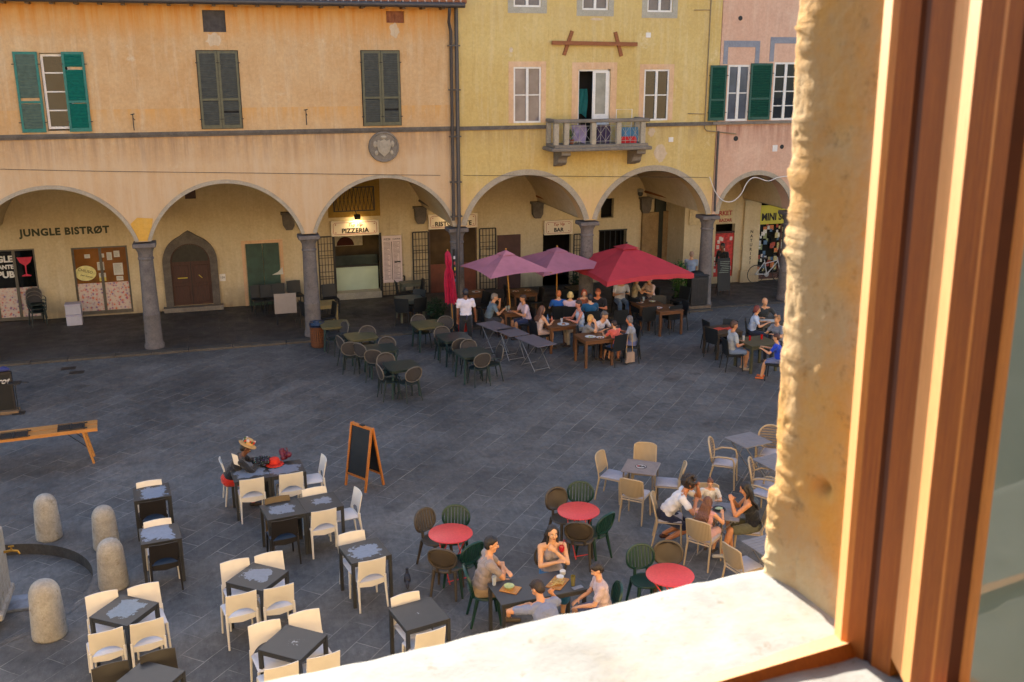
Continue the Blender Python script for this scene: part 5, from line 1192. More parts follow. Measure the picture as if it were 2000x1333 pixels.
toward("solid", 862.5, 1071.6, r1, "taupe solid backed chair in front of the left red table", G1, -6); toward("slot", 924, 1060, r1, "green slotted chair right of the left red table, next to the grey shirted man", G1, 12)
toward("solid", 1084.8, 955, r2, "taupe solid backed chair behind the red table near the seated woman", G1); toward("slot", 1134, 943, r2, "green slotted chair behind the red table between woman and beige chairs", G1)
toward("solid", 1130, 1019.6, r2, "taupe solid backed chair in front of the middle red table", G1, -5); toward("slot", 1185.6, 1003, r2, "green slotted chair right of the middle red table", G1)
toward("slot", 1250, 1066, r3, "green slotted chair behind the red table at the sill", G1, -15); toward("solid", 1305.6, 1059, r3, "taupe solid backed chair behind the red table at the sill", G1)
# slatted grey folding tables and beige chairs
def slat_table(cx, cy, rz, w, d, label, m_=None, group="grey slatted tables", logo=False):
    o = empty("folding_table", (cx, cy, 0), rz, label, "table", group); m_ = m_ or M_GREY; k = MB(); n = 9
    for q in range(n): y0_ = -d/2+d*q/n; k.box(-w/2, w/2, y0_+.003, y0_+d/n-.003, .722, .74)
    k.box(-w/2+.05, -w/2+.08, -d/2+.01, d/2-.01, .70, .7215); k.box(w/2-.08, w/2-.05, -d/2+.01, d/2-.01, .70, .7215); k.build("tabletop", m_, o)
    for s_ in (-1, 1):
        for y_ in (-d*.36, d*.36): k = MB(); k.tube((-s_*w*.38, y_, .705), (s_*w*.4, y_*.96, 0), .011); k.build("leg", m_, o, True)
    k = MB()
    for s_ in (-1, 1): k.tube((s_*w*.36, -d*.36, .06), (s_*w*.36, d*.36, .06), .009)
    k.build("stretcher", m_, o, True); return o
GS, GBe, GA = "grey slatted tables", "beige resin chairs", "beige slatted armchairs"
cx, cy, a = corners((1214, 920.5), (1281, 929), (1288, 903.5), (1225, 895.5))
BT = empty("logo_table", (cx, cy, 0), a, "beige square table with a round black and red emblem on its top", "table")
k = MB(); k.cbox((0, 0, .73), (.62, .62, .022), bev=.01); k.build("tabletop", patched("logo_top", (128, 116, 114), (134, 122, 118), 3, 1.2), BT)
k = MB(); k.lathe([(.105, 0), (.105, .0022)], (0, 0, .7415), 28); k.build("emblem", M_INK, BT)
k = MB(); k.lathe([(.09, 0), (.09, .002)], (0, 0, .744), 28); k.build("emblem_field", mat((176, 168, 164), .5), BT)
k = MB(); k.cbox((-.045, 0, .7475), (.05, .07, .002), rz=.3); k.build("emblem_red", M_RED, BT); text("2A", .1, (.02, 0, .7475), M_INK, BT, "emblem_letters", rot=(0, 0, 0), ext=.001, off=.006)
for sx in (-1, 1):
    for sy in (-1, 1): leg(BT, (sx*.26, sy*.26, .72), (sx*.28, sy*.28, 0), .016, .016, mat((110, 100, 92), .5))
c0 = Vector((cx, cy, 0))
toward("beige", 1171, 884, c0, "beige chair left of the emblem table", GBe); toward("beige", 1261, 866, c0, "beige chair behind the emblem table", GBe); toward("beige", 1233, 936, c0, "beige chair in front of the emblem table", GBe, -8); toward("beige", 1337, 906, c0, "beige chair right of the emblem table, behind the curly haired man", GBe)
ft = corners((1360, 1010), (1422, 1016), (1440, 985), (1385, 978)); slat_table(ft[0], ft[1], ft[2], .72, .66, "grey slatted table the family of four sits round", group=GS); FT = Vector((ft[0], ft[1], 0))
s1 = corners((1452, 876), (1514, 859), (1470, 846), (1410, 856)); slat_table(s1[0], s1[1], s1[2], .66, .64, "grey slatted table between two armchairs farthest up by the jamb", group=GS)
s2 = corners((1530, 915), (1545, 894), (1500, 890), (1483, 900)); slat_table(s2[0], s2[1]-.05, s1[2], .66, .64, "grey slatted table half hidden by the jamb, below the upper one", group=GS)
s3 = corners((1505, 1092), (1565, 1072), (1512, 1044), (1453, 1056)); slat_table(s3[0], s3[1], s3[2], .66, .66, "grey slatted table at the lower jamb beside the sill", group=GS)
chair("arm", 1388, 856, -35, "beige slatted armchair left of the farthest grey table", GA); chair("arm", 1466, 896, -35, "beige slatted armchair behind the woman in black", GA); chair("arm", 1507, 832, 235, "beige slatted armchair right of the farthest grey table by the jamb", GA)
chair("beige", 1428, 1066, 12, "beige chair seen from behind beside the lower grey table", GBe)
chair("arm", 1530, 925, 120, "beige slatted armchair almost hidden by the jamb", GA)
# green far tables
def green_table(px, py, rz, label, oval=False, yellow=False, leg_m=None):
    p = at(px, py, .72); o = empty("garden_table", (p.x, p.y, 0), rz, label, "table", "dark green tables"); s_ = .40; r = .12; pts = []
    for qx, qy, a0 in ((1, 1, 0), (-1, 1, 1), (-1, -1, 2), (1, -1, 3)):
        for t in range(6): a = (a0+t/5)*pi/2; pts.append((qx*(s_-r)+r*cos(a), qy*(s_-r)+r*sin(a)))
    k = MB(); k.flat(pts, .695, .72); k.flat([(x*.94, y*.94) for x, y in pts], .65, .6952); k.build("tabletop", mat((44, 56, 52), .4, .2, 5) if not yellow else mat((92, 88, 62), .4, .2, 5), o, True, 40)
    for sx in (-1, 1):
        for sy in (-1, 1): leg(o, (sx*.30, sy*.30, .66), (sx*.34, sy*.34, 0), .035, .026, mat((30, 56, 56), .5, .2), 6)
    return p
GW, GT_ = "round backed woven armchairs", "dark green tables"
gts = [(653, 632, 0, True, "green table beside the litter basket with a yellow tinted top"), (704.8, 655.8, .1, True, "green table second from the litter basket"), (742.6, 679, .1, False, "green table in the middle of the left diagonal row"), (784, 713.4, .1, False, "green table nearest us in the left diagonal row"),
       (834.4, 632.4, .1, True, "green table nearest the arcade in the right diagonal row"), (886.6, 657.6, .1, False, "green table in the middle of the right diagonal row, behind the waiter"), (922.6, 688, .1, False, "green table nearest us in the right diagonal row")]
for px, py, rz, yl, lb in gts: green_table(px, py, rz, lb, yellow=yl)
for px, py, f_, lb in ((674, 628, 200, "woven armchair right of the table beside the litter basket"), (717, 637, -95, "woven armchair behind the second green table"), (662, 656, 20, "woven armchair left of the second green table"), (683, 668, 80, "brown shaded woven armchair in front of the second green table"),
        (700, 670, 40, "woven armchair left of the middle green table of the left row"), (755, 658.5, -95, "woven armchair behind the middle green table of the left row"), (728, 683, 70, "woven armchair in front of the middle green table of the left row"),
        (752.5, 690, -90, "woven armchair behind the nearest table of the left row"), (739, 712, 10, "woven armchair left of the nearest table of the left row"), (809, 717, 110, "tan woven armchair in front of the nearest table of the left row"),
        (816, 615, -80, "woven armchair behind the far table of the right row"), (870, 618, -110, "woven armchair right behind the far table of the right row"), (862, 638, -85, "woven armchair behind the middle table of the right row"), (899, 661, 100, "woven armchair in front of the middle table of the right row"),
        (914, 664, -85, "woven armchair behind the nearest table of the right row"), (943, 690, 100, "woven armchair in front of the nearest table of the right row"), (978, 675, 185, "woven armchair right of the nearest table of the right row")):
    chair("wick", px, py, f_, lb, GW)
# folding table line
def xtable(c4, label, group="row of folding tables"):
    cx, cy, a = corners(*c4, z=.74); P = [at(*c, .74) for c in c4]; w = ((P[1]-P[0]).length+(P[2]-P[3]).length)/2; d = ((P[2]-P[1]).length+(P[3]-P[0]).length)/2
    o = empty("folding_table", (cx, cy, 0), a, label, "table", group); k = MB(); k.cbox((0, 0, .728), (w, d, .022), bev=.008); k.build("tabletop", M_FTOP, o)
    for s_ in (-1, 1):
        for y_ in (-d*.4, d*.4): k = MB(); k.tube((-s_*w*.3, y_, .71), (s_*w*.3, y_, 0), .009, n=6); k.build("leg", M_METAL, o)
    for s_ in (-1, 1):
        for z_ in (.04, .68): k = MB(); k.tube((s_*w*.28, -d*.4, z_), (s_*w*.28, d*.4, z_), .008, n=6); k.build("stretcher", M_METAL, o)
xtable(((930, 631), (971, 649), (1004, 640), (965, 627)), "folding table at the waiter's hand, farthest of the row"); xtable(((971, 645), (994, 658), (1037, 652), (1002, 639)), "folding table in the middle of the row"); xtable(((1005, 658), (1046, 677), (1092, 673), (1042, 654)), "folding table nearest us, its metal legs catching the light")
# wooden tables under the umbrellas
def oak_table(c, label, w=.8, d=.8, rz=.05, m_=None, group="wooden cafe tables"):
    p = at(*c, .75); o = empty("wooden_table", (p.x, p.y, 0), rz, label, "table", group); m_ = m_ or M_OAK
    k = MB(); k.cbox((0, 0, .735), (w, d, .03), bev=.004); k.build("tabletop", m_, o)
    k = MB(); a, b = w/2-.04, d/2-.04; k.box(-a, a, -b-.01, -b+.01, .64, .72); k.box(-a, a, b-.01, b+.01, .64, .72); k.box(-a-.01, -a+.01, -b+.01, b-.01, .64, .72); k.box(a-.01, a+.01, -b+.01, b-.01, .64, .72); k.build("apron", m_, o)
    for sx in (-1, 1):
        for sy in (-1, 1): k = MB(); k.cbox((sx*(w/2-.05), sy*(d/2-.05), .36), (.06, .06, .72)); k.build("leg", m_, o)
    return p
t_a = oak_table((1002, 606), "wooden table under the nearer lilac umbrella"); t_b = oak_table((1090, 632), "wooden table with a white tray under the second lilac umbrella"); t_c = oak_table((1160, 657), "wooden table with white plates in front of the seated family group", .85, .8)
t_d = oak_table((1262, 591), "laid wooden table left of the green bush"); t_e = oak_table((1300, 602), "laid wooden table in front of the green bush"); t_f = oak_table((1019, 567), "laid table in the arcade shade behind the lilac umbrellas", m_=mat((70, 50, 40), .5), z=0) if 0 else oak_table((1019, 569), "laid table in the arcade shade behind the lilac umbrellas")
t_g = oak_table((930, 571), "wooden table behind the waiter's head", .7, .7); t_h = oak_table((1128, 562), "dark table behind the group under the red umbrella", .7, .7, m_=M_TBL)
t_i = oak_table((1412, 643), "dark table with red napkins near the jamb", .8, .8, m_=mat((60, 48, 36), .5, .2)); t_j = oak_table((1478, 666), "dark table with red cups among the people by the jamb", .85, .85, m_=mat((78, 74, 50), .5, .2)); t_k = oak_table((1500, 627), "table with white papers before the man in the dark shirt", .8, .7, m_=mat((70, 66, 60), .5, .2))
t_l = oak_table((800, 582), "grey green table in the arcade by the pink menu board", .8, .8, m_=mat((92, 96, 84), .5, .2), group=GT_); t_m = oak_table((805, 551), "grey green table against the lattice gate", .8, .5, m_=mat((92, 96, 84), .5, .2), group=GT_)
t_n = oak_table((634, 592), "pale yellow table behind the column with the litter basket", .7, .75, m_=mat((150, 130, 84), .5, .2), group=GT_)
# litter: plates, glasses
M_PLATE = mat((206, 204, 200), .35, .04); M_GLS = mat((150, 160, 160), .1, .1, spec=.8)
def plate(p, dx, dy, lab, food=None, r=.11):
    o = empty("plate", (p.x+dx, p.y+dy, .7505), 0, lab, "plate"); k = MB(); k.lathe([(r*.6, 0), (r, .014), (r*.97, .016), (r*.6, .005), (.005, .005)], n=20); k.build("dish", M_PLATE, o, True)
    if food: k = MB(); rr = random.Random(int(p.x*100)); [k.ball((rr.uniform(-.05, .05), rr.uniform(-.05, .05), .012), (.028, .025, .014), 6) for _ in range(6)]; k.build("food", food, o, True)
def tumbler(p, dx, dy, lab, col=(150, 160, 160), h=.12, r=.035, cat="glass", z=.7505):
    k = MB(); k.lathe([(r*.8, 0), (r, h), (r*.9, h), (r*.7, h*.12), (.003, h*.1)], n=14); o = k.build("drinking_glass", mat(col, .12, .1, spec=.8), None, True); o.location = (p.x+dx, p.y+dy, z); tag(o, lab, cat)
def bottle(p, dx, dy, lab, col, h=.26):
    k = MB(); k.lathe([(.034, 0), (.036, .02), (.036, h*.6), (.014, h*.78), (.013, h)], n=12); o = k.build("bottle", mat(col, .15, .1, spec=.8), None, True); o.location = (p.x+dx, p.y+dy, .7505); tag(o, lab, "bottle")
FOOD = mat((168, 104, 50), .6, .4, 30); FOODG = mat((150, 150, 80), .6, .4, 30)
bottle(t_b, -.28, .1, "blue water bottle on the table under the second lilac umbrella", (20, 90, 150)); bottle(t_b, -.14, .14, "red ketchup bottle on the table under the second lilac umbrella", (140, 20, 20), .2); tumbler(t_b, .12, .05, "clear glass on the table with the blue bottle", (180, 184, 190))
plate(t_b, .1, -.15, "white tray of food on the table with the blue bottle", FOOD, .17)
plate(t_c, -.12, -.05, "large white plate before the blonde woman", FOODG, .15); plate(t_c, .1, -.2, "white plate near the corner of the family group's table", FOOD)
tumbler(t_a, -.1, .1, "clear glass left on the table under the nearer umbrella"); tumbler(t_a, -.2, .02, "second clear glass beside the grey shirted man"); plate(t_a, -.12, -.18, "plate on the table under the nearer umbrella", FOOD)
plate(t_d, -.2, 0, "plate at the left of the laid table by the bush", FOOD); plate(t_d, .22, .05, "plate at the right of the laid table by the bush", FOODG); tumbler(t_d, 0, .2, "glass on the laid table left of the bush"); plate(t_e, -.2, .05, "plate at the left of the laid table before the bush", FOOD); plate(t_e, .2, -.05, "plate at the right of the laid table before the bush", FOODG)
plate(t_f, -.2, 0, "plate at the left of the shaded laid table", FOOD); plate(t_f, .2, 0, "plate at the right of the shaded laid table", FOOD); plate(t_g, 0, 0, "plate on the table behind the waiter", FOOD, .14)
REDN = mat((190, 60, 44), .6, .2)
for p, dx, dy, lab in ((t_i, -.12, .02, "red napkin at the left on the dark table by the jamb"), (t_i, .2, -.02, "red napkin at the right on the dark table by the jamb")):
    k = MB(); k.cbox((0, 0, .008), (.3, .2, .015), rz=.3); o = k.build("napkin", REDN); o.location = (p.x+dx, p.y+dy, .7505); tag(o, lab, "napkin")
tumbler(t_j, -.15, .1, "red drink left on the table among the people by the jamb", (170, 20, 24)); tumbler(t_j, .2, .1, "red cup right on the table among the people by the jamb", (180, 20, 16)); tumbler(t_j, -.3, .16, "white cup on the table among the people by the jamb", (200, 200, 200))
k = MB(); k.cbox((0, 0, .004), (.42, .3, .006), rz=-.3); o = k.build("paper", M_PAPER); o.location = (t_k.x, t_k.y, .7505); tag(o, "white menu papers on the table before the man in the dark shirt", "papers")
# black chairs
GBk = "black wicker chairs"
for px, py, f_, lb in ((1245, 634, 185, "blue black chair right of the family group"), (1377, 626, 0, "black chair at the far left of the napkin table"), (1388, 641, 20, "black chair at the near left of the napkin table"), (1428, 624, 215, "black chair right behind the napkin table"),
        (1214, 606, 90, "black chair in front of the laid table left of the bush") , (1322, 597, 100, "black chair in front of the laid table before the bush"), (1341, 588, 180, "black chair right of the laid table before the bush"), (1270, 600, 90, "black chair in front of the laid table, near its wooden corner leg"),
        (1287, 577, 250, "black chair behind the laid tables"), (1238, 583, 30, "black chair left of the laid tables under the red umbrella"),
        (771, 549, 0, "black chair left of the table against the lattice gate"), (828, 545, 180, "black chair right of the table against the lattice gate"), (783, 584, 60, "black chair at the near left of the arcade table by the menu board"), (822, 582, 110, "black chair at the near right of the arcade table by the menu board"), (820, 565, 230, "black chair behind the arcade table by the menu board"),
        (501, 557, -80, "black chair left in the group beside the green door"), (520, 556, -80, "black chair in the middle of the group beside the green door"), (541, 554, -80, "black chair right of the white board stand"), (572, 548, -80, "black chair between the white board and the column"),
        (588, 589, 20, "black chair left of the yellow table behind the column"), (655, 590, 190, "black chair right of the yellow table behind the column"), (640, 555, -80, "black chair behind the yellow table at the pizzeria gate"),
        (1060, 562, 180, "black chair at the shaded laid table"), (985, 556, 0, "black chair left of the shaded laid table"), (1340, 560, 200, "black chair beyond the bush"), (952, 570, 200, "black chair by the table behind the waiter"), (1104, 566, 60, "black chair near the bar doorway")):
    chair("black", px, py, f_, lb, GBk, z=(.06 if py < 600 and px < 850 else 0))
# ================================================================ street objects
# stone bollards
M_BOL = stone("bollard_stone", (146, 140, 132), (176, 172, 164), 5, (128, 116, 98), bs=.6)
def bollard(px, py, h, r, label, lean=0):
    p = at(px, py, 0); k = MB(); pr = [(r*1.03, 0), (r*1.06, .03), (r*1.0, h*.4), (r*.93, h*.72)]
    for q in range(1, 9): a = q/8*pi/2; pr.append((max(.01, r*.93*cos(a)**.8), h*.72+h*.28*sin(a)))
    rr = random.Random(px); n = 36; k.lathe(pr, n=n)
    for i, v in enumerate(k.v): s_ = 1+.03*mn.noise(Vector((v.x*6+px, v.y*6, v.z*4))); v.x *= s_; v.y *= s_
    o = k.build("stone_bollard", M_BOL, None, True, 180); o.location = p; o.rotation_euler = (0, lean, rr.uniform(0, 6)); tag(o, label, "bollard", "pale stone bollards")
bollard(97, 1050, .80, .20, "pale rounded stone bollard farthest back by the sunken ring"); bollard(209, 1068, .74, .20, "pale stone bollard partly hidden behind another"); bollard(223, 1145, .80, .21, "pale stone bollard in front of the hidden one, touching the ring"); bollard(98, 1240, .86, .225, "weathered dark streaked stone bollard nearest us at the lower left")
# fountain pillar with tap
p = at(8, 1205, 0); q_ = at(14, 1062, 0); o = empty("fountain", (p.x-.33, p.y+.35, 0), 0, "square stone fountain pillar with a brass tap at the left edge", "fountain")
k = MB(); k.cbox((0, 0, .55), (.62, .9, 1.1), bev=.02); k.cbox((0, 0, .06), (.7, 1.0, .12), bev=.02); k.build("pillar", M_BOL, o)
k = MB(); k.path([(.3, .3, .72), (.42, .3, .73), (.5, .3, .71), (.52, .3, .66)], [.022, .018, .018, .016], 8); k.tube((.42, .3, .73), (.42, .3, .8), .012); k.tube((.38, .3, .8), (.46, .3, .8), .012); k.build("tap", mat((176, 136, 60), .35, .1, metal=.8), o, True)
p = at(42, 1180, -.19); k = MB(); k.cbox((0, 0, .02), (.5, .45, .05), bev=.01); o = k.build("drain_slab", mat((112, 120, 134), .6, .3, 9)); o.location = (p.x, p.y, -.19); tag(o, "pale blue grey slab at the fountain foot", "slab")
# long bench table with grill racks at the left
p0, p1 = at(189, 832, .76), at(-60, 862, .76); pb = at(178, 822, .76)
c = (p0+p1)/2; a = atan2(p0.y-p1.y, p0.x-p1.x); L = (p0-p1).length
o = empty("plank_table", (c.x, c.y+.12, 0), a, "long narrow folding table of honey coloured planks at the left edge", "table")
M_HON = wood("honey_wood", (166, 104, 44), (204, 146, 78), 5, (1, 10, 10), .5)
k = MB(); k.cbox((0, -.14, .745), (L, .24, .03), bev=.006); k.cbox((0, .14, .745), (L, .24, .03), bev=.006); k.cbox((L/2-.06, 0, .72), (.07, .5, .022)); k.cbox((0, -.25, .72), (L, .025, .05)); k.build("tabletop", M_HON, o)
for sx in (-1, 1):
    for sy in (-1, 1): leg(o, (sx*(L/2-.28), sy*.19, .73), (sx*(L/2-.14), sy*.2, 0), .028, .026, M_HON, 6)
k = MB()
for sy in (-.19, .19): k.tube((L/2-.22, sy, .35), (L/2-.6, sy, .72), .008)
k.build("brace", M_IRON, o)
def rack(px, py, label):
    q = at(px, py, .79); o = empty("grill_rack", (q.x, q.y, .765), a, label, "rack", "black wire racks"); k = MB()
    for z in (.0, .03):
        for i in range(7): y = -.16+.32*i/6; k.tube((-.24, y, z+.012), (.24, y, z+.012), .006, n=5)
        for x in (-.24, 0, .24): k.tube((x, -.16, z+.012), (x, .16, z+.012), .009, n=5)
    k.build("wire_grid", M_IRON, o); k = MB(); k.tube((.24, -.16, .02), (.3, -.16, .03), .012); k.tube((.24, .16, .02), (.3, .16, .03), .012); k.build("handle", M_IRON, o)
rack(139, 834, "black wire rack lying near the end of the plank table"); rack(27, 850, "black wire rack lying at the left of the plank table")
# framed black board on its base with a blue bundle and a stand
p = at(4, 808, 0); o = empty("bar_board", (p.x, p.y, 0), .02, "black board with looping white script on a timber base at the left edge", "board")
k = MB(); k.cbox((-.1, 0, .5), (.75, .06, .86)); k.build("panel", M_BLACK, o)
k = MB(); k.cbox((-.1, 0, .96), (.82, .1, .05)); k.cbox((.29, 0, .5), (.04, .1, .9)); k.build("frame", mat((40, 34, 34), .5), o)
k = MB(); k.cbox((-.1, 0, .04), (.95, .3, .08), bev=.01); k.build("timber_base", mat((120, 96, 70), .7, .2), o)
text("Bistrot", .2, (-.03, -.034, .78), M_WHITE, o, "script", shear=.4, off=.004); 
k = MB(); rr = random.Random(4)
for _ in range(7): k.ball((rr.uniform(-.3, .25), rr.uniform(-.03, .05), 1.02+rr.uniform(0, .05)), (rr.uniform(.08, .14), .07, .05), 10)
o = k.build("folded_bag", mat((52, 56, 110), .8, .3, 12), None, True); o.location = (p.x, p.y, 0); tag(o, "blue cloth bag lying on top of the black board", "bag")
p = at(37, 808, 0); o = empty("tripod_stand", (p.x, p.y, 0), 0, "thin black stand with a flat top beside the black board", "stand"); k = MB(); k.tube((0, 0, 0), (0, 0, .72), .011); k.build("pole", M_IRON, o)
k = MB(); k.cbox((0, 0, .74), (.26, .2, .03)); k.tube((-.3, .02, .78), (.3, .0, .73), .01); k.build("top_plate", M_IRON, o); k = MB(); k.cbox((0, 0, .012), (.26, .2, .024), bev=.005); k.build("foot", M_IRON, o)
# manhole covers
for px, py, lb in ((134, 720, "small rusty drain cover by the left kerb"), (150, 728, "dark drain cover just below the other by the left kerb")):
    p = at(px, py, 0); k = MB(); k.cbox((0, 0, .004), (.36, .26, .006)); 
    for q in range(6): k.cbox((-.14+q*.055, 0, .009), (.012, .2, .004))
    o = k.build("drain_cover", mat((58, 50, 46), .6, .3)); o.location = p; tag(o, lb, "drain cover")
# A-frame board
pa, pb, pc = at(674, 947, 0), at(715, 963, 0), at(757, 950, 0)
ang = atan2(pb.y-pa.y, pb.x-pa.x); W_ = (pb-pa).length; c = (pa+pb)/2; nrm = Vector((-sin(ang), cos(ang), 0)); dep_ = (pc-pb).dot(nrm)
o = empty("sandwich_board", (c.x, c.y, 0), ang, "honey framed sandwich board with blank blackboards standing alone", "board"); HH = 1.22; M_HW = wood("board_frame_wood", (166, 92, 28), (200, 126, 52), 5, (10, 10, 1), .45)
for s_, nm in ((0, "front_panel"), (1, "rear_panel")):
    y0_, y1_ = (0, dep_*.47) if not s_ else (dep_, dep_*.53)
    def lp_(t): return y0_+(y1_-y0_)*t
    k = MB()
    for sx in (-1, 1): k.path([(sx*(W_/2-.02), lp_(0), 0), (sx*(W_/2-.02), lp_(1), HH)], .026, 4)
    for t in (.2, .98): k.path([(-W_/2+.03, lp_(t), HH*t), (W_/2-.03, lp_(t), HH*t)], .024, 4)
    f = k.build(nm, M_HW, o); f["hassub"] = 1
    k = MB(); k.sheet(lambda u, v: ((u-.5)*(W_-.08), lp_(.21+.76*v), HH*(.21+.76*v)), 1, 1, .008); k.build("blackboard", mat((16, 20, 26), .6, .3, 4), f)
k = MB(); k.cbox((0, dep_*.5, HH+.0), (.1, .07, .02)); k.build("hinge", M_IRON, o)
# litter basket with slatted wood, dark bin, bush planters, white boxes
p = at(622, 678, 0); o = empty("litter_bin", (p.x, p.y, 0), 0, "slatted wooden litter bin with a blue bag beside the second column", "litter bin")
k = MB()
for q in range(22): a_ = 2*pi*q/22; k.cbox((.2*cos(a_), .2*sin(a_), .33), (.012, .045, .56), rz=a_)
k.build("slats", mat((110, 64, 34), .7, .2, 8), o); k = MB()
for z in (.06, .14, .22, .3, .38, .46, .54, .6): k.lathe([(.204, z), (.212, z), (.212, z+.014), (.204, z+.014)], n=24)
k.lathe([(.19, .02), (.19, .05)], n=24); k.build("hoops", mat((86, 50, 28), .6), o)
k = MB(); k.lathe([(.17, .56), (.22, .63), (.235, .68), (.2, .74), (.15, .72), (.12, .66)], n=20)
for i, v in enumerate(k.v): v.z += .03*mn.noise(v*14)
k.build("bin_bag", mat((24, 40, 66), .35, .4, 20), o, True)
p = at(1358, 602, 0); o = empty("litter_bin", (p.x, p.y, 0), 0, "square dark metal bin on a timber base left of the right column", "litter bin"); k = MB(); k.cbox((0, 0, .62), (.62, .5, .95), bev=.02); k.cbox((0, 0, 1.12), (.66, .54, .05), bev=.02)
for q in range(7): k.cbox((-.24+q*.08, -.255, .6), (.02, .014, .8))
k.build("bin_body", mat((40, 38, 40), .6, .3), o); k = MB(); k.ball((0, 0, 1.15), (.26, .2, .1), 14); k.build("bin_bag", M_BLACK, o, True); k = MB(); k.cbox((0, 0, .07), (.8, .64, .14), bev=.01); k.build("base", mat((110, 92, 74), .8, .3), o)
p = at(1325, 603, 0); potplant(p.x, p.y, 0, 1.2, .26, M_LEAF, "bright green bush in a dark planter beside the black bin", (30, 30, 32), 3, 900, .4, .22, .09)
p = at(853, 640, 0); potplant(p.x, p.y, 0, .62, .3, M_LEAFD, "dark green shrub in a planter left of the waiter", (34, 38, 34), 5, 800, .3, .2, .08)
p = at(1126, 588, 0); potplant(p.x, p.y, 0, .8, .22, M_LEAFD, "dark leafy plant behind the group under the umbrellas", (30, 30, 32), 6, 400, .3, .18, .09)
for z_, lb in ((.06, "white polystyrene box standing on the arcade floor"), (.395, "white polystyrene box with a lid on top of the other")):
    p = at(146, 636, .06); o = empty("polystyrene_box", (p.x, p.y+.15, z_), .04, lb, "box", "two stacked polystyrene boxes"); k = MB(); k.cbox((0, 0, .14), (.44, .36, .28), bev=.012); k.build("body", mat((178, 174, 184), .8, .04), o); k = MB(); k.cbox((0, 0, .305), (.46, .38, .05), bev=.014); k.build("lid", mat((184, 176, 190), .8, .04), o)
# stack of wicker chairs by the left shopfront
p = at(76, 636, .06)
for q in range(3): chair_at("wick", p.x, p.y+.04*q, -70, ("bottom", "middle", "top")[q]+" armchair of the dark stack by the left shopfront", "stacked dark armchairs", .06+.11*q)
# white board on a stand beside the chairs
p = at(560, 634, .06); o = empty("notice_board", (p.x, p.y, .06), 0, "pale blank board on a thin stand in front of the black chairs", "board"); k = MB(); k.cbox((0, 0, .66), (.66, .025, .62)); k.build("panel", mat((150, 138, 130), .6, .06), o)
for sx in (-.28, .28): k = MB(); k.tube((sx, .02, 0), (sx, .02, .4), .014); k.build("leg", M_IRON, o)
# chalk menu on an easel by the right column
p = at(1411, 580, 0); o = empty("chalk_menu", (p.x, p.y, 0), 0, "tall black chalk menu easel beside the right column", "menu board"); k = MB(); k.cbox((0, 0, .78), (.48, .03, 1.12), rx=-.12); k.build("blackboard", M_BLACK, o); k = MB()
rr = random.Random(8)
for q in range(15): k.cbox((rr.uniform(-.03, .03), -.018+.008*q-.05, 1.24-q*.064), (rr.uniform(.28, .38), .002, .014), rx=-.12)
k.build("chalk_lines", mat((130, 140, 130), .8), o); k = MB(); k.tube((-.22, -.1, 0), (-.22, .0, .7), .014); k.tube((.22, -.1, 0), (.22, 0, .7), .014); k.tube((-.15, .25, 0), (-.1, .05, 1.1), .012); k.tube((.15, .25, 0), (.1, .05, 1.1), .012); k.build("stand", M_IRON, o)
# umbrellas
def umbrella(base, apexpx, zt_, half, rz, label, m_, mp, val=0.0, drop=.5, z0=0, fin=True, lean=(0, 0)):
    p = at(*base, 0); A_ = atY(apexpx[0], apexpx[1], p.y); o = empty("umbrella", (p.x, p.y, 0), rz, label, "umbrella", "open square umbrellas")
    ht = zt_ or A_.z; off = Vector((A_.x-p.x, 0, 0)) if True else Vector()
    off.rotate(Matrix.Rotation(-rz, 3, 'Z')); k = MB(); n = 14; ze = ht-drop
    def f(side, u, v):         # u along edge, v from apex to edge
        a = [(-1, -1), (1, -1), (1, 1), (-1, 1)]; p0_, p1_ = a[side], a[(side+1) % 4]; x = (p0_[0]+(p1_[0]-p0_[0])*u)*half*v; y = (p0_[1]+(p1_[1]-p0_[1])*u)*half*v
        sag = .10*v*sin(pi*u)*1.0; return (off.x*(1-v*.0)+x*(1-.05*sin(pi*u)*v), off.y+y*(1-.05*sin(pi*u)*v), ht-drop*v**1.12+sag*.55*v-.05*sin(pi*v)*(1-abs(2*u-1)))
    for sd in range(4):
        k.sheet(lambda u, v: f(sd, u, v), n, 10, .004, (0, 0, 1))
    k.build("canopy", m_, o, True, 60)
    if val:
        k = MB()
        for sd in range(4): k.sheet(lambda u, v: (lambda q: (q[0]*1.0, q[1], q[2]-val*v+.012*sin(u*25)*v))(f(sd, u, 1)), 24, 1, .004, (0, 0, .0) if 0 else (.003, .003, 0))
        k.build("valance", m_, o, True)
    k = MB(); 
    for sd in range(4): k.sheet(lambda u, v: (lambda q: (off.x+(q[0]-off.x)*.2, off.y+(q[1]-off.y)*.2, ht+.05-.11*v))(tuple(f(sd, u, 1))) if v > 0 else (off.x, off.y, ht+.06), 6, 1, .004, (0, 0, 1))
    k.build("vent_cap", m_, o, True, 60)
    k = MB(); k.path([(0, 0, 0), (off.x, off.y, ht+.05)], [.024, .02], 8); k.ball((off.x, off.y, ht+.09), .03); k.build("pole", mp, o, True)
    for sx, sy in ((-1, -1), (1, -1), (1, 1), (-1, 1)):
        k = MB(); e = Vector((off.x+sx*half*.97, off.y+sy*half*.97, ze+.0-.03)); t = Vector((off.x, off.y, ht-.03)); k.path([t, t+(e-t)*.5+Vector((0, 0, -.035)), e], .011, 5); k.tube((off.x*.8, off.y*.8, ht-.55), t+(e-t)*.5+Vector((0, 0, -.035)), .009, n=5); k.build("rib", mp, o)
    k = MB(); k.cbox((0, 0, .035), (.5, .5, .07), bev=.02); k.tube((0, 0, .07), (0, 0, .3), .035); k.build("base", M_IRON, o)
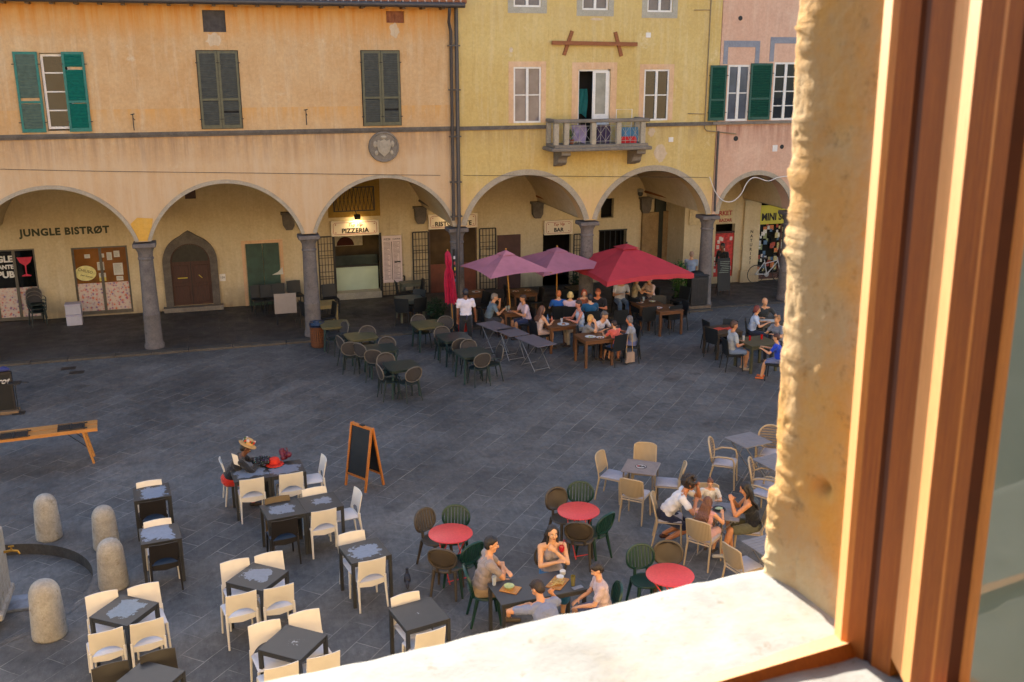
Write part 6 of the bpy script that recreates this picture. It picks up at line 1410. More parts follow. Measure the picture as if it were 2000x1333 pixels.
M_LIL = mat((178, 114, 132), .75, .1, 3, name="lilac_canvas"); M_CRIM = mat((178, 50, 62), .75, .1, 3, name="crimson_canvas"); M_PINE = mat((176, 124, 50), .5, .15)
umbrella((1000, 650), (988, 493), 0, 1.02, radians(11), "lilac square umbrella, the nearer left one on its leaning wooden pole", M_LIL, M_PINE, 0, .5)
umbrella((1087, 622), (1088, 487), 0, 1.25, radians(12), "lilac square umbrella touching the crimson one", M_LIL, M_PINE, 0, .5)
umbrella((1236, 622), (1224, 480), 0, 1.5, radians(7), "large crimson square umbrella with a valance", M_CRIM, M_IRON, .14, .72)
# closed umbrella
p = at(886, 650, 0); A_ = atY(874, 490, p.y); o = empty("umbrella", (p.x, p.y, 0), 0, "closed magenta umbrella tied against the pole left of the waiter", "umbrella"); k = MB(); dx_ = A_.x-p.x; ht = A_.z; n = 20; pr = [(.02, 0), (.075, .1), (.085, .35), (.06, .5), (.10, .62), (.13, .95), (.14, 1.25), (.15, 1.55)]
vs = []
for i, (r_, dz_) in enumerate(pr):
    for q in range(n): a_ = 2*pi*q/n; rr_ = r_*(1+.28*cos(q*pi)*min(1, i/2)+.1*sin(3*a_+i)); vs.append((dx_*(1-dz_/ht)+rr_*cos(a_), rr_*sin(a_), ht-dz_-(.05 if i == len(pr)-1 and q % 4 == 0 else 0)))
k.add(vs, [(i*n+q, (i+1)*n+q, (i+1)*n+(q+1) % n, i*n+(q+1) % n) for i in range(len(pr)-1) for q in range(n)]); k.build("folded_canopy", mat((168, 14, 60), .75, .2, 8), o, True, 60)
k = MB(); k.path([(0, 0, 0), (dx_, 0, ht+.04)], .02, 8); k.build("pole", M_PINE, o); k = MB(); k.cbox((0, 0, .03), (.45, .45, .06), bev=.02); k.build("base", M_IRON, o)
# sign post with stickers beside column 3
p = at(889, 648, 0); o = empty("sticker_pole", (p.x, p.y, 0), 0, "thin dark pole covered with stickers in front of the third column", "pole"); k = MB(); k.tube((0, 0, 0), (0, 0, 2.5), .04, n=10); k.build("pole", M_BLACK, o)
rr = random.Random(2)
for q in range(9): k = MB(); a_ = -pi/2+rr.uniform(-.5, .5); k.cbox((.042*cos(a_), .042*sin(a_), .9+q*.17), (.05, .004, .09), rz=a_+pi/2); k.build("sticker", mat(rr.choice([(190, 190, 200), (90, 110, 150), (180, 160, 60), (150, 60, 70)]), .6), o)
# bicycle
p = at(1499, 558, 0); PYb = PY-.35; xb = atY(1499, 545, PYb).x; o = empty("bicycle", (xb, PYb, .06), 0, "white bicycle leaning at the mini market window", "bicycle"); R_ = .33
for sx in (-.5, .5):
    k = MB(); k.path([(sx+R_*cos(q*pi/14), 0, R_+R_*sin(q*pi/14)) for q in range(28)], .016, 6, closed=True); wv = k.build("wheel", M_IRON, o); wv["hassub"] = 1
    k = MB(); [k.tube((sx, 0, R_), (sx+R_*cos(q*pi/8), 0, R_+R_*sin(q*pi/8)), .0025, n=4) for q in range(16)]; k.tube((sx, -.05, R_), (sx, .05, R_), .02); k.build("spokes", M_METAL, wv)
BW = mat((186, 186, 190), .4, .05); k = MB(); bb, hd_, st_, rr_, fr_ = (-.05, 0, .3), (.36, 0, .82), (-.18, 0, .84), (-.5, 0, R_), (.5, 0, R_)
for a_, b_ in ((bb, (.38, 0, .76)), (bb, st_), (bb, rr_), (rr_, (-.16, 0, .76)), ((.34, 0, .9), fr_)): k.tube(a_, b_, .017)
k.tube((-.14, 0, .7), (.37, 0, .8), .015); k.build("frame", BW, o, True); k = MB(); k.path([(.3, -.22, .98), (.36, -.1, .95), (.34, 0, .92), (.36, .1, .95), (.3, .22, .98)], .012, 6); k.build("handlebar", M_IRON, o); k = MB(); k.ball((-.19, 0, .9), (.13, .06, .035), 10); k.build("saddle", M_IRON, o); k = MB(); k.lathe([(.09, -.01), (.09, .01)], n=16); [setattr(v, 'xyz', (v.x-.05, v.z, v.y+.3)) for v in k.v]; k.build("crank", M_METAL, o)
# pigeon
p = at(796, 1148, 0); o = empty("pigeon", (p.x, p.y, 0), radians(80), "dark pigeon walking on the paving between tables", "pigeon"); k = MB(); k.cap((0, 0, .13), (.07, 0, .16), .055, .048); k.cap((.09, 0, .18), (.12, 0, .235), .03, .022); k.ball((.125, 0, .25), .026); k.cap((-.05, 0, .12), (-.17, 0, .085), .035, .015); k.tube((.145, 0, .248), (.17, 0, .242), .006, .002)
for sy in (-1, 1): k.tube((.01, sy*.02, .09), (.015, sy*.02, .005), .005); k.tube((.0, sy*.02, .005), (.04, sy*.02, .005), .004)
k.build("body", mat((44, 44, 52), .6, .4, 20), o, True, 180)
# things on the straw hat person's tables
p = at(536, 906, .76); o = empty("red_hat", (p.x, p.y, .7405), 0, "red felt hat lying on the worn table", "hat"); k = MB(); k.lathe([(.17, .01), (.165, .02), (.1, .02), (.1, .07), (.085, .12), (.05, .14), (.005, .142)], n=28); k.build("crown", mat((196, 44, 24), .85, .15, 20), o, True); k = MB(); k.lathe([(.1035, .02), (.1035, .045), (.1, .045)], n=28); k.build("hat_band", mat((150, 20, 20), .8), o)
p = at(515, 905, .78); k = MB(); rr = random.Random(6)
for _ in range(16): k.ball((rr.uniform(-.15, .15), rr.uniform(-.09, .09), .05+rr.uniform(0, .06)), rr.uniform(.045, .07), 8)
mm, n__, b__ = newmat("floral_cloth"); vv = N(n__, "ShaderNodeTexVoronoi"); vv.inputs["Scale"].default_value = 34; n__.links.new(pos(n__), vv.inputs["Vector"]); n__.links.new(mix(n__, ramp(n__, vv.outputs["Distance"], [(.2, 0.0), (.3, 1.0)]), mix(n__, .6, vv.outputs["Color"], (.02, .03, .1)), lin((20, 22, 34))), b__.inputs["Base Color"]); b__.inputs["Roughness"].default_value = .8
o = k.build("patterned_bag", mm, None, True); o.location = (p.x, p.y, .74); tag(o, "dark floral patterned bag on the table beside the red hat", "bag")
p = at(558, 897, .76); k = MB(); rr = random.Random(12)
for q in range(10): k.ball((rr.uniform(-.07, .07), rr.uniform(-.05, .05), .06+q*.012), rr.uniform(.045, .06), 8)
k.path([(-.03, 0, .15), (-.02, 0, .24), (.03, 0, .24), (.04, 0, .15)], .009, 6); o = k.build("handbag", mat((92, 20, 44), .5, .4, 25), None, True); o.location = (p.x, p.y, .74); tag(o, "maroon handbag standing on the far edge of the worn table", "handbag")
# handbag hung on a chair
p = at(1230, 712, 0); o = empty("shoulder_bag", (p.x, p.y+.05, 0), .2, "pale shoulder bag hanging from the chair of the grey haired woman", "handbag"); k = MB(); k.sheet(lambda u, v: ((u-.5)*.24*(1+.15*(1-v)), .03*sin(pi*u), .05+.28*v), 8, 4, -.07); k.build("bag_body", mat((160, 138, 124), .7, .1), o, True); k = MB(); k.path([(-.1, 0, .32), (-.08, -.01, .8), (.06, -.01, .82), (.1, 0, .32)], .012, 6); k.build("strap", mat((170, 140, 100), .7), o)
# ================================================================ people
def remesh(k, name, vox, mats, parent, it=3, fold=0.0, seed=0, fac=.5):
    me = k.mesh("tmp", mats); ob = bpy.data.objects.new("tmp", me); COL.objects.link(ob)
    md = ob.modifiers.new("r", 'REMESH'); md.mode = 'VOXEL'; md.voxel_size = vox; md.use_smooth_shade = True
    ms = ob.modifiers.new("s", 'SMOOTH'); ms.iterations = it; ms.factor = fac
    bpy.context.view_layer.update(); m2 = bpy.data.meshes.new_from_object(ob.evaluated_get(DG())); bpy.data.objects.remove(ob)
    m2.name = name
    if fold:
        ns = [v.normal.copy() for v in m2.vertices]
        for v, nn in zip(m2.vertices, ns):
            c = v.co; d = mn.noise(Vector((c.x*9+seed, c.y*9, c.z*16)))*fold+mn.noise(Vector((c.x*22+seed, c.y*22, c.z*30)))*fold*.4; v.co += nn*d
    m2.polygons.foreach_set("use_smooth", [True]*len(m2.polygons)); m2.materials.clear()
    for m_ in (mats if isinstance(mats, (list, tuple)) else [mats]): m2.materials.append(m_)
    o = bpy.data.objects.new(name, m2); COL.objects.link(o); o.parent = parent; return o
def ik(a, t, l1, l2, pole):
    a, t, pole = Vector(a), Vector(t), Vector(pole); d = t-a; L = d.length
    if L > (l1+l2)*.995: t = a+d*((l1+l2)*.995/L); d = t-a; L = d.length
    u = d.normalized(); c = (l1*l1-l2*l2+L*L)/(2*L); h = sqrt(max(1e-6, l1*l1-c*c)); p = pole-u*pole.dot(u); p.normalize()
    return a+u*c+p*h, t
SK1, SK2, SK3, SKD = (206, 150, 112), (190, 132, 94), (214, 164, 130), (110, 70, 48)
_cl = {}
def skinm(c): return mat(c, .5, .10, 9, .05, name="skin")
def cloth(c):
    if c in _cl: return _cl[c]
    m, n, b = newmat("cloth"); p = pos(n, (1, 1, 1.4), obj=True); l_ = lin(c); w = noise(n, p, 11, 4, .6)
    n.links.new(ramp(n, noise(n, p, 5, 5, .6), [(.3, tuple(x*.86 for x in l_)), (.7, tuple(min(1, x*1.08) for x in l_))]), b.inputs["Base Color"]); b.inputs["Roughness"].default_value = .9; b.inputs["Sheen Weight"].default_value = .2
    bump(n, b, w, .8, .03); _cl[c] = m; return m
def hairm(c):
    k_ = ("h",)+tuple(c)
    if k_ in _cl: return _cl[k_]
    m, n, b = newmat("hair"); p = pos(n, (1, 1, .12), obj=True); l_ = lin(c); w = noise(n, p, 90, 5, .7)
    n.links.new(ramp(n, w, [(.32, tuple(x*.45 for x in l_)), (.7, tuple(min(1, x*2.0+.01) for x in l_))]), b.inputs["Base Color"]); b.inputs["Roughness"].default_value = .5; bump(n, b, w, .9, .01); _cl[k_] = m; return m
def hand(k, w, d, up, s, side, curl=.5, r=.0085):
    """palm and five fingers beyond wrist w, pointing along d; up = back of the hand"""
    d = d.normalized(); up = (up-d*up.dot(d)).normalized(); x = d.cross(up)*side
    R = Matrix((x, d, up)).transposed(); k.ball(w+d*.045*s, (.040*s, .050*s, .017*s), 10, R=R)
    for i, L in enumerate((.066, .074, .070, .055)):
        b = w+d*.085*s+x*(.028-.0185*i)*s; a1, a2 = curl*.5, curl*1.5
        p1 = b+(d*cos(a1)-up*sin(a1))*L*.5*s; p2 = p1+(d*cos(a2)-up*sin(a2))*L*.5*s
        k.cap(b-d*.02*s, p1, r*1.12*s, r*s, 6); k.cap(p1, p2, r*s, r*.85*s, 6)
    b = w+d*.025*s+x*.034*s; p1 = b+(d*.6+x*.7-up*.3).normalized()*.036*s; p2 = p1+(d*.9+x*.15-up*.35).normalized()*.03*s
    k.cap(b, p1, r*1.3*s, r*1.1*s, 6); k.cap(p1, p2, r*1.1*s, r*.9*s, 6)
M_EYE = mat((30, 20, 16), .2, 0, name="eye_dark"); M_EYEW = mat((200, 196, 190), .3, 0, name="eye_white"); M_LIP = mat((150, 78, 70), .5, .05, name="lips")
def person(px, py, head_to, label, s=1.0, sit=True, skin=SK1, hair=("short", (30, 22, 16)), top=((200, 200, 200), "short"), bottom=("trousers", (40, 44, 60)), shoes=(60, 50, 44), lean=12, side=0, twist=0,
           hy=0, hp=8, hands=None, feet=None, seat=.455, vox=.02, chair_=None, z0=0.0, fem=False, face=False, lab2=None, grp=None, hat=None, chair_label=None, back=.05, straps=False):
    sk = skinm(skin); pz = z0+(seat+.085*s if sit else .93*s); pel = Vector((0, 0, pz)); L, Md = radians(lean), radians(side)
    dr = Vector((sin(Md), sin(L), cos(L)*cos(Md))).normalized(); tw = Matrix.Rotation(radians(twist), 3, 'Z'); rt = tw @ Vector((1, 0, 0)); rt = (rt-dr*rt.dot(dr)).normalized(); fw = dr.cross(rt)
    RT = Matrix((rt, fw, dr)).transposed(); neck = pel+dr*.50*s; sw = (.172 if fem else .19)*s
    sh = {1: neck-dr*.055*s+rt*sw, -1: neck-dr*.055*s-rt*sw}
    Hd = (dr*.5+Vector((0, sin(radians(lean*.3+hp*.5)), 1))*.5).normalized(); hc = neck+Hd*.165*s
    RH = Matrix.Rotation(radians(twist*.5-hy), 3, 'Z') @ Matrix.Rotation(-radians(hp+lean*.35), 3, 'X')
    hr = radians(head_to-90); wp = at(px, py, hc.z); cx = wp.x-(hc.x*cos(hr)-hc.y*sin(hr)); cy = wp.y-(hc.x*sin(hr)+hc.y*cos(hr))
    o = empty("person", (cx, cy, 0), hr, label, "person", grp); H = lambda v: hc+(RH @ Vector(v))*s
    k = MB(); near = vox < .012
    # torso
    k.ball(pel+dr*.02*s, (.165*s, .12*s, .115*s), 16, R=RT); k.ball(pel+dr*.17*s, (.135*s if fem else .15*s, .105*s, .15*s), 16, R=RT); k.ball(pel+dr*.33*s, (.155*s if fem else .17*s, .108*s, .15*s), 16, R=RT)
    for q in (1, -1): k.cap(neck-dr*.03*s+rt*q*.05*s, sh[q], .055*s, .054*s)
    if fem:
        for q in (1, -1): k.ball(pel+dr*.33*s+rt*q*.07*s+fw*.075*s, .062*s, 12)
    k.cap(neck-dr*.03*s, hc-Hd*.07*s, .055*s, .05*s)
    # head
    k.ball(H((0, -.012, .03)), (.076*s, .094*s, .088*s), 18, R=RH); k.ball(H((0, .02, -.03)), (.058*s, .068*s, .078*s), 16, R=RH); k.cap(H((-.015, .055, -.088)), H((.015, .055, -.088)), .022*s, .022*s)
    k.cap(H((0, .086, .015)), H((0, .104, -.024)), .009*s, .013*s, 8)
    for q in (1, -1): k.ball(H((q*.078, -.004, -.004)), (.012*s, .02*s, .032*s), 8, R=RH); k.ball(H((q*.036, .06, -.025)), .028*s, 8)
    k.cap(H((-.03, .076, .032)), H((.03, .076, .032)), .011*s, .011*s, 6)
    # arms
    hands = hands or {1: (.13, .40, .80), -1: (-.13, .40, .80)}; el = {}; wr = {}
    for q in (1, -1):
        t = hands[q]; pole = t[3] if len(t) > 3 else (q*.7, -.5, -.8); e, w = ik(sh[q], Vector(t[:3]), .285*s, .25*s, pole); el[q], wr[q] = e, w
        k.cap(sh[q], e, .050*s, .038*s); k.path([e, e+(w-e)*.3, w], [.037*s, .040*s, .026*s], 10); k.ball(e, .038*s); k.ball(w, .026*s)
        d = (w-e).normalized(); up = Vector(t[4]) if len(t) > 4 else Vector((0, 0, 1)); hand(k, w, d, up, s, -q, t[5] if len(t) > 5 else .5, .0088 if near else .012)
    # legs
    if sit: feet = feet or {1: (.1, .40, .08), -1: (-.1, .40, .08)}
    else: feet = feet or {1: (.11, .02, .08), -1: (-.11, -.06, .08)}
    hp_ = {q: pel+rt*q*.088*s-dr*.02*s for q in (1, -1)}; kn = {}; an = {}
    for q in (1, -1):
        f_ = Vector(feet[q][:3]); f_.z += z0; pole = feet[q][3] if len(feet[q]) > 3 else (q*.15, 1, .6 if sit else 0); kk, a = ik(hp_[q], f_, .43*s, .41*s, pole); kn[q], an[q] = kk, a
        k.cap(hp_[q], kk, .085*s, .056*s, 14); k.path([kk, kk+(a-kk)*.28, kk+(a-kk)*.6, a], [.054*s, .060*s, .046*s, .034*s], 12); k.ball(kk, .056*s); k.ball(a, .035*s)
        fd = Vector((q*.15, 1, 0)).normalized() if len(feet[q]) < 5 else Vector(feet[q][4]).normalized(); k.cap(a+Vector((0, 0, -.045*s))-fd*.03*s, a+fd*.15*s+Vector((0, 0, -.055*s)), .032*s, .026*s)
    remesh(k, "body", vox, sk, o, 3 if near else 2)
    if face or near:
        e_ = MB()
        for q in (1, -1): e_.ball(H((q*.03, .0795, .010)), (.0125*s, .007*s, .0075*s), 8, R=RH)
        e_.cur = 1
        for q in (1, -1): e_.ball(H((q*.03, .084, .010)), (.0055*s, .004*s, .0055*s), 8, R=RH); e_.path([H((q*.016, .089, .031)), H((q*.032, .0885, .037)), H((q*.047, .078, .031))], .0035*s, 5)
        e_.build("eyes", [M_EYEW, M_EYE], o, True); e_ = MB(); e_.ball(H((0, .0905, -.054)), (.021*s, .006*s, .0065*s), 8, R=RH); e_.build("mouth", M_LIP, o, True)
    vx = min(vox*1.15, .022); sd = px
    # top
    tc, ts = top[:2]; g = .013*s
    k = MB(); k.ball(pel+dr*.06*s, (.165*s+g, .12*s+g, .10*s+g), 16, R=RT); k.ball(pel+dr*.17*s, ((.138 if fem else .155)*s+g, .108*s+g, .15*s+g), 16, R=RT); k.ball(pel+dr*.33*s, ((.155 if fem else .17)*s+g, .108*s+g, (.145 if ts != "strap" else .12)*s+g*.5), 16, R=RT)
    if fem:
        for q in (1, -1): k.ball(pel+dr*.33*s+rt*q*.07*s+fw*.075*s, .062*s+g*.7, 12)
    for q in (1, -1):
        if ts == "strap": k.path([pel+dr*.36*s+rt*q*.09*s+fw*.09*s, neck-dr*.02*s+rt*q*.09*s+fw*.02*s, neck-dr*.01*s+rt*q*.09*s-fw*.03*s, pel+dr*.38*s+rt*q*.08*s-fw*.09*s], .014*s, 6); continue
        k.cap(neck-dr*.045*s+rt*q*.055*s, sh[q]-(dr*.004)*s, .054*s+g*.6, .054*s+g*(1 if ts != "none" else -.2))
        if ts == "none": continue
        t = .6 if ts == "short" else 1.0; e2 = sh[q]+(el[q]-sh[q])*t; k.cap(sh[q], e2, .052*s+g, (.045 if ts == "short" else .038)*s+g)
        if ts == "long": k.cap(el[q], el[q]+(wr[q]-el[q])*.95, .038*s+g, .027*s+g)
    remesh(k, "shirt" if ts != "strap" else "tank_top", vx, cloth(tc), o, 2, .013*s if near else .008, sd)
    # bottom
    bs, bc = bottom; g = .014*s; k = MB(); k.ball(pel+dr*.0*s, (.168*s+g, .125*s+g, .12*s+g), 16, R=RT)
    for q in (1, -1):
        if bs == "shorts": k.cap(hp_[q], hp_[q]+(kn[q]-hp_[q])*.82, .087*s+g, .066*s+g, 14)
        elif bs == "trousers": k.cap(hp_[q], kn[q], .087*s+g, .058*s+g, 14); k.cap(kn[q], kn[q]+(an[q]-kn[q])*.93, .058*s+g, .042*s+g, 12)
        elif bs == "skirt": k.cap(hp_[q], kn[q], .09*s+g, .075*s+g, 14); k.cap(hp_[1]*(.5)+hp_[-1]*.5, kn[1]*.5+kn[-1]*.5, .09*s, .08*s, 14)
    if bs == "skirt": 
        for q in (1, -1): k.cap(kn[q], kn[q]+(an[q]-kn[q])*.45, .08*s+g, .085*s, 12)
        k.cap((kn[1]+kn[-1])/2, (kn[1]+kn[-1])/2+(an[1]-kn[1])*.4, .08*s, .08*s, 12)
    remesh(k, bs, vx, cloth(bc), o, 2, .008*s if near else .005, sd+3)
    for q in (1, -1):
        a = an[q]; fd = Vector((q*.15, 1, 0)).normalized() if len(feet[q]) < 5 else Vector(feet[q][4]).normalized(); k = MB(); k.cap(a+Vector((0, 0, -.05*s))-fd*.04*s, a+fd*.15*s+Vector((0, 0, -.058*s)), .037*s, .031*s); k.cap(a+Vector((0, 0, -.02*s)), a+Vector((0, 0, -.05*s)), .04*s, .04*s)
        k.cur = 1; k.cap(a+Vector((0, 0, -.075*s))-fd*.045*s, a+fd*.16*s+Vector((0, 0, -.078*s)), .018*s, .016*s); k.build("shoe", [mat(shoes, .6, .1), mat((150, 146, 140), .6, .1)], o, True, 60)
    # hair
    hs, hcol = hair[:2]
    if hs != "none":
        k = MB(); hm = hairm(hcol); k.ball(H((0, -.022, .045)), (.083*s, .094*s, .085*s), 16, R=RH); k.ball(H((0, -.05, .0)), (.078*s, .062*s, .085*s), 14, R=RH); rr = random.Random(px)
        if hs == "short": k.ball(H((0, .045, .082)), (.06*s, .035*s, .03*s), 10, R=RH)
        if hs == "bald": k = MB(); k.ball(H((0, -.05, -.01)), (.080*s, .062*s, .06*s), 14, R=RH)
        if hs == "curly":
            for _ in range(90):
                v = Vector((rr.gauss(0, 1), rr.gauss(0, 1)-.3, rr.gauss(0, 1)+.6)).normalized()
                if v.y > .55 and v.z < .5: continue
                k.ball(H((v.x*.112, -.015+v.y*.12, .05+v.z*.11)), .03*s, 6)
        if hs in ("long", "wavy"):
            b = H((0, -.07, -.02)); e = pel+dr*(.30 if hs == "long" else .22)*s-fw*.13*s
            for q in (-1.6, -.8, 0, .8, 1.6):
                m_ = (b+e)/2-fw*.02*s; wv = .012 if hs == "wavy" else 0
                pts = [H((q*.035, -.06, .03)), H((q*.045, -.075, -.05)), neck-fw*.075*s+rt*q*.05*s-dr*.03*s, m_*.3+e*.7+rt*(q*.06+wv*rr.uniform(-1, 1))*s, e+rt*(q*.065+rr.uniform(-.01, .01))*s]
                pts[3] = pel+dr*.38*s-fw*.125*s+rt*q*.06*s
                k.path(pts, [.03*s, .035*s, .035*s, .032*s, .014*s], 8)
                for _ in range(5 if wv else 3):
                    ph = rr.uniform(0, 6); am = .018 if wv else .004; ox = rr.uniform(-.03, .03); P_ = [pts[1]+(pts[2]-pts[1])*t for t in (0, .5)]+[pts[2]+(pts[3]-pts[2])*t for t in (0, .5)]+[pts[3]+(pts[4]-pts[3])*t for t in (0, .33, .66, 1.05)]
                    k.path([p_+rt*(ox*(1+i*.12)+am*sin(ph+i*1.7))*s-fw*(.018+am*.6*cos(ph+i*1.7))*s for i, p_ in enumerate(P_)], [.016*s]*7+[.005*s], 6)
            for q in (1, -1): k.path([H((q*.06, .0, .07)), H((q*.083, -.005, .0)), H((q*.075, -.01, -.08)), neck+rt*q*.085*s+fw*(.04 if fem else 0)*s-dr*.08*s], [.025*s, .024*s, .024*s, .016*s], 8)
        if hs == "bob":
            for q in (1, -1): k.path([H((q*.05, .02, .08)), H((q*.084, .0, .0)), H((q*.08, -.02, -.08))], [.024*s, .026*s, .024*s], 8)
            k.ball(H((0, -.06, -.05)), (.075*s, .045*s, .06*s), 12, R=RH)
        if hs in ("bun", "pony"): k.ball(H((0, -.09, .09) if hs == "bun" else (0, -.12, .02)), .042*s, 10)
        if hs == "pony": k.path([H((0, -.1, .03)), H((0, -.15, -.02)), H((0, -.14, -.14))], [.03*s, .03*s, .012*s], 8)
        remesh(k, "hair", max(vox*.9, .008) if near else .016, hm, o, 1, .006*s if near else .003, sd)
    if chair_:
        c, s2 = cos(hr), sin(hr); chair_at(chair_, cx-back*0-s2*(.075-.0), cy+c*.075, head_to, chair_label or ("%s chair under the %s" % ({"black": "black", "beige": "beige", "slot": "green slotted", "slotb": "brown slotted", "white": "cream"}[chair_], label[:60].rsplit(" ", 0)[0])),
                 {"black": GBk, "beige": GBe, "slot": G1, "slotb": G1, "white": GR_W}[chair_])
    return o, H, wr, el, (cx, cy, hr)
# ---- the four at the long slate table
TPC = Vector((3.97, 11.86, 0)); o = empty("cafe_table", TPC, radians(3), "long slate table shared by the four guests beside the sill", "table", GR_T)
k = MB(); k.cbox((0, 0, .728), (1.27, .62, .024), bev=.005); k.build("tabletop", mat((58, 60, 64), .45, .1, 6), o); k = MB(); k.box(-.61, .61, -.30, -.28, .665, .716); k.box(-.61, .61, .28, .30, .665, .716); k.build("apron", M_TBL, o)
for sx in (-1, 1):
    for sy in (-1, 1): k = MB(); k.cbox((sx*.6, sy*.28, .358), (.046, .046, .716)); k.build("leg", M_TBL, o)
NV = .0095
person(960, 1064, -6, "man in a grey t-shirt with crossed forearms at the left end of the slate table", s=1.02, vox=NV, face=True, hair=("short", (26, 20, 18)), top=((148, 134, 130), "short"), bottom=("shorts", (150, 126, 96)), shoes=(90, 80, 70), lean=16, hy=14, hp=2, hands={1: (-.06, .34, .80, (1, .1, -.5), (0, 0, 1), .6), -1: (.10, .38, .81, (-1, .1, -.5), (0, 0, 1), .6)}, chair_="slot", chair_label="green slotted chair the grey shirted man sits on")
person(1079, 1042, -98, "woman with long black hair holding a red drink behind the slate table", s=.98, fem=True, vox=NV, face=True, skin=(206, 156, 118), hair=("wavy", (24, 16, 16)), top=((150, 140, 142), "strap"), bottom=("skirt", (20, 96, 140)), lean=6, hy=-6, hp=0, hands={1: (-.02, .28, .83, (1, .1, -.8), (0, .3, 1), .9), -1: (-.02, .22, .97, (-1, .1, -.9), (0, 1, .2), 1.0)}, chair_="slotb", chair_label="dark slotted chair the black haired woman sits on")
pp = person(1050, 1150, 98, "man in a blue grey t-shirt seen from behind, head propped on his hand", s=1.02, vox=NV, skin=(196, 138, 100), hair=("short", (40, 26, 18)), top=((122, 130, 158), "short"), bottom=("shorts", (60, 62, 70)), lean=42, side=-4, hy=-24, hp=24, hands={1: (.18, .44, .93, (.6, .3, -1), (0, 1, 0), .8), -1: (-.20, .52, .80, (-1, .4, -.2), (0, 0, 1), .4)}, chair_="slot", chair_label="green slotted chair under the man seen from behind")
person(1166, 1113, 168, "person in a pale pink t-shirt looking down at the right of the slate table", s=.9, vox=NV, skin=(210, 156, 122), hair=("short", (32, 22, 18)), top=((196, 172, 172), "short"), bottom=("shorts", (90, 100, 140)), lean=10, hy=-5, hp=26, hands={1: (.1, .34, .62), -1: (-.1, .36, .62)}, chair_="slot", chair_label="green slotted chair hidden by the person in the pale pink t-shirt")
p = at(965, 1140, .76); tumbler(Vector((p.x, p.y, 0)), 0, 0, "empty clear glass beside the grey shirted man's arms", (170, 176, 184), .13, .034, z=.7405)
def platter(px, py, w, d, rz, food, lab):
    p = at(px, py, .75); o = empty("serving_board", (p.x, p.y, .7405), rz, lab, "serving board"); k = MB(); k.cbox((0, 0, .009), (w, d, .018), bev=.004); k.build("board", M_HON, o); return o, p
o, p = platter(997, 1151, .2, .26, .9, None, "small wooden board with a pale green bowl, left one"); k = MB(); k.lathe([(.045, .02), (.075, .06), (.07, .065), (.02, .05), (.003, .05)], (0, .02, 0), 20); k.build("bowl", mat((176, 184, 120), .4, .2, 20), o, True)
o, p = platter(1089, 1139, .22, .34, -.75, None, "larger wooden board heaped with crisps, right one"); k = MB(); rr = random.Random(1)
for _ in range(40): k.cbox((rr.gauss(0, .04), rr.gauss(-.02, .06), .03+rr.uniform(0, .03)), (.035, .03, .004), rz=rr.uniform(0, 6), rx=rr.uniform(-.7, .7))
k.build("crisps", mat((196, 160, 90), .7, .3, 20), o); k = MB(); k.lathe([(.04, .02), (.055, .07), (.05, .072), (.015, .06), (.003, .06)], (0, .09, 0), 18); k.build("dip_bowl", M_PLATE, o, True)
p = at(1119, 1140, .77); tumbler(Vector((p.x, p.y, 0)), 0, 0, "tall beer glass beside the crisps", (120, 110, 60), .15, .036, z=.7405); p = at(1128, 1148, .745); k = MB(); k.cbox((0, 0, .006), (.16, .08, .009), rz=.2, bev=.003); o = k.build("phone", mat((120, 124, 136), .3, .1)); o.location = (p.x, p.y, .7405); tag(o, "pale smartphone lying at the table corner by the beer glass", "phone")
p = at(1099, 1119, .76); k = MB(); k.lathe([(.04, 0), (.045, .05), (.02, .07)], n=14); o = k.build("dip_cup", M_PLATE, None, True); o.location = (p.x, p.y, .7405); tag(o, "small white cup behind the crisps board", "cup")
# red drink in her hand
q_ = at(1097, 1072, .98); k = MB(); k.lathe([(.028, 0), (.04, .03), (.042, .08), (.034, .1)], n=14); k.path([(.01, 0, .08), (.03, 0, .19)], .004, 5); o = k.build("cocktail_glass", mat((170, 14, 34), .15, .2, spec=.8), None, True); o.location = (q_.x, q_.y, .93); tag(o, "red cocktail with a straw held by the black haired woman", "drink")
# ---- family of four at the grey slatted table
def hd_to(px, py, z, c): p = at(px, py, z); return math.degrees(atan2(c.y-p.y, c.x-p.x))
person(1347, 945, hd_to(1330, 960, 1.0, FT)+6, "curly haired man in a white t-shirt leaning on the family table", s=1.03, vox=NV, skin=(180, 118, 80), hair=("curly", (34, 22, 16)), top=((214, 210, 212), "short"), bottom=("shorts", (24, 30, 58)), shoes=(76, 40, 26), lean=38, hp=-2, hy=-16, hands={1: (.10, .50, .82, (1, -.3, -.3), (0, 0, 1), .5), -1: (-.04, .52, 1.03, (-.5, .6, -1), (0, -1, 0), 1.0)}, feet={1: (.08, .06, .1), -1: (-.1, .0, .12)}, chair_="beige", chair_label="beige chair under the curly haired man")
person(1387, 944, hd_to(1387, 944, .9, FT), "small child in a white polo sitting behind the family table", s=.66, vox=NV, face=True, seat=.52, skin=(210, 158, 124), hair=("bun", (96, 56, 34)), top=((210, 208, 206), "short"), bottom=("shorts", (150, 120, 120)), lean=12, hp=20, hands={1: (.1, .26, .78), -1: (-.1, .28, .78)}, feet={1: (.06, .24, .25), -1: (-.06, .24, .25)}, chair_="beige", chair_label="beige chair behind the small child")
person(1382, 981, hd_to(1382, 1000, .9, FT)-4, "girl with long wavy brown hair and pink dress seen from behind", s=.78, fem=False, vox=NV, seat=.48, skin=(206, 150, 112), hair=("wavy", (92, 54, 34)), top=((206, 150, 150), "none"), bottom=("skirt", (206, 160, 160)), lean=14, hp=12, hy=-10, hands={1: (.16, .36, .8), -1: (-.12, .34, .8)}, feet={1: (.07, .3, .18), -1: (-.07, .3, .18)}, chair_="beige", chair_label="beige chair under the girl with long brown hair")
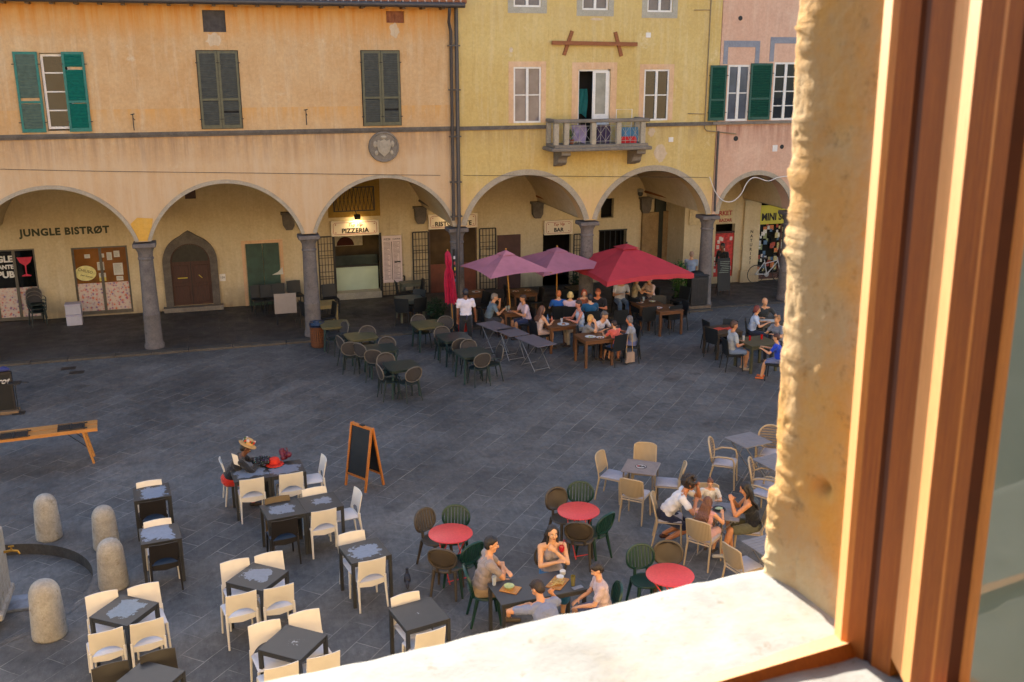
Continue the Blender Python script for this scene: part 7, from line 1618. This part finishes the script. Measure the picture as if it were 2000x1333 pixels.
fw_ = person(1456, 955, hd_to(1475, 1000, .8, FT)+4, "dark haired woman in a black tank top looking at her phone, legs crossed", s=.97, fem=True, vox=NV, face=True, skin=(196, 134, 92), hair=("long", (20, 14, 14)), top=((20, 20, 24), "strap"), bottom=("shorts", (94, 92, 70)), shoes=(176, 172, 168), lean=16, hp=20, hands={1: (.07, .36, .92, (.6, -.2, -1), (.3, .3, 1), .9), -1: (-.06, .38, .94, (-.6, -.2, -1), (-.3, .3, 1), .9)}, feet={1: (.02, .34, .09, (.3, 1, .6)), -1: (-.34, .46, .14, (-.5, 1, .8))}, chair_="beige", chair_label="beige chair under the woman with the phone")
cx, cy, hr = fw_[4]; w_ = (fw_[2][1]+fw_[2][-1])/2; w_ = w_+Vector((0, .09, .03)); k = MB(); k.cbox((0, 0, 0), (.075, .15, .009), rx=.6, bev=.003); o = k.build("phone", M_BLACK); o.location = (cx+w_.x*cos(hr)-w_.y*sin(hr), cy+w_.x*sin(hr)+w_.y*cos(hr), w_.z); o.rotation_euler = (0, 0, hr); tag(o, "black smartphone held in both hands by the dark haired woman", "phone")
p = at(1404, 995, .75); k = MB(); k.lathe([(.06, 0), (.11, .02), (.105, .024), (.05, .012), (.003, .012)], n=24); o = k.build("dark_bowl", M_INK, None, True); o.location = (p.x, p.y, .7405); tag(o, "dark bowl with a pale napkin on the family table", "bowl"); k = MB(); k.ball((0, 0, .02), (.07, .05, .014), 10); o = k.build("napkin", mat((176, 190, 150), .7, .3, 20), None, True); o.location = (p.x, p.y, .748); tag(o, "crumpled pale green napkin in the dark bowl", "napkin")
# ---- straw hat person
pp, H, wr, el, _ = person(480, 876, 2, "person in a flowered straw hat, black top and red trousers bent over the table", s=.98, vox=NV, skin=(96, 60, 42), hair=("short", (24, 20, 18)), top=((22, 22, 28), "long"), bottom=("trousers", (190, 40, 26)), lean=34, hp=22, hands={1: (.10, .50, .80, (1, -.3, -.4)), -1: (-.10, .48, .82, (-1, -.3, -.4))})
k = MB(); rr = random.Random(3); c_ = H((0, -.01, .10)); k.M = Matrix.Translation(c_) @ Matrix.Rotation(-.5, 4, 'X'); k.lathe([(.165, -.03), (.17, -.02), (.095, .0), (.09, .05), (.075, .085), (.04, .10), (.003, .102)], n=30)
k.M = None; k.build("straw_hat", mat((190, 150, 96), .8, .2, 40, .3), pp, True)
for col_, nn in (((180, 60, 40), 7), ((60, 90, 50), 6), ((200, 180, 170), 6)):
    k = MB(); k.M = Matrix.Translation(c_) @ Matrix.Rotation(-.5, 4, 'X')
    for _ in range(nn): a_ = rr.uniform(0, 2*pi); k.ball((.092*cos(a_), .092*sin(a_), rr.uniform(.01, .08)), rr.uniform(.016, .03), 6)
    k.M = None; k.build("hat_flower", mat(col_, .8, .3, 30), pp, True)
k = MB(); sl_ = (H((.1, -.16, -.24))); k.sheet(lambda u, v: (H((.13, -.19, -.14))+Vector((0, -.03, 0))+(Vector((.02, .1, -.05))*u+Vector((.03, .03, -.2))*v)), 2, 4, .006, (1, 0, 0)); k.build("white_stripe", M_WHITE, pp)
# ---- waiter
wt = person(909, 572, 84, "waiter in a white polo and dark trousers standing with his back to us", s=1.0, sit=False, vox=.014, skin=(120, 76, 54), hair=("short", (24, 22, 34)), top=((214, 208, 222), "short"), bottom=("trousers", (26, 28, 36)), shoes=(40, 40, 44), lean=2, hp=14, hands={1: (.30, .10, .80, (.6, -.8, 0)), -1: (-.24, .02, .78, (-.6, -.8, 0))}, feet={1: (.12, .0, .08), -1: (-.12, .04, .08)})
k = MB(); k.sheet(lambda u, v: ((u-.5)*.40, .13+.03*sin(pi*u), .93-.5*v), 8, 4, .012); k.build("apron", mat((150, 30, 30), .85, .1), wt[0])
k = MB(); k.path([(-.02, -.145, 1.0), (.02, -.15, .96), (.0, -.15, .86)], .008, 5); k.build("apron_string", mat((60, 60, 110), .8), wt[0])
# ---- guests under the umbrellas
FV = .02; BL = "black chair "
def guest(px, py, hd, lab, clab, **kw): 
    kw.setdefault("vox", FV); return person(px, py, hd, lab, chair_="black", chair_label=clab, **kw)
guest(966, 581, -4, "grey haired man in a blue grey shirt, chin on hand, under the nearer lilac umbrella", "black chair under the blue grey shirted man", hair=("short", (120, 110, 104)), top=((104, 124, 140), "short"), bottom=("shorts", (60, 60, 66)), hands={1: (.1, .45, .80), -1: (-.05, .38, 1.02, (-.3, .3, -1))}, lean=20)
guest(1021, 583, 186, "man in a pale pink shirt facing the grey haired man", "black chair under the pale pink shirted man", hair=("short", (56, 36, 26)), top=((206, 180, 190), "short"), bottom=("shorts", (40, 48, 80)), skin=SK2, lean=14)
guest(1059, 605, 12, "woman with long brown hair in a white top, seen from behind", "black chair under the long haired woman in white", hair=("long", (88, 56, 40)), top=((210, 190, 186), "strap"), bottom=("shorts", (206, 176, 166)), fem=True, s=.95, lean=14)
guest(1130, 595, 176, "man in a sleeveless pale blue shirt and beige trousers", "black chair under the sleeveless shirted man", hair=("short", (40, 26, 22)), top=((186, 196, 214), "none"), bottom=("trousers", (170, 154, 134)), skin=(196, 128, 106), lean=8)
guest(1091, 575, 80, "ginger haired person in a bright blue shirt beside the umbrella pole", "black chair under the ginger haired person", hair=("short", (170, 92, 40)), top=((24, 84, 160), "short"), s=.95)
guest(1114, 577, 70, "blonde person in a pale pink top with back to us", "black chair under the blonde person in pale pink", hair=("bob", (196, 160, 100)), top=((206, 176, 186), "short"), bottom=("shorts", (200, 180, 170)), s=.93, fem=True)
guest(1141, 573, -100, "red haired person facing us at the table by the column", "black chair behind the red haired person facing us", hair=("bob", (150, 62, 28)), top=((150, 80, 50), "short"), s=.92, fem=True, skin=SK3)
guest(1152, 582, 88, "dark haired person in a teal shirt with back to us", "black chair under the teal shirted person", hair=("short", (26, 24, 30)), top=((16, 76, 112), "short"), s=1.0)
guest(1168, 572, -120, "auburn haired person in black at the right of that table", "black chair under the auburn haired person in black", hair=("short", (130, 62, 30)), top=((26, 22, 26), "short"), skin=(206, 120, 76))
guest(1154, 623, -28, "blonde woman in a grey t-shirt with hands to her mouth", "black chair under the blonde woman", hair=("bob", (190, 140, 76)), top=((128, 126, 128), "short"), fem=True, s=.93, hands={1: (.05, .33, 1.0, (.4, .2, -1)), -1: (-.04, .32, 1.0, (-.4, .2, -1))}, lean=20, hy=-20)
guest(1181, 617, -60, "broad man in a white t-shirt reaching over the plates", "black chair under the man in the white t-shirt", hair=("short", (90, 80, 74)), top=((214, 204, 210), "short"), lean=34, hands={1: (.2, .5, .8), -1: (-.28, .5, .82)}, s=1.06)
guest(1199, 633, 110, "child with dark hair and a coral top on the near side of the table", "black chair with mauve backrest light under the child in coral", hair=("short", (44, 22, 20)), top=((206, 92, 78), "short"), bottom=("shorts", (30, 60, 110)), s=.82, seat=.5, lean=14)
guest(1229, 625, 150, "grey haired woman in a grey t-shirt with the shoulder bag on her chair", "black chair with the pale shoulder bag", hair=("bob", (92, 86, 88)), top=((142, 146, 158), "short"), bottom=("shorts", (110, 120, 170)), s=.94, fem=True, skin=(206, 130, 90), lean=14)
guest(1214, 547, -95, "person in light jeans mostly hidden by the crimson umbrella", "black chair under the person hidden by the crimson umbrella", hair=("short", (60, 50, 44)), top=((196, 196, 206), "short"), bottom=("trousers", (96, 120, 150)), shoes=(170, 166, 150))
guest(1268, 546, 200, "person in a pale shirt below the edge of the crimson umbrella", "black chair under the person in the pale shirt", hair=("bob", (176, 156, 130)), top=((206, 180, 172), "short"), fem=True, s=.95)
guest(1245, 545, -10, "person in a cream top holding a fan below the crimson umbrella", "black chair under the person in the cream top", hair=("bob", (150, 130, 110)), top=((190, 176, 150), "short"), fem=True, s=.93)
guest(1434, 636, -8, "man in a light grey t-shirt and blue shorts sitting in profile near the jamb", "black chair under the light grey t-shirted man", hair=("short", (70, 44, 30)), top=((160, 166, 174), "short"), bottom=("shorts", (110, 130, 164)), shoes=(160, 140, 120), vox=.014, lean=6, hands={1: (.12, .3, .72), -1: (-.12, .32, .74)}, skin=SK2)
guest(1479, 605, -30, "red haired person in a white t-shirt with back to us near the jamb", "black chair under the red haired person in white", hair=("bob", (110, 44, 36)), top=((186, 198, 220), "short"), s=.95)
guest(1494, 590, -100, "balding man in a dark t-shirt facing us near the jamb", "black chair under the balding man", hair=("bald", (120, 112, 106)), top=((40, 44, 48), "short"), vox=.016, hands={1: (.2, .4, .8), -1: (-.3, .42, .8)})
guest(1518, 625, 200, "person with fair tied hair and a grey shirt beside the jamb", "black chair under the fair haired person", hair=("bun", (150, 104, 60)), top=((116, 122, 136), "short"), s=.93, fem=True)
guest(1516, 660, 140, "child in a bright blue t-shirt with back to us by the jamb", "black chair under the child in bright blue", hair=("short", (64, 34, 26)), top=((16, 60, 190), "short"), bottom=("shorts", (100, 110, 150)), s=.85, seat=.48, shoes=(200, 100, 50), vox=.014)
person(1411, 482, 200, "dark clothed person standing by the right column beside the chalk menu", sit=False, vox=.018, skin=SKD, hair=("short", (20, 18, 18)), top=((24, 24, 26), "long"), bottom=("trousers", (24, 24, 28)), s=1.0, hands={1: (.2, .2, 1.0), -1: (-.15, .3, 1.0)})
person(1351, 498, 60, "grey haired person in pale blue standing beyond the crimson umbrella", sit=False, vox=.018, hair=("short", (150, 120, 100)), top=((150, 160, 176), "short"), bottom=("trousers", (120, 30, 36)), s=.95)
